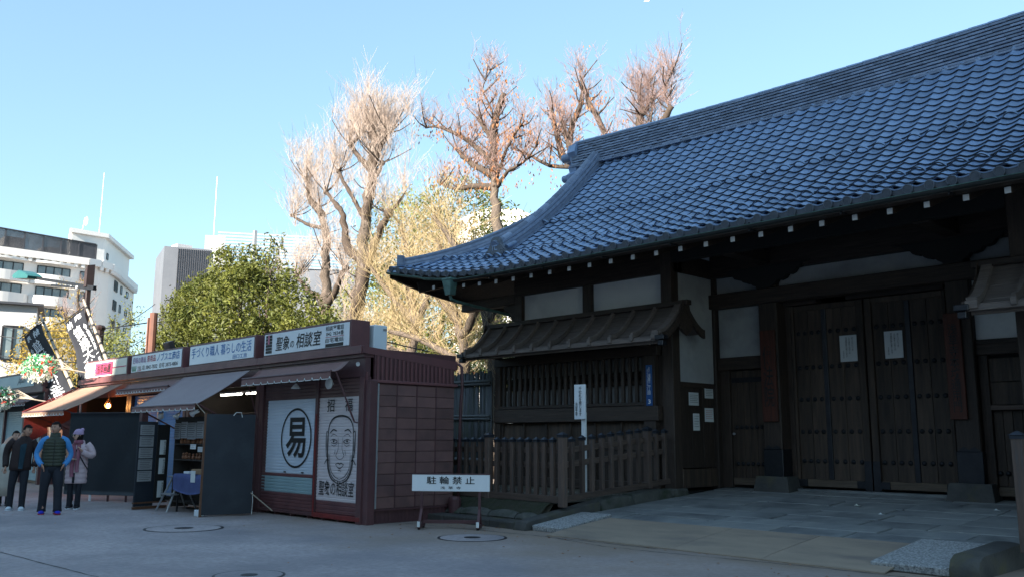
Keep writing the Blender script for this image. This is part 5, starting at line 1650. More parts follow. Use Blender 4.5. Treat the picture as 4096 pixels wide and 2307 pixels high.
for a_ in range(4): mb.tube([(-24.88 + a_ * .13, 8.49, 1.2), (-24.84 + a_ * .13, 8.49, 1.38), (-24.79 + a_ * .13, 8.49, 1.24)], .012, 5)
mb.build("neon_strokes", M["neon"], ns)

# air conditioner, roof clutter
ac = thing("air_conditioner", "white outdoor air conditioner unit on the roof behind the last stall sign", "air conditioner", (-13.6, 9.62, 2.98))
mb = MB(); mb.box(-13.98, -13.30, 9.38, 9.68, 2.99, 3.50, .015); mb.build("casing", M["acw"], ac)
mb = MB()
for rr_ in (.07, .12, .17, .21): mb.tube([(-13.99 + .0, 9.53, 3.25)] * 1 + [], .01) if False else None
for k in range(7):
    rad = .05 + k * .028
    mb.tube([(-13.70 + rad * cos(2 * pi * q / 20), 9.372, 3.25 + rad * sin(2 * pi * q / 20)) for q in range(21)], .004, 4, False)
mb.build("fan_grille", M["iron"], ac)
mb = MB(); mb.lathe((-13.70, 9.379, 3.25), [(.215, 0), (.001, .0)], 24, 'Y'); mb.build("fan_opening", M["dark"], ac)
mb = MB(); mb.box(-13.296, -13.292, 9.58, 9.66, 3.40, 3.44); mb.build("badge", M["paperg"], ac)
mb = MB(); mb.tube([(-14.5, 9.3, 3.5), (-13.6, 9.35, 3.3), (-12.95, 10.4, 3.05)], .012, 5); mb.build("black_cable", M["wire"], ac)
fl = thing("floodlight", "black floodlight on the roof between the first two stall signs", "lamp", (-22.2, 9.4, 3.2))
mb = MB(); mb.obox((-22.25, 9.4, 3.75), (.16, .08, .11), Matrix.Rotation(.4, 3, 'X'), .01); mb.build("housing", M["iron"], fl)
mb = MB(); mb.tube([(-22.2, 9.45, 3.02), (-22.2, 9.45, 3.7)], .02, 6); mb.ball((-22.05, 9.42, 3.55), .06, 8, 6); mb.build("bracket", M["acw"], fl)

# manhole covers and street specks
def manhole(x, y, r_, lab):
    t = thing("manhole_cover", lab, "manhole cover", (x, y, 0), 0, "round manhole covers in the street")
    mb = MB(); mb.lathe((x, y, 0), [(r_, .0), (r_, .0045), (r_ * .935, .0045), (r_ * .935, .001), (r_ * .93, .001)], 48); mb.build("rim", M["iron"], t)
    mb = MB(); mb.lathe((x, y, .0), [(r_ * .925, .003), (r_ * .925, .006), (r_ * .3, .006), (.001, .006)], 48); mb.build("lid", M["street"], t)
    mb = MB(); mb.lathe((x, y, .004), [(r_ * .24, .0), (r_ * .24, .006), (.001, .006)], 20); mb.build("hub", M["iron"], t)
manhole(-14.35, 6.51, .62, "manhole cover in the street before the black board")
manhole(-10.21, 9.08, .52, "manhole cover in the street right of the low white sign stand")
manhole(-9.05, 4.86, .38, "manhole cover at the bottom edge of the photo")
# litter
for (x, y, z, m, lab) in ((-6.9, 14.6, .385, "gwhite", "yellowish scrap of litter on the forecourt before the doors"), (-6.15, 13.8, .33, "paper", "white scrap of litter in the middle of the forecourt"), (-4.85, 14.9, .41, "paper", "white scrap of litter before the right pillar")):
    mb = MB(); mb.sheet(lambda u, v: (x + .09 * u, y + .04 * v, z + .012 + .02 * sin(u * 6) * v), 4, 3, (0, 0, -.003)); tag(mb.build("litter", M[m]), lab, "litter")
# ------------------------------------------------------------------ far stall row, left
ls = thing("market_stall", "dark closed stall beyond the gap at the far left of the row", "market stall", (-32.5, 10, 0), 0, "row of maroon market stalls")
sbox(ls, "fascia", "maroond", -36.5, -30.3, 8.88, 8.96, 2.86, 3.02)
sbox(ls, "roof_slab", "maroond", -36.5, -30.3, 8.96, 11.0, 2.84, 2.96)
sbox(ls, "end_wall", "maroond", -30.42, -30.3, 8.96, 11.0, 0, 2.84)
sb = sbox(ls, "signboard", "maroond", -36.4, -30.9, 8.92, 9.25, 3.02, 3.55)
sbox(ls, "signboard_end", "maroond", -31.25, -30.5, 8.90, 9.25, 3.02, 3.58)
mb = MB(); mb.box(-36.3, -31.35, 8.905, 8.92, 3.08, 3.48); sf = mb.build("sign_face", M["shutgreen"], sb)
text("Japan", (-33.1, 8.905, 3.16), EX, EZ, .9, .26, M["ink"], sf, shear=.4)
sbox(ls, "header_beam", "dark", -36.5, -30.4, 9.0, 9.1, 2.3, 2.84)
for x in (-34.6, -32.4, -30.5): sbox(ls, "stall_post", "maroond", x, x + .14, 8.97, 9.1, 0, 2.4)
shutter(ls, -34.46, -32.4, .1, 2.3, "shutgreen", .07, 9.06); shutter(ls, -32.26, -30.5, .1, 2.3, "shutgreen", .07, 9.06); shutter(ls, -36.5, -34.6, .1, 2.3, "shutgreen", .07, 9.06)
awning(ls, -36.4, -30.6, 8.86, 2.74, 8.5, 2.52, "awning", .10, 22)

# ------------------------------------------------------------------ flags
def banner(name, label, p_bot, p_top, w, chars, small, mirror, m_):
    t = thing(name, label, "banner", tuple(p_bot))
    pb, pt = Vector(p_bot), Vector(p_top)
    ax = (pt - pb)
    n = 9
    pts = [pb + ax * (k / n) for k in range(n + 1)]
    mb = MB(); mb.tube(pts, [.062 - .003 * k for k in range(n + 1)], 9); pl = mb.build("bamboo_pole", M["bambooy"], t, None, True)
    for k in range(1, n):
        mb = MB(); c = pts[k]; d = ax.normalized(); mb.tube([c - d * .05, c + d * .05], .067 - .003 * k, 9); mb.build("black_tape", M["wire"], pl)
    u = Vector((-1, 0, -.18)).normalized()       # cross rod runs left from the pole top
    top = pb + ax * .93
    mb = MB(); mb.tube([top + u * -.12, top + u * (w + .45)], .014, 6); mb.build("cross_rod", M["iron"], t)
    down = -ax.normalized()
    L = ax.length * .86
    o = top + u * .06 + down * .12
    def fp(a, b):
        p = o + u * (w * a) + down * (L * b)
        return (p.x, p.y - .05 - .05 * sin(a * 4 + b * 5) - .03 * sin(b * 11), p.z - .03 * sin(a * pi) * (1 - b))
    mb = MB(); mb.sheet(fp, 12, 24, (0, .004, 0)); fo = mb.build("flag_cloth", M["flag"], t, None, True)
    mb = MB()
    for k in range(5):
        a = o + u * (w * (k / 4) * .96 + .02)
        mb.beam(a, a - down * .13, .05, .006, (0, 1, 0))
    mb.build("flag_loops", M["flag"], fo)
    # lettering laid on the cloth
    def put(s_, a0, a1, b0, b1, vert=True, bold=0.0105):
        me_o = text(s_, (0, 0, 0), EX, EZ, 1, 1, M["white"], None, "lettering", bold, vert, mirror)
        g_ = ORG[fo.name]
        for v in me_o.data.vertices:
            a = a1 - (a1 - a0) * v.co.x; b = b1 - (b1 - b0) * v.co.z
            q = fp(a, b)
            v.co = (q[0] - g_[0], q[1] - .016 - g_[1], q[2] - g_[2])
        me_o.parent = fo
        return me_o
    if mirror:
        put(["奉"], .58, .86, .04, .14); put(["納"], .12, .40, .04, .14)
    else:
        put(["奉"], .10, .42, .03, .135); put(["納"], .60, .92, .03, .135)
    put(list(chars), .27, .75, .16, .95, bold=.006)
    put(list(small), (.05 if not mirror else .80), (.19 if not mirror else .94), .20, .94)
    return t
banner("flag_banner", "tall sunlit black banner with white brush lettering on a pole behind the first stall sign", (-25.55, 9.35, 2.95), (-28.1, 9.15, 5.55), 1.75, "鎮護大使者", "令和四年一月吉日", False, 0)
banner("flag_banner", "black banner with white lettering seen from its back beyond the flower bunch, in shade", (-28.0, 9.2, 2.55), (-32.0, 9.1, 5.45), 1.9, "鎮護大使者", "令和四年一月吉日", True, 0)

# ------------------------------------------------------------------ hanging flower bunches
def flowers(c, rx, ry, rz_, n, lab, rod_from, seed):
    r = random.Random(seed)
    t = thing("flower_bunch", lab, "artificial flowers", c)
    lf, wf, rf_ = MB(), MB(), MB()
    for k in range(n):
        while True:
            p = Vector((r.uniform(-1, 1), r.uniform(-1, 1), r.uniform(-1, 1)))
            if p.length < 1: break
        p = Vector((p.x * rx, p.y * ry, p.z * rz_)) + Vector(c)
        q = r.random()
        tgt = rf_ if q < .09 and abs(p.z - c[2]) < rz_ * .7 else (wf if q < .30 or p.z < c[2] - rz_ * .55 else lf)
        s = r.uniform(.035, .06) if tgt is lf else r.uniform(.05, .085)
        for m_ in range(5 if tgt is not lf else 4):
            a = m_ * 2 * pi / (5 if tgt is not lf else 4) + r.random()
            nrm = Vector((r.uniform(-1, 1), r.uniform(-1.6, .2), r.uniform(-.6, 1))).normalized()
            e1 = nrm.orthogonal().normalized(); e2 = nrm.cross(e1)
            d = e1 * cos(a) + e2 * sin(a); w = nrm.cross(d)
            b = p + nrm * .01
            tgt.quad(p, p + d * s * .6 + w * s * .35 + nrm * s * .2, p + d * s * 1.25 + nrm * s * .1, p + d * s * .6 - w * s * .35 + nrm * s * .2)
    lf.build("leaves", M["gleaf"], t, "stuff"); wf.build("white_flowers", M["gwhite"], t, "stuff"); rf_.build("red_flowers", M["gred"], t, "stuff")
    st = MB()
    for k in range(9):
        e_ = Vector(c) + Vector((r.uniform(-rx, rx * .9), 0, r.uniform(-rz_, rz_) * .7)); m_ = (Vector(rod_from) + e_) / 2 + Vector((0, 0, .15))
        st.tube([rod_from, m_, e_], [.014, .009, .005], 4)
    st.tube([Vector(rod_from) - Vector((-.3, -.5, .1)), rod_from], .02, 6)
    st.build("stems", M["bambooy"], t)
flowers((-27.3, 7.85, 3.38), .98, .42, .40, 620, "bunch of artificial green leaves with red and white flowers beside the first stall sign, sunlit", (-25.8, 8.3, 3.25), 3)
flowers((-30.6, 7.8, 2.62), .95, .4, .38, 420, "bunch of artificial flowers cut off by the left edge of the photo, in shade", (-29.0, 8.3, 2.55), 4)

# ------------------------------------------------------------------ street lamp, poles, wires
lp = thing("street_lamp", "street lamp with a green hexagonal hood on a long dark arm above the flags", "street lamp", (-30.35, 10.0, 0))
mb = MB(); mb.box(-30.42, -30.28, 9.93, 10.07, 0, 6.7, .01); mb.add([(-30.47, 9.88, 6.3), (-30.23, 9.88, 6.3), (-30.23, 10.12, 6.3), (-30.47, 10.12, 6.3), (-30.47, 9.88, 6.85), (-30.23, 9.88, 7.0), (-30.23, 10.12, 7.05), (-30.47, 10.12, 6.9)], [(3, 2, 1, 0), (4, 5, 6, 7), (0, 1, 5, 4), (1, 2, 6, 5), (2, 3, 7, 6), (3, 0, 4, 7)]); mb.build("pole", M["pole"], lp)
mb = MB(); mb.beam((-29.75, 10, 6.22), (-34.6, 9.65, 7.08), .10, .10); mb.beam((-29.75, 10, 6.16), (-33.2, 9.75, 6.68), .12, .07); mb.build("arm", M["iron"], lp)
hd = MB()
hc = Vector((-35.6, 9.55, 7.22)); HS = .66
poly = [(-1.5, .12), (-1.3, .22), (-.35, .40), (1.0, .18), (1.5, .02), (1.4, -.12), (-1.3, -.02)]
hd.prism(poly, lambda u, v, t: (hc.x + u * HS, hc.y - .24 + .48 * t, hc.z + v * HS - .09 * u * HS))
hd.build("hood", M["lampg"], lp)
for k in range(5):
    mb = MB(); a = -31.0 - k * .55; mb.ball((a, 9.86, 6.22 + (-a - 29.75) * .155 - .06), .055, 8, 6); mb.build("globe", M["white"], lp, None, True)
up = thing("utility_pole", "ornate dark brown pole with scroll ironwork behind the right hand flag", "pole", (-34.8, 12, 0))
mb = MB(); mb.tube([(-34.8, 12, 0), (-34.8, 12, 5.45)], .17, 10); mb.lathe((-34.8, 12, 5.45), [(.2, 0), (.22, .08), (.16, .16), (.001, .2)], 10); mb.build("shaft", M["pole"], up)
mb = MB()
for s in (-1, 1):
    for q in range(3):
        mb.tube([(-34.8 + s * (.18 + .17 * (1 - cos(a)) * (1 + .1 * q)), 12 - .1, 5.0 - q * .34 + .14 * sin(a)) for a in [k * pi / 5 for k in range(9)]], .022, 5)
mb.build("scroll_ironwork", M["iron"], up)
up = thing("utility_pole", "plain reddish brown pole in front of the evergreen tree", "pole", (-29.7, 12, 0))
mb = MB(); mb.tube([(-29.75, 12, 0), (-29.82, 12, 5.6)], .13, 10); mb.tube([(-29.95, 11.9, 0), (-30.0, 11.9, 5.45)], .04, 6); mb.build("shaft", mat("reddish_pole_paint", (.17, .07, .045), (.12, .05, .035), 3, .5), up)
WL = ['thin wire from the top of the scroll ironwork pole to the reddish pole', 'slack lower wire from the scroll ironwork pole to the reddish pole', 'long wire from the left edge to the top of the reddish pole', 'long wire from the left edge to the top of the ironwork pole', 'short drooping wire from the street lamp post to the ironwork pole', 'lowest long wire from the left edge to the ironwork pole']
def wire(a, b, sag_, r=.015):
    a = Vector(a); b = Vector(b)
    mb = MB(); mb.tube([tuple(a + (b - a) * (k / 12) - Vector((0, 0, sag_ * 4 * (k / 12) * (1 - k / 12)))) for k in range(13)], r, 4, False)
    return tag(mb.build("overhead_wire", M["wire"]), WL.pop(0), "wire", "overhead wires at the left")
wire((-34.8, 12, 5.2), (-29.8, 12, 5.9), .1); wire((-34.8, 12, 4.6), (-29.8, 12, 4.95), .25); wire((-62, 14, 8.6), (-29.8, 12, 5.3), .5, .02); wire((-62, 14, 8.0), (-34.8, 12, 5.3), .4, .02); wire((-30.3, 10, 6.1), (-34.8, 12, 5.0), .4); wire((-62, 12, 7.1), (-34.8, 12, 4.2), .3, .02)

# ------------------------------------------------------------------ buildings
def facade_building(name, label, cat, pts, h, wallm, z0=0, parapet=.9):
    """closed plan polygon, returns the thing"""
    cx = sum(p[0] for p in pts) / len(pts); cy = sum(p[1] for p in pts) / len(pts)
    t = thing(name, label, cat, (cx, cy, z0))
    mb = MB(); mb.prism(pts, lambda u, v, k: (u, v, z0 + (h - z0) * k)); mb.build("walls", wallm, t)
    return t
def win(par, a, b, s0, s1, z0, z1, mulls=2, deep=.12, frame="iron"):
    """window on the wall from a to b; s along the wall in metres"""
    a = Vector((a[0], a[1], 0)); b = Vector((b[0], b[1], 0)); u = (b - a).normalized(); n = Vector((u.y, -u.x, 0))
    p0 = a + u * s0; p1 = a + u * s1
    mb = MB(); mb.beam(p0 + n * .02 + Vector((0, 0, (z0 + z1) / 2)), p1 + n * .02 + Vector((0, 0, (z0 + z1) / 2)), .08, z1 - z0); f_ = mb.build("window", M["glass"], par)
    mb = MB()
    for z in (z0, z1): mb.beam(p0 + n * .07 + Vector((0, 0, z)), p1 + n * .07 + Vector((0, 0, z)), .1, .1)
    for k in range(mulls + 1):
        q = p0 + (p1 - p0) * (k / mulls); mb.beam(q + n * .07 + Vector((0, 0, z0)), q + n * .07 + Vector((0, 0, z1)), .1, .1, tuple(n))
    mb.build("frame", M[frame], f_)
    return f_
# big white curved block, left.  front wall runs along -Y .. +Y at x=-123
A, B, C_, D_ = (-122.5, 8.0), (-122.5, 40.0), (-126.5, 45.0), (-150, 45)
E_ = (-139.0, 52.6)
wb = facade_building("white_building", "large white curved apartment block with balconies behind the street lamp", "building", [A, B, (-122.8, 41.6), (-124.2, 43.5), C_, E_, (-150, 45), (-150, 8)], 24.6, M["bldg"])
cn = MB()
for (p, q) in ((A, B), (B, (-122.8, 41.6)), ((-122.8, 41.6), (-124.2, 43.5)), ((-124.2, 43.5), C_), (C_, E_)):
    cn.beam((p[0] + .2, p[1], 24.3), (q[0] + .2, q[1], 24.3), .9, .9)
    nrm_ = (Vector((q[0], q[1], 0)) - Vector((p[0], p[1], 0)))
    k_ = int(nrm_.length / .9)
    for k in range(k_):
        c = Vector((p[0], p[1], 23.6)) + nrm_ * (k / k_); cn.box(c.x, c.x + .55, c.y, c.y + .45, 23.4, 23.9)
cn.build("cornice", M["bldg"], wb)
for fl_i, zt in enumerate((23.05, 20.35, 17.65, 14.9, 12.2, 9.5)):
    zb = zt - 1.15
    for (y0, y1, mu, dp) in ((22.0, 25.5, 4, 0), (26.6, 32.3, 5, 0), (34.0, 37.9, 4, 0)):
        win(wb, A, B, y0 - 8, y1 - 8, zb, zt, mu)
        pr = MB()
        pr.sheet(lambda u, v: (-122.35 + 1.1 * sin(pi * u) ** .5, y0 - .8 + (y1 - y0 + 1.6) * u, zb - .02 - 1.25 * v), 12, 1, (-.2, 0, 0)); pr.build("balcony_parapet", M["bldg"], wb)
        pr = MB(); pr.grid(lambda u, v: (-122.45 + 1.0 * v * sin(pi * u) ** .5, y0 - .8 + (y1 - y0 + 1.6) * u, zt + .30), 12, 1); pr.grid(lambda u, v: (-122.45 + 1.0 * sin(pi * u) ** .5, y0 - .8 + (y1 - y0 + 1.6) * u, zt + .30 + .25 * v), 12, 1); pr.build("balcony_slab", M["bldg"], wb)
    win(wb, A, B, 31.2, 32.6, zb - .1, zt - .1, 2)
    win(wb, C_, E_, .2, 2.2, zb - .2, zt, 3); win(wb, C_, E_, 4.5, 5.4, zb, zt - .1, 1); win(wb, C_, E_, 8.6, 9.9, zb + .1, zt - .2, 1)
# roof screen
sc_ = MB()
for k in range(24): sc_.beam((-122.9, 8, 24.9 + k * .125), (-122.9, 41, 24.9 + k * .085), .06, .075)
for k in range(16): sc_.box(-123.0, -122.8, 8 + k * 2.2, 8.16 + k * 2.2, 24.7, 27.85 - k * .062)
sc_.beam((-122.85, 8, 27.9), (-122.85, 41, 26.95), .2, .12)
sc_.build("roof_screen", M["lattice"], wb)
bx = MB()
for (y, w, h) in ((15, 2, 2.0), (20, 3.4, 2.2), (26, 2.5, 1.9), (30.5, 2.2, 2.1), (35, 3, 1.4)): bx.box(-127, -124.5, y, y + w, 24.6, 24.6 + h)
bx.build("roof_plant", M["brick"], wb)
tw = MB(); tw.prism([(-124.0, 38.2), (-124.2, 42.6), (-136.5, 50.6), (-141, 43)], lambda u, v, k: (u, v, 24.2 + 4.4 * k)); tw.prism([(-123.6, 37.8), (-123.8, 42.9), (-136.6, 51.3), (-141.6, 43)], lambda u, v, k: (u, v, 28.3 + .55 * k))
tw.build("stair_tower", M["bldg"], wb)
win(wb, (-124.2, 42.6), (-136.5, 50.6), 1.2, 1.9, 25.6, 26.4, 1)
at = MB(); at.tube([(-128, 43, 28.8), (-128, 43, 38.5)], [.05, .03], 5); at.tube([(-126, 40, 28.8), (-126, 40.3, 30.6)], .05, 5); at.lathe((-126, 40.2, 30.6), [(.02, 0), (.5, .15), (.62, .3)], 12, 'Y'); at.build("aerial", M["white"], wb)
# grey corrugated block and louvred roof structure behind the evergreen
def plan_at(px, dist):     # offline-computed directions, see dims
    pass
gb = facade_building("grey_building", "dark grey ribbed tower block left of the louvred roof, behind the evergreen tree", "building", [(-111, 45.4), (-110.4, 47.0), (-108.9, 50.6), (-118, 54), (-120, 48)], 25.6, M["bgrey"])
rb = MB()
a_, b_ = Vector((-110.4, 47.0, 0)), Vector((-108.9, 50.6, 0))
for k in range(16):
    c = a_ + (b_ - a_) * (k / 15); rb.box(c.x, c.x + .1, c.y - .05, c.y + .05, 5, 25.4)
rb.build("cladding_rib", M["lattice"], gb)
rb = MB(); rb.box(-114, -112, 47.5, 49.5, 25.6, 26.4); rb.build("roof_plant", M["bldg2"], gb)
g2 = facade_building("grey_building", "lower grey block with a white stair box and a louvred roof screen behind the trees", "building", [(-108.8, 50.4), (-106.7, 54.6), (-99.0, 66.5), (-112, 70), (-118, 56)], 23.6, M["bgrey"])
rb = MB(); rb.prism([(-109.4, 50.0), (-108.2, 52.2), (-112, 54), (-113.5, 52)], lambda u, v, k: (u, v, 23.4 + 4.1 * k)); rb.build("stair_box", M["bldg2"], g2)
rb = MB(); rb.tube([(-108.9, 50.9, 27), (-108.9, 50.9, 35.5)], .05, 5); rb.build("mast", M["white"], g2)
lv = MB()
for k in range(11):
    z = 23.7 + k * .42
    lv.beam((-108.3, 51.2, z), (-105.9, 55.2, z + .05 * 0), .12, .20); lv.beam((-105.9, 55.2, z), (-96.5, 70.5, z), .12, .20)
lv.box(-106.1, -105.7, 55.0, 55.4, 23.5, 28.4)
lv.build("louvre_screen", mat("pale_louvre", (.32, .34, .36), (.26, .28, .30), 1, .5), g2)
# white building behind the bare trees
wb2 = facade_building("white_building", "low bright white building glimpsed behind the bare trees left of the gate roof", "building", [(-70, 60.5), (-64.2, 65.8), (-70, 74), (-78, 66)], 24.4, M["bldg"])
mb = MB(); mb.prism([(-70.5, 60), (-63.8, 66), (-70, 75), (-79, 66)], lambda u, v, k: (u + (-70.6 - u) * .55 * k, v + (66.5 - v) * .55 * k, 24.4 + 1.9 * k)); mb.build("roof", M["bldg"], wb2)
for k in range(4): win(wb2, (-70, 60.5), (-64.2, 65.8), .8 + k * 1.8, 1.9 + k * 1.8, 20.5, 22.0, 1)
# grey building at the far left edge
gl_ = facade_building("grey_building", "grey walled building at the far left edge behind yellow leaves", "building", [(-54.5, 11.0), (-53.4, 15.0), (-60, 17), (-64, 9)], 8.6, M["bldg2"])
win(gl_, (-54.5, 11.0), (-53.4, 15.0), 2.6, 3.6, 5.6, 7.4, 2)
mb = MB(); mb.prism([(-54.2, 10.6), (-53.0, 15.2), (-60, 17.4), (-64.4, 8.6)], lambda u, v, k: (u, v, 8.6 + .12 * k)); mb.build("roof", M["lattice"], gl_)
# buildings across the street, behind the viewer: they cast the street's shade
def opp(x0, x1, y0, y1, h, lab, name="tall_building"):
    t = facade_building(name, lab, "building", [(x0, y0), (x1, y0), (x1, y1), (x0, y1)], h, M["brick"])
    w_ = MB()
    nx = int((x1 - x0) / 3.2)
    for i in range(nx):
        for j in range(1, int(h / 3.3)):
            w_.box(x0 + 1 + i * 3.2, x0 + 2.8 + i * 3.2, y1 - .02, y1 + .05, j * 3.3, j * 3.3 + 1.6)
    w_.build("windows", M["glass"], t, "stuff")
    return t
opp(-6.6, 60, -76, -60.0, 45.4, "tall building behind the viewer whose shadow covers the gate")
opp(-14.0, -6.65, -74, -60.1, 35.1, "lower building behind the viewer that shades the stall row")
opp(-19.5, -14.05, -72, -60.2, 32.3, "lowest building in the gap behind the viewer", "low_building")
opp(-120, -19.55, -74, -60.0, 36.7, "middle height building behind the viewer at the left")

# ------------------------------------------------------------------ red roofed pavilion over the bamboo fence
pv = thing("garden_pavilion", "small vermilion gable under a curved grey tiled roof peeking over the bamboo fence", "pavilion", (-26.4, 24.6, 0))
arc = [(-1 + 2 * k / 16) for k in range(17)]
def az(t): return 4.98 + .0 - .60 * abs(t) ** 1.8 + .08 * (abs(t) > .95)
mb = MB()
for k in range(16):
    for j in range(9):
        t0 = arc[k]
        x = -26.6 + t0 * 1.45; z = az(t0) + .06
        mb.sheet(lambda u, v: (x + .19 * u - .0, 23.6 + j * .3 + .33 * v, az(min(1, max(-1, t0 + .13 * u))) + .10 + .03 * sin(u * pi) + .045 * (1 - v) + .22 * ((j * .3 + .3 * v) / 2.7)), 3, 1, (0, 0, -.03))
mb.build("curved_roof_tiles", M["gtile"], pv, "stuff")
mb = MB()
poly = [(-26.6 + t * 1.30, az(t) + .02) for t in arc] + [(-26.6 + t * 1.22, az(t) - .16) for t in reversed(arc)]
mb.prism(poly, lambda u, v, t: (u, 23.62 + .12 * t, v)); mb.build("bargeboard", M["redlac"], pv)
mb = MB()
mb.prism([(-26.6 + t * 1.1, az(t) - .22) for t in arc] + [(-26.6 + t * 1.1, az(t) - .30) for t in reversed(arc)], lambda u, v, t: (u, 23.8 + .06 * t, v)); mb.box(-27.4, -25.8, 23.8, 23.9, 4.02, 4.12)
for x in (-27.35, -26.65, -26.05, -25.8): mb.box(x, x + .09, 23.75, 23.85, 1.0, 4.3)
mb.build("gable_frame", M["redlac"], pv)
mb = MB(); mb.box(-27.3, -25.8, 23.9, 26.3, 0, 4.05); mb.build("walls", M["plaster"], pv)

# ------------------------------------------------------------------ trees
def clerp(P, n=5):
    out = []
    for i in range(len(P) - 1):
        p0, p1, p2, p3 = [Vector(P[max(0, min(len(P) - 1, i + k))]) for k in (-1, 0, 1, 2)]
        for k in range(n):
            t = k / n
            out.append(.5 * ((2 * p1) + (p2 - p0) * t + (2 * p0 - 5 * p1 + 4 * p2 - p3) * t * t + (-p0 + 3 * p1 - 3 * p2 + p3) * t ** 3))
    out.append(Vector(P[-1]))
    return out
def limb(mb, P, r0, r1, n=8, rough=.16, rng=rnd):
    pts = clerp(P, 5); k = len(pts); r0 *= .78; r1 *= .66
    rs_ = [(r0 + (r1 - r0) * i / (k - 1)) * (1 + rng.uniform(-rough, rough)) for i in range(k)]
    for i in range(1, k - 1): pts[i] = pts[i] + Vector((rng.uniform(-1, 1), rng.uniform(-1, 1), 0)) * rs_[i] * .38
    mb.tube(pts, rs_, n)
    return pts
DENS = 1.05
LS = .82
def shoots(mb, p, n, L0, L1, rng, spread=.45, up=1.0, r=.0085, side=6, droop=0.0, base=None):
    for _ in range(int(n * DENS)):
        a = rng.uniform(0, 2 * pi); s = rng.uniform(0, spread * 1.25)
        d = Vector((cos(a) * s, sin(a) * s, up)).normalized()
        L = rng.uniform(L0, L1) * LS
        b = Vector((cos(a), sin(a), 0)) * rng.uniform(-.15, .35) * L * .5
        q = Vector(p) + Vector((rng.uniform(-.12, .12), rng.uniform(-.12, .12), rng.uniform(-.05, .15)))
        pts = []
        for k in range(5):
            t = k / 4
            pts.append(q + d * L * t + b * (t * t) * .5 - Vector((0, 0, droop * L * t * t)))
        mb.tube(pts, [r, r * .8, r * .62, r * .45, r * .25], 3, False)
        for m_ in range(side):
            t = rng.uniform(.2, .9); i = int(t * 4); o_ = pts[i].lerp(pts[min(4, i + 1)], t * 4 - i)
            a2 = rng.uniform(0, 2 * pi); dd = (d + Vector((cos(a2), sin(a2), 0)) * rng.uniform(.3, 1.1)).normalized()
            l2 = L * rng.uniform(.15, .5)
            mb.tube([o_, o_ + dd * l2 * .5, o_ + dd * l2 + Vector((0, 0, .12 * l2))], [r * .6, r * .5, r * .3], 3, False)
def leafs(mb, pts, n_per, size, spread, rng, elong=1.6, droop=False):
    for p in pts:
        for _ in range(n_per):
            q = Vector(p) + Vector((rng.gauss(0, spread), rng.gauss(0, spread), rng.gauss(0, spread)))
            nn = Vector((rng.uniform(-1, 1), rng.uniform(-1, 1), rng.uniform(-.1, 1))).normalized()
            e = nn.orthogonal().normalized(); e = (Matrix.Rotation(rng.uniform(0, 6.3), 3, nn) @ e)
            if droop: e = (e * .4 + Vector((0, 0, -1))).normalized()
            w = nn.cross(e).normalized(); s = size * rng.uniform(.6, 1.3)
            mb.quad(q - e * s * elong * .5, q + w * s * .32, q + e * s * elong * .5, q - w * s * .32)
def subs(br, tw, q, n, L, rng, ns, up=.55, sp=.9, SL=(.6, 1.8)):
    """thin secondary branches with knuckles, each carrying its own shoots"""
    for _ in range(n):
        a = rng.uniform(0, 2 * pi)
        d = Vector((cos(a), sin(a) * .7, rng.uniform(up * .3, up * 1.7))).normalized()
        l = rng.uniform(L * .5, L)
        p0 = Vector(q); p1 = p0 + d * l * .5 + Vector((rng.uniform(-.1, .1), 0, rng.uniform(-.05, .1))); p2 = p0 + d * l + Vector((0, 0, .2 * l))
        br.tube(clerp([p0, p1, p2], 3), [.04, .036, .03, .026, .022, .018, .02], 5)
        shoots(tw, p2, ns, SL[0], SL[1], rng, sp)
        shoots(tw, p1, ns // 2, SL[0] * .6, SL[1] * .7, rng, sp)
# --- tall pollarded ginkgo A
def ginkgo(name, label, base, trunk, limbs, r0, knobs, seed, tw="twig", loc=None):
    r = random.Random(seed)
    t = thing(name, label, "tree", base)
    mb = MB(); pts = limb(mb, trunk, r0, r0 * .45, 10, .10, r)
    tk = mb.build("trunk", M["bark"], t, None, True)
    tips = [pts[-1]]
    for P, a, b in limbs:
        mb = MB(); pp = limb(mb, P, a, b, 7, .18, r)
        mb.ball(pp[-1], b * 1.25, 7, 5)
        mb.build("branch", M["barkd"], t, None, True)
        tips.append(pp[-1])
        for q in pp[3:-1:3]:
            if r.random() < .7: knobs = knobs + [(tuple(q), 5, .5, 1.4)]
    mb = MB(); sb_ = MB()
    for (p, n, a, b) in knobs: shoots(mb, p, int(n * .8), a * .6, b * .9, r, .8)
    for q in tips:
        shoots(mb, q, 16, .8, 2.6, r, .6); subs(sb_, mb, q, 5, 1.5, r, 10, .5, .7, (.7, 2.3))
    for q in pts[8::3]: subs(sb_, mb, q, 2, 1.3, r, 7, .4, .9, (.5, 1.6))
    for q in pts[6:]:
        if r.random() < .85: shoots(mb, q, 6, .4, 1.4, r, 1.2)
    sb_.build("branches", M["barkd"], t, "stuff")
    mb.build("shoots", M[tw], t, "stuff")
    return t
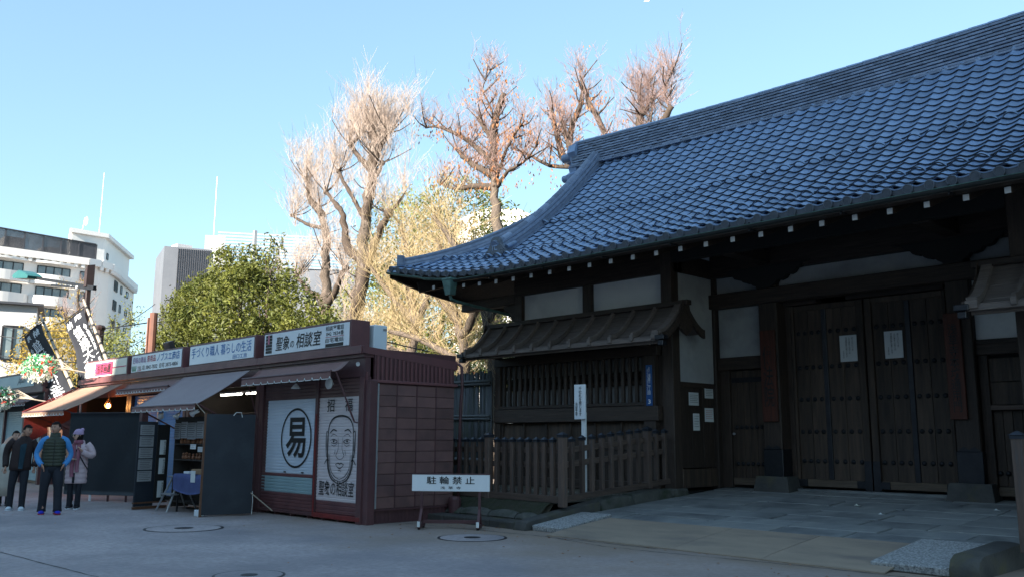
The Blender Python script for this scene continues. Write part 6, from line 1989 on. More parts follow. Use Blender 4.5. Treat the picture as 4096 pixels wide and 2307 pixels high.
ginkgo("ginkgo_tree", "tallest pollarded bare tree, a thick trunk with a crown of pale upright shoots", (-31.4, 21, 0),
       [(-31.5, 21, 0), (-31.4, 21, 3), (-31.36, 21, 5.4), (-31.0, 21, 7.4), (-30.75, 21, 9), (-30.65, 21, 10.6), (-30.45, 21.1, 12.2), (-30.32, 21, 13.3)],
       [([(-30.65, 21, 10.4), (-30.05, 20.8, 11.5), (-29.7, 20.8, 12.9), (-29.35, 20.8, 13.7)], .24, .13),
        ([(-30.4, 21, 12.7), (-31.0, 20.8, 13.4), (-31.5, 20.7, 14.0)], .20, .12),
        ([(-30.35, 21, 13.0), (-30.2, 21, 13.8), (-30.3, 21, 14.2)], .22, .16),
        ([(-29.8, 20.8, 12.9), (-29.3, 20.7, 13.6), (-28.8, 20.7, 13.9)], .16, .11),
        ([(-30.7, 21, 8.8), (-31.6, 20.8, 9.5), (-31.9, 20.7, 10.9), (-32.5, 20.6, 11.6), (-33.2, 20.6, 12.2)], .26, .10),
        ([(-30.7, 21, 10.6), (-31.4, 20.6, 11.9), (-32.1, 20.5, 12.9)], .14, .09),
        ([(-30.2, 21, 11.8), (-29.6, 20.6, 11.9), (-29.0, 20.6, 12.6)], .16, .10),
        ([(-31.2, 21, 6.3), (-30.0, 20.5, 7.6), (-28.9, 20.3, 9.2), (-27.9, 20.2, 10.2)], .34, .17)],
       .52, [((-30.2, 21, 13.9), 46, 1.6, 3.6), ((-29.3, 20.8, 13.7), 30, 1.4, 3.2), ((-31.5, 20.7, 14), 36, 1.2, 3.0), ((-28.6, 20.6, 13.4), 14, 1, 2.4), ((-32.4, 20.6, 12), 20, 1, 2.6)], 31)
ginkgo("ginkgo_tree", "pollarded bare tree with a bent top directly behind the evergreen's right edge", (-35.1, 22, 0),
       [(-35.1, 22, 0), (-35.1, 22, 4), (-35.15, 22, 7.2), (-35.1, 22, 9.2), (-35.4, 22, 10.9), (-36.0, 22, 12.3)],
       [([(-35.7, 22, 11.8), (-36.5, 21.8, 12.8), (-36.9, 21.8, 13.8)], .24, .14),
        ([(-35.1, 22, 7.8), (-36.2, 21.8, 8.2), (-37.3, 21.7, 9.1)], .24, .13),
        ([(-35.1, 22, 7.4), (-34.0, 21.8, 8.0), (-33.1, 21.7, 8.9)], .26, .15),
        ([(-35.6, 22, 11.2), (-36.8, 21.8, 11.6), (-38.0, 21.7, 12.2)], .15, .08)],
       .44, [((-36.6, 21.8, 13.2), 40, 1.4, 3.6), ((-37.6, 21.7, 11.6), 22, 1.2, 3.0), ((-36.9, 21.7, 9), 20, 1, 2.8), ((-39.2, 21.9, 9.6), 26, .8, 2.8), ((-33.2, 21.7, 8.9), 14, .8, 2), ((-40.5, 22, 8.6), 22, .6, 2.2)], 32)
# --- zelkova type trees with orange leaves
def zelk(label, trunk, limbs, r0, seed, leafn, n_shoot, group=None):
    r = random.Random(seed)
    t = thing("bare_tree", label, "tree", tuple(Vector(trunk[0])))
    mb = MB(); pts = limb(mb, trunk, r0, r0 * .5, 9, .06, r); mb.build("trunk", M["bark"], t, None, True)
    ends = [pts[-1]]; lp_ = []
    tw_ = MB()
    for P, a, b in limbs:
        mb = MB(); pp = limb(mb, P, a, b, 7, .1, r); mb.build("branch", M["barkd"], t, None, True)
        ends.append(pp[-1])
        for q in pp[2:]:
            lp_.append(q); shoots(tw_, q, n_shoot, .3, 1.5, r, 1.3, 1, .0075, 7)
    sb_ = MB()
    for q in lp_[::3]: subs(sb_, tw_, q, 2, 1.1, r, 3, .5, 1.0, (.3, 1.2))
    sb_.build("branches", M["barkd"], t, "stuff")
    for q in ends: shoots(tw_, q, n_shoot * 2, .4, 1.7, r, 1.0, 1, .0085, 7)
    tw_.build("twigs", M["twigpink"], t, "stuff")
    if leafn:
        lf = MB(); cl_ = [Vector(q) + Vector((r.gauss(0, .45), r.gauss(0, .4), r.gauss(.1, .4))) for q in lp_ for _ in range(2)]
        leafs(lf, [c for c in cl_ if r.random() < .62], leafn, .085, .13, r, 1.7, True)
        lf.build("dead_leaves", M["leafo"], t, "stuff")
    return t
zelk("tall bare tree with orange dead leaves and an upright trunk left of the roof ridge", [(-24.9, 23, 0), (-24.75, 23, 5), (-24.63, 23, 9.4), (-24.75, 23, 10.9), (-24.88, 23, 11.9)],
     [([(-24.85, 23, 11.6), (-24.85, 23, 12.6), (-24.7, 22.9, 13.6), (-24.15, 22.9, 14.9)], .26, .16),
      ([(-24.8, 23, 13.0), (-25.1, 22.8, 13.6), (-25.45, 22.7, 14.2)], .18, .13),
      ([(-24.9, 23, 11.7), (-25.6, 22.7, 12.2), (-26.1, 22.6, 12.6), (-26.6, 22.6, 13.1)], .18, .12),
      ([(-24.85, 23, 12.2), (-25.5, 22.7, 12.9), (-26.4, 22.6, 13.6), (-27.7, 22.5, 14.3), (-28.6, 22.5, 14.5)], .17, .05),
      ([(-24.75, 23, 11.2), (-25.7, 22.8, 11.4), (-26.8, 22.7, 11.5), (-27.8, 22.7, 11.9)], .22, .05),
      ([(-24.75, 23, 11.3), (-24.2, 22.8, 12.0), (-23.5, 22.7, 12.8), (-22.7, 22.6, 13.3)], .12, .04),
      ([(-24.6, 23, 11.2), (-23.8, 22.8, 11.6), (-22.9, 22.7, 11.7), (-22.0, 22.6, 12.2)], .12, .03),
      ([(-24.6, 23, 13.2), (-24.8, 22.8, 14.4), (-25.2, 22.7, 15.3), (-24.7, 22.7, 16.0)], .07, .02)], .38, 41, 12, 4)
zelk("bare forked tree rising just behind the ridge end ornament", [(-21.9, 25, 0), (-21.95, 25, 6), (-22.0, 25, 10.5), (-22.2, 25, 11.9)],
     [([(-22.2, 25, 11.8), (-22.9, 24.9, 12.6), (-23.2, 24.8, 13.8), (-23.4, 24.8, 14.6)], .24, .10),
      ([(-22.2, 25, 12.0), (-22.5, 24.9, 13.2), (-22.1, 24.9, 14.0), (-21.7, 24.8, 14.8), (-21.85, 24.8, 15.5)], .22, .05),
      ([(-22.4, 25, 12.6), (-22.7, 24.9, 13.3), (-22.9, 24.9, 14.0)], .14, .11),
      ([(-22.1, 25, 11.9), (-23.5, 24.8, 12.2), (-24.6, 24.7, 12.9), (-25.6, 24.7, 13.4)], .13, .05),
      ([(-21.7, 24.8, 15.0), (-21.2, 24.8, 13.9), (-20.6, 24.9, 12.6), (-20.3, 25, 11.6)], .12, .18)], .4, 42, 7, 5)
zelk("bare pollarded tree with reddish twigs above the middle of the roof ridge", [(-19.6, 25.5, 0), (-19.8, 25.5, 7), (-19.9, 25.5, 11.6)],
     [([(-19.9, 25.5, 11.4), (-19.6, 25.4, 12.3), (-19.3, 25.3, 13.2), (-19.0, 25.3, 13.5)], .30, .16),
      ([(-19.8, 25.5, 11.6), (-18.8, 25.4, 12.4), (-17.9, 25.3, 13.3)], .26, .15),
      ([(-19.3, 25.4, 12.8), (-19.2, 25.2, 13.6), (-19.4, 25.2, 14.3)], .06, .02),
      ([(-18.0, 25.3, 13.2), (-18.1, 25.2, 13.9), (-17.8, 25.2, 14.5)], .06, .02),
      ([(-18.9, 25.3, 12.6), (-18.7, 25.2, 13.5), (-18.9, 25.2, 14.3)], .06, .02)], .4, 43, 0, 8)
# --- dense mass of pollarded shoots behind the stall
def pollard(label, base, trunk, limbs, r0, seed, n, tw="strawtwig", L=(1.0, 2.6)):
    r = random.Random(seed)
    t = thing("pollarded_tree", label, "tree", base)
    mb = MB(); pts = limb(mb, trunk, r0, r0 * .6, 8, .12, r); mb.build("trunk", M["bark"], t, None, True)
    tw_ = MB()
    for P, a, b in limbs:
        mb = MB(); pp = limb(mb, P, a, b, 7, .15, r); mb.build("branch", M["bark"], t, None, True)
        for q in pp[2:]: shoots(tw_, q, n, L[0], L[1], r, 1.5, 1, .0085, 5, .25)
    for q in pts[4:]: shoots(tw_, q, n, L[0] * .8, L[1], r, 1.5, 1, .0085, 5, .25)
    tw_.build("shoots", M[tw], t, "stuff")
pollard("pale thick pollarded trunk full of straw coloured shoots behind the end stall", (-20.6, 18, 0), [(-20.6, 18, 0), (-20.7, 18, 2.5), (-20.8, 18, 4.2), (-21.2, 18, 5.4)],
        [([(-21.2, 18, 5.2), (-22.2, 17.8, 6.3), (-23.1, 17.7, 7.2)], .2, .1), ([(-20.8, 18, 4.6), (-20.0, 17.8, 5.3), (-19.4, 17.7, 5.9)], .2, .12), ([(-21.2, 18, 5.3), (-21.3, 17.8, 6.5), (-21.8, 17.7, 7.8)], .18, .09), ([(-20.8, 18, 3.8), (-22.6, 17.8, 4.6), (-24.2, 17.7, 5.0)], .18, .1)], .30, 51, 11)
pollard("leaning furrowed trunk with straw shoots beside the upturned roof corner", (-18.4, 17.2, 0), [(-18.2, 17.2, 0), (-18.35, 17.2, 2.6), (-18.65, 17.2, 4.4), (-19.2, 17.2, 5.9), (-19.5, 17.2, 6.6)],
        [([(-19.4, 17.2, 6.3), (-20.3, 17.1, 7.4), (-21.1, 17.0, 8.3)], .18, .09), ([(-18.7, 17.2, 4.8), (-18.0, 17.1, 5.6), (-17.5, 17.0, 6.0)], .12, .05)], .26, 52, 9)
pollard("low pollarded tree crowded with straw shoots between the ginkgo trunks and the gate", (-25.6, 19.5, 0), [(-25.6, 19.5, 0), (-25.5, 19.5, 3), (-25.2, 19.5, 5.4), (-25.6, 19.5, 7.0)],
        [([(-25.3, 19.5, 5.6), (-26.6, 19.3, 6.9), (-27.6, 19.2, 7.9)], .2, .1), ([(-25.3, 19.5, 5.2), (-24.2, 19.3, 6.4), (-23.4, 19.2, 7.6)], .2, .1), ([(-25.6, 19.5, 6.8), (-25.4, 19.3, 8.0), (-25.7, 19.2, 9.0)], .17, .09), ([(-25.5, 19.5, 4.4), (-27.2, 19.3, 5.0), (-28.6, 19.2, 5.6)], .16, .09)], .30, 53, 12)
# --- leafy trees
def leafy(name, label, base, blobs, n, size, m, seed, trunk_r=.16, per=14, sp=.22, elong=1.7, tops=None):
    r = random.Random(seed)
    t = thing(name, label, "tree", base)
    tk = MB()
    mb = MB(); cents = []
    tot = sum(b[3] * b[4] * b[5] for b in blobs)
    for (cx, cy, cz, rx, ry, rz_) in blobs:
        k = int(n * (rx * ry * rz_) ** .8 / sum((b[3] * b[4] * b[5]) ** .8 for b in blobs) / per)
        for _ in range(k):
            while True:
                v = Vector((r.uniform(-1, 1), r.uniform(-1, 1), r.uniform(-1, 1)))
                if .25 < v.length < 1: break
            q = v.length
            v = v * (.62 + .38 * q) / q if r.random() < .75 else v
            c = Vector((cx + v.x * rx, cy + v.y * ry, cz + v.z * rz_))
            if noise.noise(c * .9 + Vector((seed, 0, 0))) < -.12: continue
            cents.append(c)
        tk.tube(clerp([Vector(base), Vector(base) * .3 + Vector((cx, cy, cz)) * .7 - Vector((0, 0, rz_ * .5)), Vector((cx, cy, cz))], 4), [trunk_r * (1 - .1 * i) for i in range(9)], 6)
    tk.build("trunk", M["barkd"], t, None, True)
    leafs(mb, cents, per, size, sp, r, elong)
    if tops:
        tw_ = MB()
        for p in tops:
            for _ in range(7):
                a = r.uniform(0, 6.3); d = Vector((cos(a) * .35, sin(a) * .2, 1)).normalized(); L = r.uniform(.6, 1.5)
                q0 = Vector(p) + Vector((r.uniform(-.5, .5), r.uniform(-.3, .3), -.4))
                tw_.tube([q0, q0 + d * L], [.012, .005], 3, False)
                leafs(mb, [q0 + d * L * k / 9 for k in range(2, 10)], 3, size, .06, r, elong)
        tw_.build("twigs", M["barkd"], t, "stuff")
    mb.build("leaves", M[m], t, "stuff")
    return t
leafy("evergreen_tree", "broad glossy evergreen tree rising behind the middle stall signs", (-27.5, 14.6, 0),
      [(-29.6, 14.6, 5.8, 3.0, 1.8, 1.6), (-32.6, 14.8, 5.2, 2.0, 1.5, 1.3), (-27.0, 14.4, 5.7, 2.2, 1.7, 1.5), (-25.1, 14.4, 5.1, 1.6, 1.3, 1.1), (-29.0, 14.6, 7.2, 1.5, 1.1, .9), (-26.6, 14.5, 7.0, 1.2, .9, .8), (-31.6, 14.6, 6.5, 1.3, 1.0, .8), (-34.2, 14.9, 5.0, 1.2, 1.0, 1.0), (-23.6, 14.3, 4.7, 1.1, 1.0, .7), (-30.5, 14.4, 4.2, 2.6, 1.5, .9), (-26.6, 14.4, 4.2, 2.4, 1.5, .8)],
      62000, .088, "leaf", 61, .16, 20, .13, 1.8, [(-35.2, 14.9, 5.8), (-36.3, 15, 5.4), (-34.4, 14.8, 6.4), (-32.6, 14.7, 6.8), (-29.6, 14.6, 7.5), (-37.0, 15, 5.0), (-31, 14.6, 7.1), (-26.2, 14.5, 7.2), (-36.5, 15.1, 6.4), (-35.8, 15, 4.6)])
leafy("evergreen_tree", "dark evergreen shrub beside the leaning trunk over the bamboo fence", (-19.6, 19.6, 0), [(-20.6, 19.8, 3.9, 1.6, 1.2, 1.3), (-19.3, 19.6, 4.4, 1.1, 1, 1.0), (-22.3, 20, 3.6, 1.3, 1.1, 1.0)], 7500, .075, "leafd", 62, .1, 12, .16)
leafy("evergreen_tree", "large light green evergreen behind the straw coloured shoots", (-36, 28, 0), [(-36.5, 28, 12.0, 3.0, 2, 2.4), (-33.0, 28, 12.2, 2.6, 2, 2.2), (-38.5, 28, 11.0, 2.0, 2, 1.6), (-39.6, 28, 8.6, 2.8, 2, 2.4), (-35.5, 28, 8.0, 4.2, 2, 2.4), (-31.0, 28, 8.6, 2.6, 2, 2.6), (-34, 27, 5.4, 6.5, 2, 2.6), (-29, 27.5, 10.6, 1.6, 1.6, 1.6)], 46000, .13, "leafy", 63, .25, 12, .28)
leafy("evergreen_tree", "dark foliage low behind the pollarded trunks", (-24.6, 22, 0), [(-28.5, 23, 6.4, 3.0, 1.3, 2.0), (-26, 22.4, 3.6, 3.6, 1.3, 1.8), (-22.4, 21.8, 5.4, 2.6, 1.2, 2.2), (-30.5, 23, 4.2, 3.4, 1.3, 2.0)], 18000, .085, "leaf", 64, .14, 12, .2)
leafy("yellow_green_tree", "light green young tree left of the reddish pole", (-42.6, 15.5, 0), [(-42.2, 15.5, 4.6, 1.8, 1.2, 1.6), (-44.2, 15.6, 4.2, 1.5, 1.1, 1.2), (-41.0, 15.4, 5.8, .9, .8, 1.0), (-39.4, 15.4, 4.0, 1.8, 1.1, 1.2), (-43.6, 15.6, 5.4, .7, .7, 1.0)], 11000, .085, "leafy", 65, .08, 12, .18, 1.6, [(-42.8, 15.5, 6.4), (-44.4, 15.6, 5.8), (-40.9, 15.4, 6.8)])
leafy("yellow_leaved_tree", "yellow leaved bush low behind the second stall sign", (-37, 15, 0), [(-37.2, 15.4, 3.9, 2.0, 1.1, .9)], 2600, .08, "leafyel", 66, .06, 12, .2)
leafy("yellow_leaved_tree", "yellow leaved tree behind the flags at the left", (-46, 14, 0), [(-47.5, 14.2, 5.2, 2.6, 1.5, 2.2), (-44.4, 13.8, 4.8, 2.0, 1.3, 2.2), (-50.6, 14.6, 4.4, 2.4, 1.3, 2.0), (-49.5, 14.5, 6.8, 1.3, 1, .8)], 10500, .10, "leafyel", 67, .14, 11, .28)
_lo = M["leafo"]; M["leafo"] = M["leafyel"]
zelk("small bare tree with a few yellow leaves before the white apartment block", [(-52.6, 16.9, 0), (-52.6, 16.9, 5), (-52.6, 16.9, 7.6)], [([(-52.6, 16.9, 7), (-52.2, 16.8, 8.2), (-52.4, 16.7, 9.6)], .18, .08), ([(-52.6, 16.9, 7), (-53.8, 16.8, 7.9), (-54.4, 16.7, 8.4)], .18, .10), ([(-52.6, 16.9, 6.6), (-51.8, 16.8, 7.2), (-51.0, 16.7, 7.8)], .14, .08)], .22, 44, 14, 1)
M["leafo"] = _lo
leafy("dark_shrub", "dark undergrowth behind the flags and first stall", (-38, 12.6, 0), [(-36, 12.8, 2.6, 4.2, 1.0, 1.2), (-44, 13.0, 2.4, 5, 1, 1.2), (-30, 12.6, 2.8, 3.2, 1.0, 1.0)], 7000, .09, "leafd", 68, .06, 12, .22)
far = MB(); rf2 = random.Random(5); cs = []
for k in range(360):
    cs.append(Vector((rf2.uniform(-75, -15), rf2.uniform(33, 38), rf2.uniform(.5, 6.5) + 1.5 * noise.noise((k * .37, 0, 0)))))
leafs(far, cs, 26, .28, .7, rf2, 1.5)
o = far.build("treeline", M["leafd"], None, "stuff"); 
# garden ground behind the stalls and gate
gg = MB(); gg.grid(lambda u, v: (-90 + 96 * u, 15.2 + 50 * v, .02), 4, 4)
# gull
gu = MB(); gp = Vector((-31.0, 41.7, 28.3))
gu.prism([(-.45, .02), (0, .10), (.5, .25), (.1, -.02), (.0, -.08), (-.15, -.05)], lambda u, v, t: (gp.x + u * .9, gp.y + .04 * t, gp.z + v)); tag(gu.build("gull", M["white"]), "tiny white gull high in the blue sky above the trees", "bird")
# ------------------------------------------------------------------ people
def skin_body(name, verts, edges, radii, m, par, lvl=1, smooth=True):
    me = bpy.data.meshes.new(name)
    me.from_pydata(verts, edges, [])
    o = bpy.data.objects.new(name, me); COL.objects.link(o)
    me.materials.append(m)
    sk = o.modifiers.new("skin", 'SKIN'); sk.use_smooth_shade = smooth
    for i, rr_ in enumerate(radii):
        d = me.skin_vertices[0].data[i]
        d.radius = rr_ if hasattr(rr_, '__len__') else (rr_, rr_)
        d.use_root = (i == 0)
    ss = o.modifiers.new("sub", 'SUBSURF'); ss.levels = lvl; ss.render_levels = lvl
    o.parent = par
    ORG[o.name] = (0, 0, 0)
    return o
skin_m = mat("skin", (.46, .26, .18), (.40, .22, .155), 6, .5, 0, spec=.35)
skin_l = mat("light_skin", (.58, .37, .28), (.52, .32, .24), 6, .5, 0, spec=.35)
hair_m = mat("black_hair", (.009, .007, .007), (.014, .012, .011), 20, .85, .5, 60, spec=.15)
P = dict(
    navy=mat("dark_trousers", (.014, .017, .026), (.010, .012, .018), 5, .8, .3, 20),
    olive=mat("olive_quilted_vest", (.038, .045, .028), (.028, .034, .021), 4, .55, .2, 30),
    sky=mat("bright_blue_shirt", (.06, .26, .58), (.05, .22, .50), 5, .7, .2, 30),
    brown=mat("dark_brown_jacket", (.032, .019, .019), (.023, .014, .014), 4, .75, .2, 30),
    teal=mat("teal_shirt", (.01, .04, .06), None, 4, .8),
    pinkc=mat("pale_pink_coat", (.56, .43, .45), (.50, .38, .40), 4, .6, .15, 30),
    scarf=mat("striped_plum_scarf", (.20, .05, .09), (.34, .16, .20), 26, .85, .3, 60, st=(1, .1, .1)),
    lilac=mat("lilac_knit_hat", (.46, .33, .50), (.38, .27, .42), 30, .9, .6, 70),
    cream=mat("cream_coat", (.50, .46, .40), (.42, .39, .34), 4, .8, .3, 30),
    black=mat("black_coat", (.010, .011, .015), (.016, .017, .022), 4, .75, .2, 30),
    bluesh=mat("blue_trainers", (.015, .03, .55), (.02, .03, .4), 8, .5),
    whitesh=mat("white_trainers", (.70, .76, .80), (.62, .68, .74), 6, .5),
    redsole=mat("red_sole", (.35, .03, .04), None, 5, .6),
    lens=mat("dark_lens", (.008, .008, .01), None, 5, .1, spec=.8),
)
def rings(mb, secs, n=16, cap=True):
    """secs: (cx,cy,z,rx,ry) loft"""
    vs = []
    for (cx, cy, z, rx, ry) in secs:
        for k in range(n):
            a = 2 * pi * k / n
            ca, sa = cos(a), sin(a)
            e = .88
            vs.append((cx + rx * (abs(ca) ** e) * (1 if ca >= 0 else -1), cy + ry * (abs(sa) ** e) * (1 if sa >= 0 else -1), z))
    fs = [(i * n + k, i * n + (k + 1) % n, (i + 1) * n + (k + 1) % n, (i + 1) * n + k) for i in range(len(secs) - 1) for k in range(n)]
    if cap:
        fs.append(tuple(range(n - 1, -1, -1))); fs.append(tuple((len(secs) - 1) * n + k for k in range(n)))
    return mb.add(vs, fs)
def head(t, c, yaw, sm, hair=True, tilt=0.0):
    """head parts around centre c; the skull itself belongs to the body mesh"""
    Mh = Matrix.Translation(c) @ Matrix.Rotation(yaw, 4, 'Z') @ Matrix.Rotation(tilt, 4, 'X')
    def bl(name, mb, m, smooth=True, par=None):
        mb.xf(Mh); return mb.build(name, m, par or t, None, smooth, local=True)
    f = MB()
    vs = []
    n, m_ = 20, 14
    f.ball((0, 0, 0), 1, n, m_)
    out = []
    for (x, y, z) in f.v:
        px, py, pz = x * .077, y * .098, z * .118
        if z < -.2: px *= 1 - .42 * (-z - .2); py *= 1 - .12 * (-z - .2)
        if y < -.3 and abs(x) < .9:
            py -= .010 * exp(-((z + .25) / .12) ** 2 - (x / .28) ** 2) * 2.3 + .0
            py += .012 * exp(-((z - .05) / .12) ** 2) * exp(-((abs(x) - .45) / .2) ** 2)
            py -= .006 * exp(-((z + .62) / .1) ** 2 - (x / .3) ** 2)
            py -= .008 * exp(-((z + .9) / .12) ** 2 - (x / .35) ** 2)
        out.append((px, py, pz))
    f.v = out
    f.prism([(-.011, -.005), (.011, -.005), (.006, .045), (-.006, .045)], lambda u, v, k: (u, -.092 - (.028 * (1 - v / .05)) * (k == 0), v - .035))
    for s in (-1, 1):
        f.ball((s * .078, .008, -.008), (.010, .020, .032), 8, 6)
    fo = bl("head", f, sm)
    for s in (-1, 1):
        e = MB(); e.ball((s * .031, -.088, .006), (.012, .006, .006), 8, 5); bl("eye", e, P["lens"], True, fo)
        e = MB(); e.tube([(s * .046, -.086, .026), (s * .03, -.095, .031), (s * .014, -.095, .026)], .0035, 5); bl("eyebrow", e, hair_m, True, fo)
    mo = MB(); mo.ball((0, -.092, -.062), (.021, .007, .006), 10, 5); bl("mouth", mo, mat("lips", (.26, .08, .08), None, 5, .5), True, fo)
    if hair:
        h = MB(); h.ball((0, 0, 0), 1, 20, 12)
        o2 = []
        for (x, y, z) in h.v:
            k = 1.0
            low = .48 if y < 0 else -.35
            zz = max(z, low + (.12 * abs(x) if y < 0 else 0))
            rr_ = .084 * (1 if zz <= z + .01 else .93)
            o2.append((x * .0845, y * .105 + .004, zz * .127 + .003 + .004 * noise.noise((x * 5, y * 5, z * 5))))
        h.v = o2
        bl("hair", h, hair_m)
    return fo, Mh
def shoe(t, x, y, z, rz, m, sole, L=.28):
    mb = MB()
    secs = []
    n = 10
    pts = [(-.5, .045, .07), (-.42, .052, .10), (-.2, .050, .095), (0.05, .048, .075), (.25, .052, .055), (.42, .042, .04), (.5, .02, .025)]
    vs = []
    for (s_, w, h) in pts:
        for k in range(n):
            a = 2 * pi * k / n
            vs.append((w * cos(a), -s_ * L, max(.012, h * .5 + h * .5 * sin(a) + .012)))
    mb.add(vs, [(i * n + k, i * n + (k + 1) % n, (i + 1) * n + (k + 1) % n, (i + 1) * n + k) for i in range(len(pts) - 1) for k in range(n)] + [tuple(range(n)), tuple(range(len(pts) * n - 1, (len(pts) - 1) * n - 1, -1))])
    Mx = Matrix.Translation((x, y, z)) @ Matrix.Rotation(rz, 4, 'Z')
    mb.xf(Mx); o = mb.build("shoe", m, t, None, True, local=True)
    sb = MB(); poly = [(w * 1.05, -s_ * L) for s_, w, h in pts] + [(-w * 1.05, -s_ * L) for s_, w, h in reversed(pts)]
    sb.prism(poly, lambda u, v, k: (u, v, .022 * k)); sb.xf(Mx); sb.build("sole", sole, o, local=True)
    ORG[o.name] = (0, 0, 0)
def legs(t, m, hip, feet, knees, w=.088, ank=.055, top=.95):
    mb = MB()
    rings(mb, [(0, 0, top - .17, .155, .115), (0, 0, top - .08, .172, .122), (0, 0, top, .165, .115), (0, 0, top + .06, .16, .11)], 16)
    for s, f, k in zip((-1, 1), feet, knees):
        h = (s * .082, 0, top - .08)
        pts = [Vector(h), Vector(h).lerp(Vector(k), .5), Vector(k), Vector(k).lerp(Vector(f), .5), Vector((f[0], f[1], f[2] + .10)), Vector((f[0], f[1] - .0, f[2] + .05))]
        mb.tube(pts, [w * 1.12, w * 1.02, w * .80, w * .74, ank * 1.12, ank * 1.25], 12)
    return mb.build("trousers", m, t, None, True, local=True)
def arm_(t, name, m, pts, rads, n=10):
    mb = MB(); mb.tube(clerp(pts, 3), [rads[0] + (rads[1] - rads[0]) * i / ((len(pts) - 1) * 3) for i in range((len(pts) - 1) * 3 + 1)], n)
    return mb.build(name, m, t, None, True, local=True)
def hand(t, c, d, m, side=1, curl=.6, up=(0, 0, 1)):
    """palm at c pointing along d, five bent fingers of different length"""
    d = Vector(d).normalized(); u = Vector(up); s_ = d.cross(u).normalized() * side; u = s_.cross(d).normalized() * side
    mb = MB(); c = Vector(c)
    mb.tube([c - d * .05, c - d * .01, c + d * .035], [.026, .036, .034], 10, True, .55)
    for k, L in enumerate((.060, .070, .066, .052)):
        b = c + d * .035 + s_ * (-.024 + .016 * k)
        p1 = b + d * L * .45; p2 = p1 + (d * cos(curl) - u * sin(curl)) * L * .33; p3 = p2 + (d * cos(curl * 2) - u * sin(curl * 2)) * L * .26
        mb.tube([b, p1, p2, p3], [.0085, .008, .0075, .006], 6)
    b = c - d * .005 - s_ * .032
    mb.tube([b, b + (d * .7 - s_ * .6) * .035, b + (d * .95 - s_ * .35 - u * .3) * .06], [.011, .010, .008], 6)
    return mb.build("hand", m, t, None, True, local=True)
def body(t, m, pose, H_=1.0):
    """one continuous skin surface under the clothes"""
    V = [(0, 0, .95), (0, 0, 1.12), (0, -.01, 1.30), (0, 0, 1.44), (0, -.005, 1.52)]
    E = [(0, 1), (1, 2), (2, 3), (3, 4)]
    Rr = [.11, .10, .11, .055, .050]
    for s, P_ in zip((-1, 1), pose["arms"]):
        b = len(V)
        V += [(s * .13, 0, 1.34)] + [tuple(p) for p in P_]; Rr += [.045] + [.036, .03, .026][:len(P_)]
        E += [(3, b)] + [(b + i, b + i + 1) for i in range(len(P_))]
    for s, P_ in zip((-1, 1), pose["legs"]):
        b = len(V)
        V += [(s * .085, 0, .88)] + [tuple(p) for p in P_]; Rr += [.078] + [.055, .042, .036][:len(P_)]
        E += [(0, b)] + [(b + i, b + i + 1) for i in range(len(P_))]
    hc = pose["head"]
    V.append((hc[0], hc[1] + .01, hc[2] - .02)); Rr.append(.06); E.append((4, len(V) - 1))
    return skin_body("body", V, E, Rr, m, t)
def person(label, loc, face, scale, group=None):
    t = thing("person", label, "person", loc, face, group)
    t.scale = (scale, scale, scale)
    ORG[t.name] = (0, 0, 0)
    return t
face_cam = lambda x, y: atan2(-x, -(-y)) if False else atan2(-x, y)
# --- man in an olive vest
x, y = -18.67, 5.78
t = person("man in an olive quilted vest over a bright blue shirt, hands in his pockets", (x, y, 0), atan2(.955, .296) , 1.0)
hc = (.0, -.03, 1.625)
body(t, skin_m, dict(arms=[[(-.235, .03, 1.15), (-.24, -.04, .95)], [(.235, .03, 1.15), (.24, -.04, .95)]], legs=[[(-.11, -.05, .50), (-.12, -.02, .08)], [(.11, -.10, .50), (.13, -.16, .10)]], head=hc))
legs(t, P["navy"], 0, [(-.13, .02, .0), (.14, -.20, .01)], [(-.12, -.05, .5), (.12, -.14, .50)], .098, .066)
v = MB(); secs = []
for k in range(45):
    q = k / 44; z = .90 + .55 * q
    bul = .011 * abs(sin(q * pi * 9))
    w = (.185 + .012 * sin(q * 3)) if q < .75 else .185 + .012 * sin(2.25) - .06 * ((q - .75) / .25) ** 2
    if q > .95: w -= .03
    secs.append((0, 0, z, w + bul, .135 + bul - (.03 * ((q - .8) / .2) if q > .8 else 0)))
rings(v, secs, 22); ve = v.build("vest", P["olive"], t, None, True, local=True)
v = MB(); v.tube([(0, -.152 - .003, .91), (0, -.155, 1.2), (0, -.14, 1.40)], .006, 5); v.build("zip", M["wire"], ve, local=True)
v = MB(); rings(v, [(0, -.005, 1.40, .12, .10), (0, .0, 1.47, .095, .09), (0, .01, 1.535, .088, .085), (0, .015, 1.54, .07, .07), (0, .0, 1.45, .06, .06)], 18, False); v.build("collar", P["olive"], ve, None, True, local=True)
for s in (-1, 1):
    a = arm_(t, "sleeve", P["sky"], [(s * .10, 0, 1.42), (s * .19, .0, 1.38), (s * .245, .02, 1.27), (s * .285, .05, 1.13), (s * .25, -.03, 1.0), (s * .19, -.09, .92)], (.070, .050))
    hand(t, (s * .175, -.105, .90), (-s * .4, .1, -1), skin_m, s, .2)
head(t, Vector(hc), -.62, skin_m)
shoe(t, -.13, .0, 0, -.05, P["bluesh"], P["redsole"]); shoe(t, .14, -.21, .01, .15, P["bluesh"], P["redsole"])
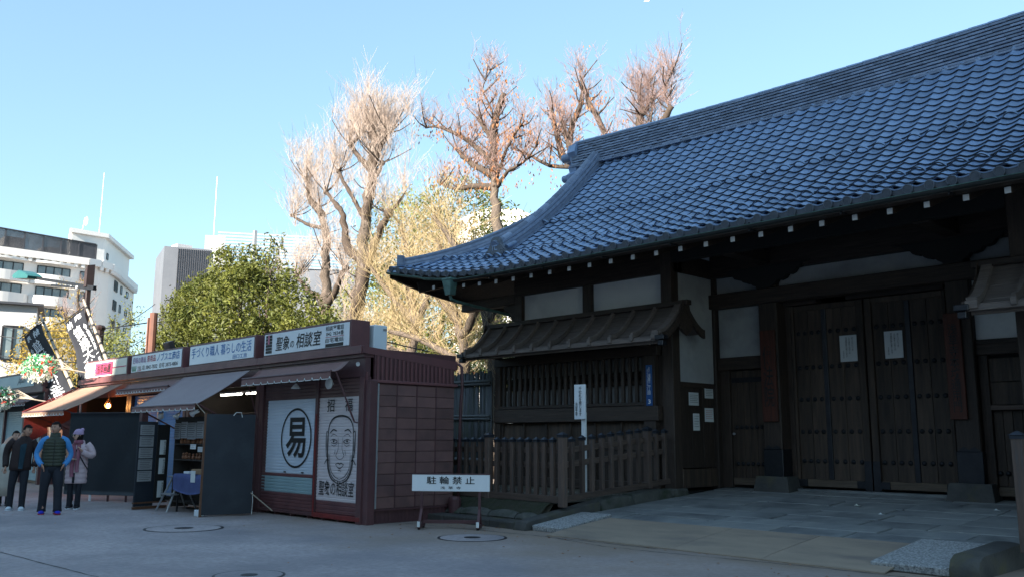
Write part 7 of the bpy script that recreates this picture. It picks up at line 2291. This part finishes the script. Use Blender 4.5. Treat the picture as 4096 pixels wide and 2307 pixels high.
# --- man in a dark brown jacket behind him
x, y = -20.15, 5.62
t = person("man in an open dark brown jacket and white trainers beside the man in the vest", (x, y, 0), atan2(.963, .27) - .1, .985)
hc = (.09, -.10, 1.60)
body(t, skin_m, dict(arms=[[(-.25, .05, 1.15), (-.26, .0, .92)], [(.26, .02, 1.15), (.25, -.05, .93)]], legs=[[(-.10, -.05, .5), (-.12, .0, .08)], [(.10, -.08, .5), (.10, -.10, .08)]], head=hc))
legs(t, P["navy"], 0, [(-.13, -.02, 0), (.10, -.12, 0)], [(-.12, -.06, .5), (.10, -.10, .5)], .085, .052)
v = MB(); rings(v, [(0, 0, .80, .20, .13), (0, .0, .88, .205, .135), (0, 0, 1.0, .195, .135), (0.01, -.01, 1.15, .19, .13), (.02, -.02, 1.30, .20, .135), (.03, -.03, 1.39, .17, .115), (.04, -.04, 1.45, .10, .09), (.05, -.05, 1.49, .075, .075)], 20)
ve = v.build("jacket", P["brown"], t, None, True, local=True)
v = MB(); v.sheet(lambda u, w: (.02 + (u - .5) * (.13 - .05 * w) + .03 * (1 - w), -.166 + .03 * (u - .5) ** 2 + .09 * max(0, 1 - w * 4), 1.47 - .64 * w), 6, 10, (0, .01, 0)); v.build("shirt", P["teal"], t, None, True, local=True)
for s in (-1, 1):
    arm_(t, "sleeve", P["brown"], [(s * .16 + .02, -.02, 1.40), (s * .235, .0, 1.29), (s * .275, .04, 1.12), (s * .27, .0, .98), (s * .26, -.05, .88)], (.078, .056))
    hand(t, (s * .26, -.07, .83), (0, -.3, -1), skin_m, s, .5)
head(t, Vector(hc), .75, skin_m, True, .12)
shoe(t, -.13, -.04, 0, -.1, P["whitesh"], P["whitesh"]); shoe(t, .10, -.14, 0, .05, P["whitesh"], P["whitesh"])
# --- woman in a pink coat
x, y = -19.75, 6.58
t = person("woman in a pale pink padded coat, plum scarf, lilac bobble hat and sunglasses", (x, y, 0), atan2(.95, .31) - .25, .93)
hc = (-.02, -.05, 1.60)
body(t, skin_l, dict(arms=[[(-.24, -.02, 1.18), (-.10, -.17, 1.08)], [(.26, -.02, 1.20), (.12, -.18, 1.25)]], legs=[[(-.09, -.04, .5), (-.09, .0, .08)], [(.09, -.06, .5), (.08, -.08, .08)]], head=hc))
legs(t, P["navy"], 0, [(-.09, -.01, 0), (.09, -.1, 0)], [(-.09, -.05, .5), (.09, -.07, .5)], .08, .056)
v = MB(); secs = []
for k in range(45):
    q = k / 44; z = .55 + .92 * q
    bul = .012 * abs(sin(q * pi * 9)); w = .215 - .01 * q if q < .82 else .207 - .15 * ((q - .82) / .18) ** 1.6
    if q > .9: bul = 0
    secs.append((0, .02 * max(0, q - .8) * 5, z, w + bul, .155 + bul - (.10 * ((q - .8) / .2) if q > .8 else 0)))
rings(v, secs, 22); ve = v.build("coat", P["pinkc"], t, None, True, local=True)
v = MB(); v.beam((-.01, -.172, .56), (-.01, -.172, .78), .05, .008, (0, 1, 0)); v.build("coat_opening", P["navy"], ve, local=True)
v = MB(); rings(v, [(0, .05, 1.40, .13, .09), (0, .08, 1.47, .11, .075), (0, .09, 1.50, .08, .05)], 16, False); v.build("hood", P["pinkc"], ve, None, True, local=True)
arm_(t, "sleeve", P["pinkc"], [(-.17, 0, 1.40), (-.25, -.0, 1.28), (-.275, -.03, 1.14), (-.20, -.15, 1.06), (-.11, -.21, 1.07)], (.088, .062)); arm_(t, "sleeve", P["pinkc"], [(.17, 0, 1.40), (.26, -.0, 1.30), (.31, -.03, 1.17), (.25, -.14, 1.17), (.15, -.21, 1.24)], (.088, .062))
hand(t, (-.05, -.235, 1.08), (1, -.15, .1), skin_l, -1, .5); hand(t, (.11, -.235, 1.29), (-.5, -.2, .8), skin_l, 1, .9)
v = MB(); rings(v, [(0, -.01, 1.41, .10, .10), (0, -.015, 1.45, .105, .105), (0, -.01, 1.50, .085, .085)], 14); v.build("scarf", P["scarf"], t, None, True, local=True)
for s, b in ((-.05, .70), (.05, .80)):
    v = MB(); v.sheet(lambda u, w: (s + .08 * (u - .5) + .01 * sin(w * 6), -.185 - .012 * sin(u * pi) - .01 * sin(w * 5), 1.42 - (1.42 - b) * w), 5, 12, (0, .012, 0)); v.build("scarf_end", P["scarf"], t, None, True, local=True)
v = MB(); v.tube([(-.12, -.10, 1.44), (.06, -.19, 1.2), (.20, -.14, .95), (.22, .0, .86)], .012, 6); v.build("bag_strap", P["black"], t, None, True, local=True)
fo, Mh = head(t, Vector(hc), -.75, skin_l, False)
for (b, m_, nm) in (((0, .028, -.015, .092, .095, .125), hair_m, "hair"), ((0, .018, .058, .096, .106, .090), P["lilac"], "hat"), ((0, .10, .125, .042, .042, .042), P["lilac"], "pompom")):
    v = MB(); v.ball(b[:3], b[3:], 16, 10); v.xf(Mh); v.build(nm, m_, t, None, True, local=True)
v = MB(); rings(v, [(0, .012, .018, .094, .104), (0, .012, .05, .100, .111), (0, .014, .058, .094, .105)], 20, False); v.xf(Mh); v.build("hat_brim", P["lilac"], t, None, True, local=True)
for s in (-1, 1):
    v = MB(); v.ball((s * .034, -.100, .002), (.027, .010, .021), 12, 7); v.xf(Mh); v.build("sunglass_lens", P["lens"], t, None, True, local=True)
shoe(t, -.09, -.03, 0, -.1, P["black"], P["whitesh"], .24); shoe(t, .09, -.12, .0, .05, P["black"], P["whitesh"], .24)
# --- woman in a long cream coat, mostly hidden
x, y = -21.6, 5.75
t = person("person in a cream coat half hidden behind the man in the brown jacket", (x, y, 0), atan2(.96, .26) + .1, .93)
hc = (.14, -.03, 1.58)
body(t, skin_l, dict(arms=[[(-.24, 0, 1.15), (-.25, -.05, .95)], [(.24, 0, 1.15), (.25, -.05, .95)]], legs=[[(-.09, -.04, .5), (-.09, .0, .08)], [(.09, -.06, .5), (.08, -.08, .08)]], head=hc))
legs(t, P["black"], 0, [(-.09, -.01, 0), (.09, -.1, 0)], [(-.09, -.05, .5), (.09, -.07, .5)], .08, .056)
v = MB(); rings(v, [(-.10, 0, .22, .30, .17), (-.07, 0, .5, .27, .16), (-.03, 0, .85, .22, .14), (0, 0, 1.15, .20, .13), (.0, 0, 1.35, .20, .125), (0.05, 0, 1.44, .10, .09), (.08, 0, 1.49, .07, .07)], 18)
for i_, q in enumerate(v.v): v.v[i_] = (q[0] + .02 * sin(q[1] * 30) * (1.2 - q[2]), q[1] + .015 * sin(q[0] * 40) * max(0, 1 - q[2]), q[2])
v.build("coat", P["cream"], t, None, True, local=True)
for s in (-1, 1): arm_(t, "sleeve", P["cream"], [(s * .16, 0, 1.38), (s * .24, 0, 1.28), (s * .27, .02, 1.10), (s * .26, -.04, .92)], (.08, .06)); hand(t, (s * .26, -.06, .87), (0, -.2, -1), skin_l, s, .5)
fo, Mh = head(t, Vector(hc), .2, skin_l)
v = MB(); v.ball((0, .05, -.03), (.085, .075, .12), 12, 8); v.xf(Mh); v.build("hair_length", hair_m, t, None, True, local=True)
shoe(t, -.09, -.03, 0, -.1, P["black"], P["black"], .24); shoe(t, .09, -.12, .0, .05, P["black"], P["black"], .24)
# --- person in black at the left edge
x, y = -21.75, 4.95
t = person("person in a black coat cut off by the left edge of the photo", (x, y, 0), atan2(.97, .23), .96)
hc = (-.05, -.03, 1.60)
body(t, skin_l, dict(arms=[[(-.24, 0, 1.15), (-.25, -.05, .95)], [(.24, 0, 1.15), (.25, -.05, .95)]], legs=[[(-.09, -.04, .5), (-.09, .0, .08)], [(.09, -.06, .5), (.08, -.08, .08)]], head=hc))
legs(t, P["cream"], 0, [(-.09, -.01, 0), (.09, -.1, 0)], [(-.09, -.05, .5), (.09, -.07, .5)], .085, .07)
v = MB(); rings(v, [(0, 0, .62, .24, .16), (0, 0, .85, .22, .15), (0, 0, 1.15, .205, .14), (.0, 0, 1.35, .20, .13), (0, 0, 1.44, .10, .09), (0, 0, 1.49, .075, .07)], 18); v.build("coat", P["black"], t, None, True, local=True)
for s in (-1, 1): arm_(t, "sleeve", P["black"], [(s * .16, 0, 1.38), (s * .24, 0, 1.28), (s * .27, .02, 1.10), (s * .26, -.04, .92)], (.085, .062)); hand(t, (s * .26, -.06, .87), (0, -.2, -1), skin_l, s, .5)
head(t, Vector(hc), .0, skin_l)
shoe(t, -.09, -.03, 0, -.1, P["black"], P["black"], .25); shoe(t, .09, -.12, .0, .05, P["black"], P["black"], .25)

bpy.data.objects.remove(_fo)
